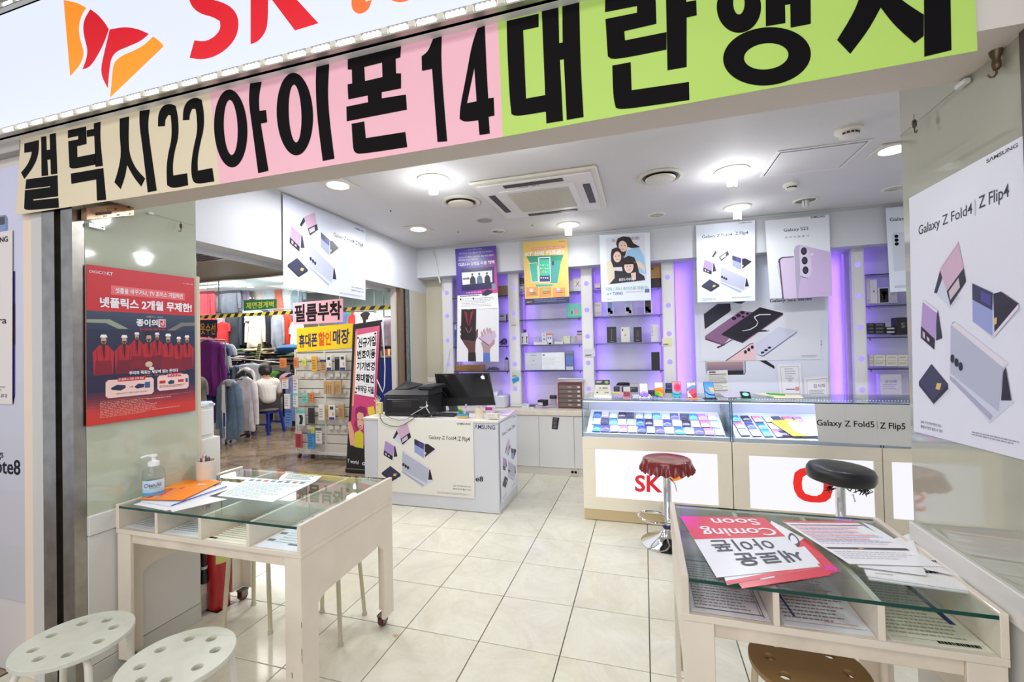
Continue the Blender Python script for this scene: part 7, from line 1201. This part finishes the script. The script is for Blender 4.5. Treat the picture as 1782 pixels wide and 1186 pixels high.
# ============================================================ CLOTHES SHOP
def garment(lab, px, ptop, pbot, Y, width, c, depth=.10, rz=0.0, sleeves='long', sw=1.0, cat='clothing', name='garment', group=None, hood=None, flare=1.0, trim=None, pants=False):
    """hanging garment with body, sleeves and hanger; width in metres; hangs between two photo rows on plane Y"""
    P = at(px, ptop, 'y', Y); zb = at(px, pbot, 'y', Y).z; H = P.z-zb; t = thing(name, lab, cat, (P.x, Y, zb), rz, group=group); m = mat(c, .85, var=.10, scale=9, bump=.3); n = 32; r_ = random.Random(int(px*7+ptop)); ph = r_.random()*6
    b = B(); w2 = width/2; d2 = depth/2
    secs = [(.985, .20, .35), (1.0, .30, .42), (.975, .52, .5), (.945, .80, .6), (.91, .90, .7), (.82, .80, .8), (.68, .76, .8), (.5, .78, .85), (.35, .82*flare, .9), (.18, .86*flare, .95), (.02, .88*flare, 1.0), (0, .84*flare, .9)]
    if pants: secs = [(1, .6, .5), (.95, .8, .8), (.7, .85, 1), (.4, .9, 1), (0, .95, 1)]
    vs = []
    for k, (zf, wf, df) in enumerate(secs):
        for i in range(n):
            a = 2*PI*i/n; fold = 1+.34*(1.1-zf)*math.sin(a*6+ph+zf*2.5)+.2*(1.1-zf)*math.sin(a*11+ph*2-zf); ca = math.cos(a); vs.append((math.copysign(abs(ca)**.8, ca)*w2*wf+.006*math.sin(zf*9+ph), math.sin(a)*d2*df*fold+.01*math.sin(zf*7+ph), H*zf+.010*math.sin(a*3+ph)*(1-zf)))
    b.add(vs, [(k*n+i, k*n+(i+1) % n, (k+1)*n+(i+1) % n, (k+1)*n+i) for k in range(len(secs)-1) for i in range(n)]+[tuple(range(n))]); b.build('garment_body', m, t, local=True, smooth=True)
    if sleeves and not pants:
        L = {'long': .78, 'short': .34}[sleeves]*H
        for s in (-1, 1):
            x0, z0 = s*w2*.74, H*.915; pts = [(x0, 0, z0), (x0+s*w2*.18*sw, -.005, z0-.07*H), (x0+s*w2*.34*sw, -.012, z0-L*.5), (x0+s*w2*.44*sw, -.02, z0-L)]; rr = width*.105
            sl_ = B().tube(pts, [rr*.9, rr*1.1, rr*1.0, rr*.78], 12); sl_.v = [Vector((p.x, .015+(p.y-.015)*.62*(1+.25*math.sin(p.z*38+ph)), p.z)) for p in sl_.v]; sl_.build('sleeve', m, t, local=True, smooth=True)
    hz = H+.0; hg = B().tube([(-w2*.72, 0, H*.93), (0, 0, H+.012), (w2*.72, 0, H*.93)], .006, 6).build('hanger', mat((60, 50, 44) if not trim else trim, .4), t, local=True, smooth=True); B().tube([(0, 0, H+.01), (0, 0, H+.05), (.012, 0, H+.07), (.022, 0, H+.055)], .0028, 5).build('hook', STEEL, hg, local=True)
    if hood: B().lathe([(width*.30, -.07), (width*.30, -.02), (width*.22, .015), (width*.13, .03), (.01, .035)], 18, (0, .0, H-.02), sy=.5, close=False).build('hood', mat(hood, .85, bump=.3, scale=9), t, local=True, smooth=True)
    return t
# high row under the smoke barrier; near it the rail
Yh = 5.3
HI = [(356, 500, 590, .6, (190, 60, 72), 'long', 'faded red lettered sweatshirt at the far left of the high rail', .8), (350, 480, 560, .35, (90, 190, 150), 'long', 'green and white jacket behind the red sweatshirt on the high rail', .8), (379, 505, 604, .55, (226, 224, 228), 'long', 'white long-sleeved top beside the red sweatshirt on the high rail', 1.0),
      (388, 560, 600, .4, (196, 34, 36), 'short', 'bright red short top low on the high rail', .8), (406, 545, 609, .5, (44, 50, 58), 'long', 'charcoal jacket third on the high rail', .7), (424, 545, 602, .62, (28, 30, 42), 'long', 'black wide trousers-like jacket in the middle of the high rail', .6), (444, 538, 604, .5, (216, 210, 196), 'long', 'cream coat in the middle of the high rail', .9),
      (460, 540, 598, .45, (52, 54, 62), 'long', 'dark track jacket with a white stripe on the high rail', .8), (472, 545, 608, .45, (110, 114, 122), 'long', 'mid grey sweatshirt on the high rail', .6), (483, 545, 607, .35, (140, 146, 156), 'long', 'light grey shirt next to the orange-red jacket on the high rail', .6), (494, 545, 612, .40, (214, 62, 36), 'long', 'orange-red jacket on the high rail', 1.0), (506, 550, 618, .4, (84, 92, 98), 'long', 'slate jacket behind the pink paper sign', .6), (516, 558, 612, .35, (224, 226, 228), 'short', 'white blouse at the right end of the high rail', .8),
      (400, 490, 545, .6, (120, 116, 128), 'long', 'grey coat behind the glass barrier, upper row', .8), (418, 488, 545, .5, (150, 130, 150), 'long', 'mauve cardigan behind the glass barrier, upper row', .7), (436, 535, 560, .4, (206, 206, 200), 'short', 'pale folded top under the green sign', .7)]
for i, (px, a, c, w, col, sl, lab, s) in enumerate(HI): garment(lab, px, a, c, Yh+(i % 3)*.12, w*.85, col, .16, sleeves=sl, sw=s)
def rod(lab, pa, pb, Y, r=.014, c=(150, 150, 154)): t = thing('clothes_rail', lab, 'rail', at(pa[0], pa[1], 'y', Y)); B().cyl(at(*pa, 'y', Y), at(*pb, 'y', Y), r).build('rod', mat(c, .3, metal=.8), t, smooth=True); [B().cyl(at(*q, 'y', Y), Vector((at(*q, 'y', Y).x, Y, 2.8 if at(*q, 'y', Y).z > 1.7 else 0)), r*.8).build('bracket', mat(c, .3, metal=.8), t) for q in (pa, pb)]
rod('long high clothes rail at the back of the clothes shop', (345, 545), (520, 536), 5.45); 
# distant colourful clothes right of the pink sign
for i, (px, c, lab) in enumerate(((600, (90, 110, 176), 'blue top far back beside the pink sign'), (607, (40, 160, 96), 'green top far back between the signs'), (614, (206, 50, 60), 'red top far back above the roll-up banner'), (622, (226, 206, 180), 'cream top far back above the roll-up banner'), (637, (40, 30, 30), 'dark top far back above the roll-up banner'), (629, (206, 190, 196), 'pale pink top far back above the roll-up banner'), (646, (214, 206, 214), 'white top far back above the roll-up banner'))): garment(lab, px, 543, 590, 5.9, .34, c, .14, sleeves='short')
garment('lilac-white long shirt hanging right of the roll-up banner', 676, 552, 602, 4.6, .30, (214, 200, 224), .12, sleeves='long', sw=.5)
# signs inside
for c4, Y, c, tc_, s, lab in (([(424, 522), (481, 520), (481, 536), (424, 541)], 3.19, (30, 100, 54), (190, 190, 70), '제연경계벽', 'green sign reading 제연경계벽 on the smoke barrier'), ([(346, 556), (378, 556), (377, 587), (347, 586)], 4.3, (34, 30, 70), (240, 180, 40), '옷수선', 'navy sign with yellow Korean letters at the left of the clothes shop')):
    f = px_frame(c4, 'y', Y); t = thing('hanging_sign', lab, 'sign', f.mid()); sheet(f, .006, m=mat(c, .4)).build('board', None, t); b = B(); pr_text(b, f, s, .08, .2, .92, .85, mat(tc_, .5), 1, .03); b.build('lettering', None, t)
    if Y > 4: B().cyl(f.pt(.5, 0)+Vector((0, .004, 0)), Vector((f.pt(.5, 0).x, Y+.004, 2.8)), .003).build('cord', DARK, t)
# fabric piles on a long shelf
t = thing('shelf_table', 'dark low shelf table carrying the folded clothes in the clothes shop', 'table', (-6.2, 5.0, 0)); zT = at(430, 630, 'y', 4.9).z; xa, xb = at(344, 620, 'y', 4.9).x, at(514, 620, 'y', 4.9).x; B().cbox(xa, xb, 4.85, 5.7, zT-.06, zT-.03, .004).build('top', mat((50, 44, 42), .6), t); [B().box(x-.03, x+.03, 4.9, 4.96, 0, zT-.06).build('leg', mat((40, 36, 36), .6), t) for x in (xa+.1, (xa+xb)/2, xb-.1)]; B().box(xa, xb, 5.6, 5.66, zT-.06, zT+.5).build('rear_board', mat((74, 60, 56), .7), t)
FC = [(90, 74, 50), (176, 150, 110), (60, 80, 60), (40, 36, 40), (206, 200, 190), (120, 50, 40), (150, 140, 120), (30, 30, 36), (190, 184, 160), (84, 70, 66), (214, 190, 150), (46, 60, 90), (110, 100, 96)]; FN = ['brown', 'sand', 'moss green', 'black', 'off-white', 'rust', 'stone grey', 'ink black', 'oatmeal', 'umber', 'wheat', 'navy', 'smoke grey']
for k in range(13):
    px = 352+k*12.4
    for j in range(3+(k*5) % 3):
        ci = (k*4+j*3) % 13; p = at(px, 620, 'y', 4.9); lab = '%s folded garment, %s pile from the left, %s' % (FN[ci], ordn(k), ['bottom', 'second layer', 'third layer', 'fourth layer', 'top'][j]); z = zT-.028+j*.062; t = thing('folded_garment', lab, 'clothing', (p.x, 5.02, z), .1*((k+j) % 3-1)); r_ = random.Random(k*9+j)
        b = B(); n = 8; sx, sy = r_.uniform(.15, .2), .2; vs = []
        for q in range(n+1):
            for i in range(n+1): u, v = i/n*2-1, q/n*2-1; e = max(abs(u), abs(v)); vs.append((u*sx, v*sy, .058*(1-.7*e**6)+.009*math.sin(u*5+v*3+k)))
        b.add(vs, [(q*(n+1)+i, q*(n+1)+i+1, (q+1)*(n+1)+i+1, (q+1)*(n+1)+i) for q in range(n) for i in range(n)]); b.box(-sx, sx, -sy, sy, .0, .016); b.build('folded_cloth', mat(FC[ci], .9, var=.15, scale=12), t, local=True, smooth=True)
        B().box(-sx*1.0, sx*1.0, -sy-.003, -sy+.004, .012, .020).build('fold_edge', mat(tuple(min(255, int(v*1.2)) for v in FC[ci]), .9), t, local=True)
t = thing('draped_cloth', 'bright blue cloth draped over the pile left of the yellow sign', 'clothing', at(504, 610, 'y', 4.7)); p = at(506, 606, 'y', 4.7); B().sphere(p, .24, 14, sx=1.3, sy=.8, sz=.32).build('cloth', mat((20, 84, 130), .8, bump=.4), t, smooth=True); B().sphere(p+Vector((-.15, -.02, -.05)), .16, 12, sx=1.3, sy=.8, sz=.3).build('fold', mat((16, 60, 100), .8), t, smooth=True)
t = thing('plaid_blanket', 'yellow and black plaid blanket on the pile', 'clothing', at(450, 605, 'y', 4.75)); f = F(at(449, 598, 'y', 4.8), at(455, 598, 'y', 4.8), at(450, 626, 'y', 4.74), at(443, 626, 'y', 4.74)); sheet(f, .02, m=mat((150, 146, 90), .9)).build('cloth', None, t); b = B(); [pr_rect(b, f, 0, v/8, 1, v/8+.05, mat((40, 40, 34), .9), 1) for v in range(8)]; [pr_rect(b, f, u, 0, u+.14, 1, mat((40, 40, 34), .9), 1.2) for u in (.2, .6)]; b.build('stripes', None, t)
for px, a, c, col, lab in ((348, 486, 545, (226, 224, 220), 'white jacket high at the far left behind the glass barrier'), (368, 484, 548, (206, 150, 160), 'dusty pink top high behind the glass barrier'), (386, 486, 548, (232, 232, 232), 'bright white blouse high behind the glass barrier'), (452, 498, 546, (236, 214, 206), 'peach blouse high behind the green sign'), (470, 500, 546, (206, 206, 212), 'pale grey blouse high right of the green sign'), (488, 502, 548, (214, 120, 100), 'coral blouse high right of the green sign'), (503, 500, 548, (232, 228, 226), 'white ruffled blouse high near the poster edge'), (516, 502, 550, (160, 170, 180), 'blue grey blouse high near the poster edge')): garment(lab, px, a, c, 5.75, .42, col, .14, sleeves='short', sw=.7)
rod('far high rail of bright clothes above the roll-up banner', (592, 541), (652, 541), 5.92)
rod('short rail holding the lilac-white shirt', (668, 551), (684, 550), 4.62)
rod('left clothes rail carrying the purple fleece', (343, 590), (392, 592), 3.98)
# lower rail with tops seen side-on
rod('long low clothes rail behind the seated person', (395, 622), (520, 634), 4.72)
LR = [(509, 637, 727, (44, 110, 50), 'lime collared black tee, first right of the seated person'), (515, 0, 0, 0, 0)]
for i, (px, a, c, w, col, sl, lab) in enumerate(((484, 645, 715, .42, (30, 32, 34), 'long', 'black long tee first right of the seated person'), (479, 645, 690, .30, (110, 190, 70), 'short', 'lime green tee tucked behind the black one'), (494, 646, 725, .30, (40, 44, 54), 'short', 'navy tee with white edge on the low rail'), (501, 648, 712, .30, (226, 190, 200), 'short', 'pale pink tee on the low rail'), (507, 650, 735, .28, (30, 44, 70), 'long', 'navy sweatshirt on the low rail'), (490, 690, 735, .28, (226, 226, 226), 'short', 'white long tee showing below the navy tee'), (515, 652, 732, .34, (136, 150, 206), 'long', 'periwinkle blue shirt beside the goods stand'), (412, 636, 670, .42, (190, 200, 214), 'long', 'pale blue shirt at the left of the low rail'), (425, 634, 668, .40, (120, 130, 146), 'long', 'grey blue shirt on the low rail left of the person'), (437, 632, 668, .4, (206, 212, 222), 'long', 'white striped shirt directly left of the seated person'), (400, 640, 660, .4, (52, 74, 96), 'short', 'dark blue tee at the far left of the low rail'))): garment(lab, px, a, c, 4.75-.03*i, w, col, .09, rz=.35, sleeves=sl, sw=.6)
# rolling rack with denim jacket and white sweatshirts
for i, (px, a, c, Y, w, col, sl, lab, hood, sw_) in enumerate(((399, 661, 762, 3.35, .56, (92, 112, 134), 'long', 'washed denim jacket with a grey hood at the front of the rolling rack', (130, 130, 132), 1.1), (397, 672, 770, 3.45, .34, (222, 220, 226), 'short', 'white tee hanging inside the denim jacket', None, .5), (427, 655, 748, 3.72, .54, (214, 206, 212), 'long', 'white sweatshirt with a square frame print on the rolling rack', None, 1.2), (424, 645, 730, 3.88, .46, (36, 36, 40), 'long', 'black jacket between the white sweatshirts on the rolling rack', None, 1.0), (428, 640, 700, 4.02, .44, (206, 200, 198), 'long', 'off-white hoodie at the back of the rolling rack', (200, 196, 190), 1.0))):
    t = garment(lab, px, a, c, Y, w, col, .13, rz=-.25, sleeves=sl, hood=hood, sw=sw_)
    if 'square' in lab:
        b = B(); fr_ = F((-.10, -.078, .42), (.09, -.078, .42), (.09, -.08, .20), (-.10, -.08, .20)); [pr_rect(b, fr_, *q, mat((60, 60, 66)), 1) for q in ((0, 0, 1, .02), (0, .98, 1, 1), (0, 0, .02, 1), (.98, 0, 1, 1), (.3, .28, .7, .31))]; b.build('print', None, t, local=True)
    if 'denim' in lab:
        b = B(); D_ = lambda p, m, k: b.use(m).poly([p], lambda x, y: Vector((x, -.088-.002*k, y)))
        Hh = at(px, a, 'y', Y).z-at(px, c, 'y', Y).z; D_([(-.05, Hh*.93), (.05, Hh*.93), (.075, Hh*.5), (.06, 0), (-.03, 0), (-.055, Hh*.5)], mat((222, 220, 226), .8), 0); D_([(-.02, Hh*.45), (.045, Hh*.45), (.045, Hh*.22), (-.02, Hh*.22)], mat((30, 50, 130), .7), 1)
        b.build('open_front', None, t, local=True); b = B(); D_([(-.09, Hh*.97), (-.05, Hh*.99), (-.045, Hh*.7), (-.075, Hh*.3), (-.095, Hh*.3)], mat((104, 106, 110), .8), 2); D_([(.09, Hh*.97), (.05, Hh*.99), (.055, Hh*.7), (.085, Hh*.3), (.11, Hh*.3)], mat((104, 106, 110), .8), 2); b.build('collar', None, t, local=True)
    if 'inside' in lab: b = B(); fr_ = F((-.03, -.075, .22), (.07, -.075, .22), (.07, -.075, .1), (-.03, -.075, .1)); pr_rect(b, fr_, 0, 0, 1, 1, mat((30, 50, 130)), 1); b.build('print', None, t, local=True)
t = thing('rolling_rack', 'low black rolling clothes rack with castors', 'clothes rack', (-5.15, 3.6, 0)); pA, pB = at(403, 771, 'z', 0), at(432, 761, 'z', 0); P0, P1 = Vector((pA.x, pA.y, 0)), Vector((pB.x, pB.y, 0))
B().tube([P0+Vector((0, 0, .07)), P1+Vector((0, 0, .07))], .014, 8).build('base_bar', BLACK, t); 
for p in (P0, P1): B().cyl(p+Vector((0, 0, .07)), p+Vector((0, 0, 1.0)), .012).build('post', mat((60, 60, 64), .3), t); B().cyl(p+Vector((-.012, 0, .03)), p+Vector((.012, 0, .03)), .03, n=14).build('castor_wheel', BLACK, t)
B().tube([P0+Vector((0, 0, 1.0)), P1+Vector((0, 0, 1.0))], .012, 8).build('hanging_bar', mat((60, 60, 64), .3), t)
# purple jackets at left
garment('purple fleece jacket hanging nearest at the left of the clothes shop', 362, 592, 688, 3.9, .52, (104, 24, 110), .2, rz=.3, sleeves='long', sw=.9)
for i, (px, c, lab) in enumerate(((378, (70, 80, 120), 'slate blue jacket, first behind the purple fleece'), (384, (120, 124, 130), 'grey jacket, second behind the purple fleece'), (389, (170, 170, 176), 'pale jacket, third behind the purple fleece'))): garment(lab, px-4, 596, 650, 4.1+.15*i, .4, c, .1, rz=.6, sleeves='short')
garment('indigo trousers hanging below the purple fleece', 362, 672, 735, 3.95, .36, (44, 36, 84), .14, pants=True, sleeves=None); garment('grey rumpled jacket low at the left edge of the clothes shop', 347, 655, 728, 3.5, .3, (120, 116, 112), .16, sleeves='short')
# far right glimpses: blue bin, brown shelf, lit window panel
t = thing('blue_bin', 'deep blue storage bin with a metal rim beyond the roll-up banner', 'bin', at(676, 680, 'y', 3.9)); a, c = at(650, 690, 'y', 3.9), at(700, 622, 'y', 3.9); B().cbox(a.x, c.x, 3.9, 4.5, .35, c.z, .01).build('bin_body', mat((20, 50, 160), .45), t); B().cbox(a.x-.01, c.x+.01, 3.88, 4.52, c.z, c.z+.03, .004).build('rim', STEEL, t); B().cbox(a.x+.02, c.x-.02, 3.92, 4.48, 0, .352, .004).build('base', mat((20, 30, 70), .5), t); B().box(a.x+.35, a.x+.39, 3.89, 3.9, c.z-.12, c.z).build('strap', BLACK, t)
t = thing('brown_shelving', 'dark brown shelving full of small goods seen past the shutter rail', 'shelving', at(680, 600, 'y', 5.6)); a, c = at(655, 620, 'y', 5.6), at(700, 560, 'y', 5.6); B().box(a.x, c.x, 5.6, 5.9, 0, c.z).build('frame', mat((54, 30, 24), .6), t); r_ = random.Random(11)
for j in range(5):
    B().box(a.x, c.x, 5.56, 5.6, .9+j*.2, .92+j*.2).build('shelf', mat((90, 60, 40), .6), t)
g_b = B(); 
for j in range(5):
    for i in range(9): x = a.x+.04+i*(c.x-a.x)/9.3; g_b.use(mat([(150, 60, 30), (40, 30, 34), (200, 170, 130), (110, 40, 30), (60, 50, 60)][r_.randrange(5)], .6)).box(x, x+.05, 5.54, 5.6, .92+j*.2, .92+j*.2+r_.uniform(.06, .15))
g_b.build('small_goods', None, t)['kind'] = 'stuff'
f = px_frame([(676, 566), (690, 565), (690, 575), (676, 575)], 'y', 5.5); t = thing('paper_sign', 'small orange sign past the shutter rail', 'sign', f.mid()); sheet(f, .01, m=mat((214, 90, 40), .5)).build('board', None, t); b = B(); pr_lines(b, f, .1, .3, .9, .7, 1, WT_, 1, 1, 1); b.build('lettering', None, t)
f = px_frame([(655, 541), (692, 539), (692, 562), (660, 566)], 'y', 6.5); t = thing('lit_window', 'bright white lit panel high past the shutter rail', 'light', f.mid()); sheet(f, .02, m=E_((255, 255, 250), 1.3)).build('lit_face', None, t); b = B(); pr_rect(b, f, -.02, -.06, 1.02, .0, mat((190, 206, 180)), 1); pr_rect(b, f, -.02, 1, 1.02, 1.06, mat((190, 190, 190)), 1); b.build('frame', None, t)
# ceiling strip lamps in the clothes shop
for px, py, w, lab in ((352, 498, .9, 'glaring strip lamp over the far left of the clothes shop'), (447, 519, 1.1, 'glaring strip lamp over the middle of the clothes shop'), (620, 528, .5, 'round lit downlight beyond the pink poster corner')):
    p = at(px, py, 'z', 2.79) if py < 526 else at(px, py, 'z', 2.79); p = Vector((p.x, min(p.y, 6.4), 2.79)); t = thing('ceiling_lamp', lab, 'ceiling light', p); B().cbox(-w/2, w/2, -.06, .06, -.01, .0, .003).build('housing', WHITE, t, local=True); B().box(-w/2+.02, w/2-.02, -.05, .05, -.03, -.01).build('tube', E_((255, 255, 255), 9), t, local=True)
for px, py in ((414, 499), (436, 500), (414, 493)): p = at(px, py, 'z', 2.79); t = thing('downlight', 'small recessed downlight in the clothes shop ceiling, the '+{(414, 499): 'nearer left', (436, 500): 'right', (414, 493): 'nearest'}[(px, py)]+' one of three', 'ceiling light', (p.x, min(p.y, 6.5), 2.8)); B().lathe([(.06, 0), (.06, -.008), (.045, -.01)], 16).build('lens', E_((255, 255, 255), 4), t, local=True)
# ============================================================ SEATED PERSON
def limb(name, joints, edges, m, parent, sub=2):
    me = bpy.data.meshes.new(name); inv = WM[parent].inverted(); me.from_pydata([tuple(inv @ Vector(j[0])) for j in joints], edges, []); o = bpy.data.objects.new(name, me); COL.objects.link(o); o.parent = parent; WM[o] = WM[parent]
    sk = o.modifiers.new('skin', 'SKIN'); me.skin_vertices or me.attributes
    if not me.skin_vertices:
        import bmesh
        bm = bmesh.new(); bm.from_mesh(me); bm.verts.layers.skin.verify(); bm.to_mesh(me); bm.free()
    for i, j in enumerate(joints): me.skin_vertices[0].data[i].radius = (j[1], j[2] if len(j) > 2 else j[1])
    me.skin_vertices[0].data[0].use_root = True
    s = o.modifiers.new('sub', 'SUBSURF'); s.levels = s.render_levels = sub; me.materials.append(m); return o
pz = at(467, 735, 'y', 4.25); sx, sy, sz = pz.x, 4.25, .47; V3 = Vector
def q3(dx, dy, z): return (sx+dx, sy+dy, z)
t = thing('person', 'person in a white top and dark trousers sitting with back turned on the blue stool', 'person', (sx, sy, 0)); SK = mat((206, 160, 130), .6)
# body faces left and away (towards -x +y); head bowed
hx, hy = -.86, .5   # facing direction
F3 = lambda f_, s_, z: (sx+hx*f_+hy*s_, sy+hy*f_-hx*s_*1.0, z)
top = at(452, 634, 'y', 4.25).z; sh_z = top-.30
J = [(F3(0, 0, .50), .13, .12), (F3(.01, 0, .66), .12, .10), (F3(.04, 0, sh_z-.12), .14, .11), (F3(.07, 0, sh_z), .10, .09), (F3(.11, 0, sh_z+.07), .045), (F3(.15, 0, sh_z+.15), .075, .085), (F3(.17, 0, sh_z+.23), .075, .085),
     (F3(.06, .17, sh_z-.03), .055), (F3(.12, .22, sh_z-.26), .042), (F3(.34, .16, sh_z-.36), .032), (F3(.42, .14, sh_z-.38), .035, .02), (F3(.06, -.17, sh_z-.03), .055), (F3(.12, -.22, sh_z-.26), .042), (F3(.34, -.16, sh_z-.36), .032), (F3(.42, -.14, sh_z-.38), .035, .02),
     (F3(.05, .09, .50), .09), (F3(.40, .12, .48), .06), (F3(.40, .12, .12), .042), (F3(.50, .12, .05), .035), (F3(.05, -.09, .50), .09), (F3(.40, -.12, .48), .06), (F3(.40, -.12, .12), .042), (F3(.50, -.12, .05), .035)]
E9 = [(0, 1), (1, 2), (2, 3), (3, 4), (4, 5), (5, 6), (3, 7), (7, 8), (8, 9), (9, 10), (3, 11), (11, 12), (12, 13), (13, 14), (0, 15), (15, 16), (16, 17), (17, 18), (0, 19), (19, 20), (20, 21), (21, 22)]
limb('body', J, E9, SK, t)
def infl(idx, d): return [(J[i][0], J[i][1]+d, (J[i][2] if len(J[i]) > 2 else J[i][1])+d) for i in idx]
def sub_e(idx): return [(idx.index(a), idx.index(c)) for a, c in E9 if a in idx and c in idx]
ix = [0, 1, 2, 3, 7, 8, 11, 12]; JS = infl(ix, .022)+[(F3(.085, 0, sh_z+.04), .085, .075), (F3(.065, .10, sh_z+.015), .072), (F3(.065, -.10, sh_z+.015), .072)]; limb('shirt', JS, sub_e(ix)+[(3, 8), (3, 9), (3, 10)], mat((226, 222, 216), .8, bump=.3, scale=8), t); ix = [0, 15, 16, 17, 19, 20, 21]; limb('trousers', infl(ix, .016), sub_e(ix), mat((64, 60, 62), .85), t); 
hc = V3(F3(.15, 0, sh_z+.20)); B().sphere(hc, .112, 18, sx=1, sy=1, sz=1.12).build('hair', mat((26, 24, 28), .6, bump=.5, scale=40), t, smooth=True); B().sphere(V3(F3(.05, 0, sh_z+.17)), .06, 12).build('hair_bun', mat((26, 24, 28), .6), t, smooth=True)
for s in (-1, 1):
    c9 = V3(F3(.155, .085*s, sh_z+.15)); B().sphere(c9, .028, 10, sx=.6, sy=.6).build('ear', SK, t, smooth=True)
hd = V3(F3(.235, 0, sh_z+.13)); B().sphere(hd, .05, 12, sx=1, sy=1, sz=1.2).sphere(hd+V3((hx*.05, hy*.05, 0)), .014, 8).build('face', SK, t, smooth=True); fb = B()
for s in (-1, 1): fb.sphere(V3(F3(.275, .022*s, sh_z+.15)), .008, 8)
fb.build('eye', BLACK, t, smooth=True); B().sphere(V3(F3(.28, 0, sh_z+.09)), .012, 8, sz=.4).build('mouth', mat((170, 90, 90), .5), t, smooth=True)
for s in (-1, 1):
    B().tube([V3(F3(.46, .12*s, .03)), V3(F3(.56, .12*s, .03))], [.045, .035], 10).build('shoe', BLACK, t, smooth=True)
    hb = B()
    for k in range(4): a9 = V3(F3(.43, (.15+(k-1.5)*.018)*s, sh_z-.385)); hb.tube([a9, a9+V3((hx*.04, hy*.04, -.008)), a9+V3((hx*.065, hy*.065, -.03+.004*k))], [.0085, .008, .006], 6)
    a9 = V3(F3(.40, .11*s, sh_z-.385)); hb.tube([a9, a9+V3((hx*.03-hy*.02*s, hy*.03+hx*.02*s, -.01)), a9+V3((hx*.05-hy*.03*s, hy*.05+hx*.03*s, -.02))], [.010, .009, .007], 6); hb.build('fingers', SK, t, smooth=True)
t = thing('plastic_stool', 'blue plastic stool under the seated person', 'stool', (sx, sy, 0)); BL = mat((24, 50, 170), .4); B().cbox(-.16, .16, -.16, .16, .36, .38, .008).build('seat', BL, t, local=True)
for a in (-1, 1):
    for c in (-1, 1): B().add([(a*.12, c*.12, .36), (a*.155, c*.12, .36), (a*.155, c*.155, .36), (a*.12, c*.155, .36), (a*.16, c*.16, 0), (a*.195, c*.16, 0), (a*.195, c*.195, 0), (a*.16, c*.195, 0)], [(0, 1, 2, 3), (7, 6, 5, 4), (0, 4, 5, 1), (1, 5, 6, 2), (2, 6, 7, 3), (3, 7, 4, 0)]).build('leg', BL, t, local=True)
sg_ = B(); [sg_.box(-.17, .17, s*.165-.008, s*.165+.008, .16, .19) for s in (-1, 1)]; sg_.build('stretcher', BL, t, local=True)
t = thing('seat_cushion', 'grey round cushion between the person and the blue stool', 'cushion', (sx, sy, .38)); B().lathe([(.14, 0), (.175, .015), (.178, .035), (.14, .055), (.001, .06)], 24, close=True).build('pad', mat((96, 90, 88), .9), t, local=True, smooth=True); B().lathe([(.176, .022), (.181, .026), (.176, .030)], 24, close=False).build('piping', mat((70, 66, 64), .9), t, local=True, smooth=True)
# scrap of orange paper on the floor
t = thing('paper_scrap', 'tiny orange scrap of paper on the floor beside the left table castor', 'paper', at(688, 1105, 'z', .001)); p = at(688, 1105, 'z', .002); B().quad(p+V3((-.012, -.004, 0)), p+V3((.01, -.008, 0)), p+V3((.012, .004, .001)), p+V3((-.008, .007, .001))).build('scrap', mat((226, 150, 90)), t)
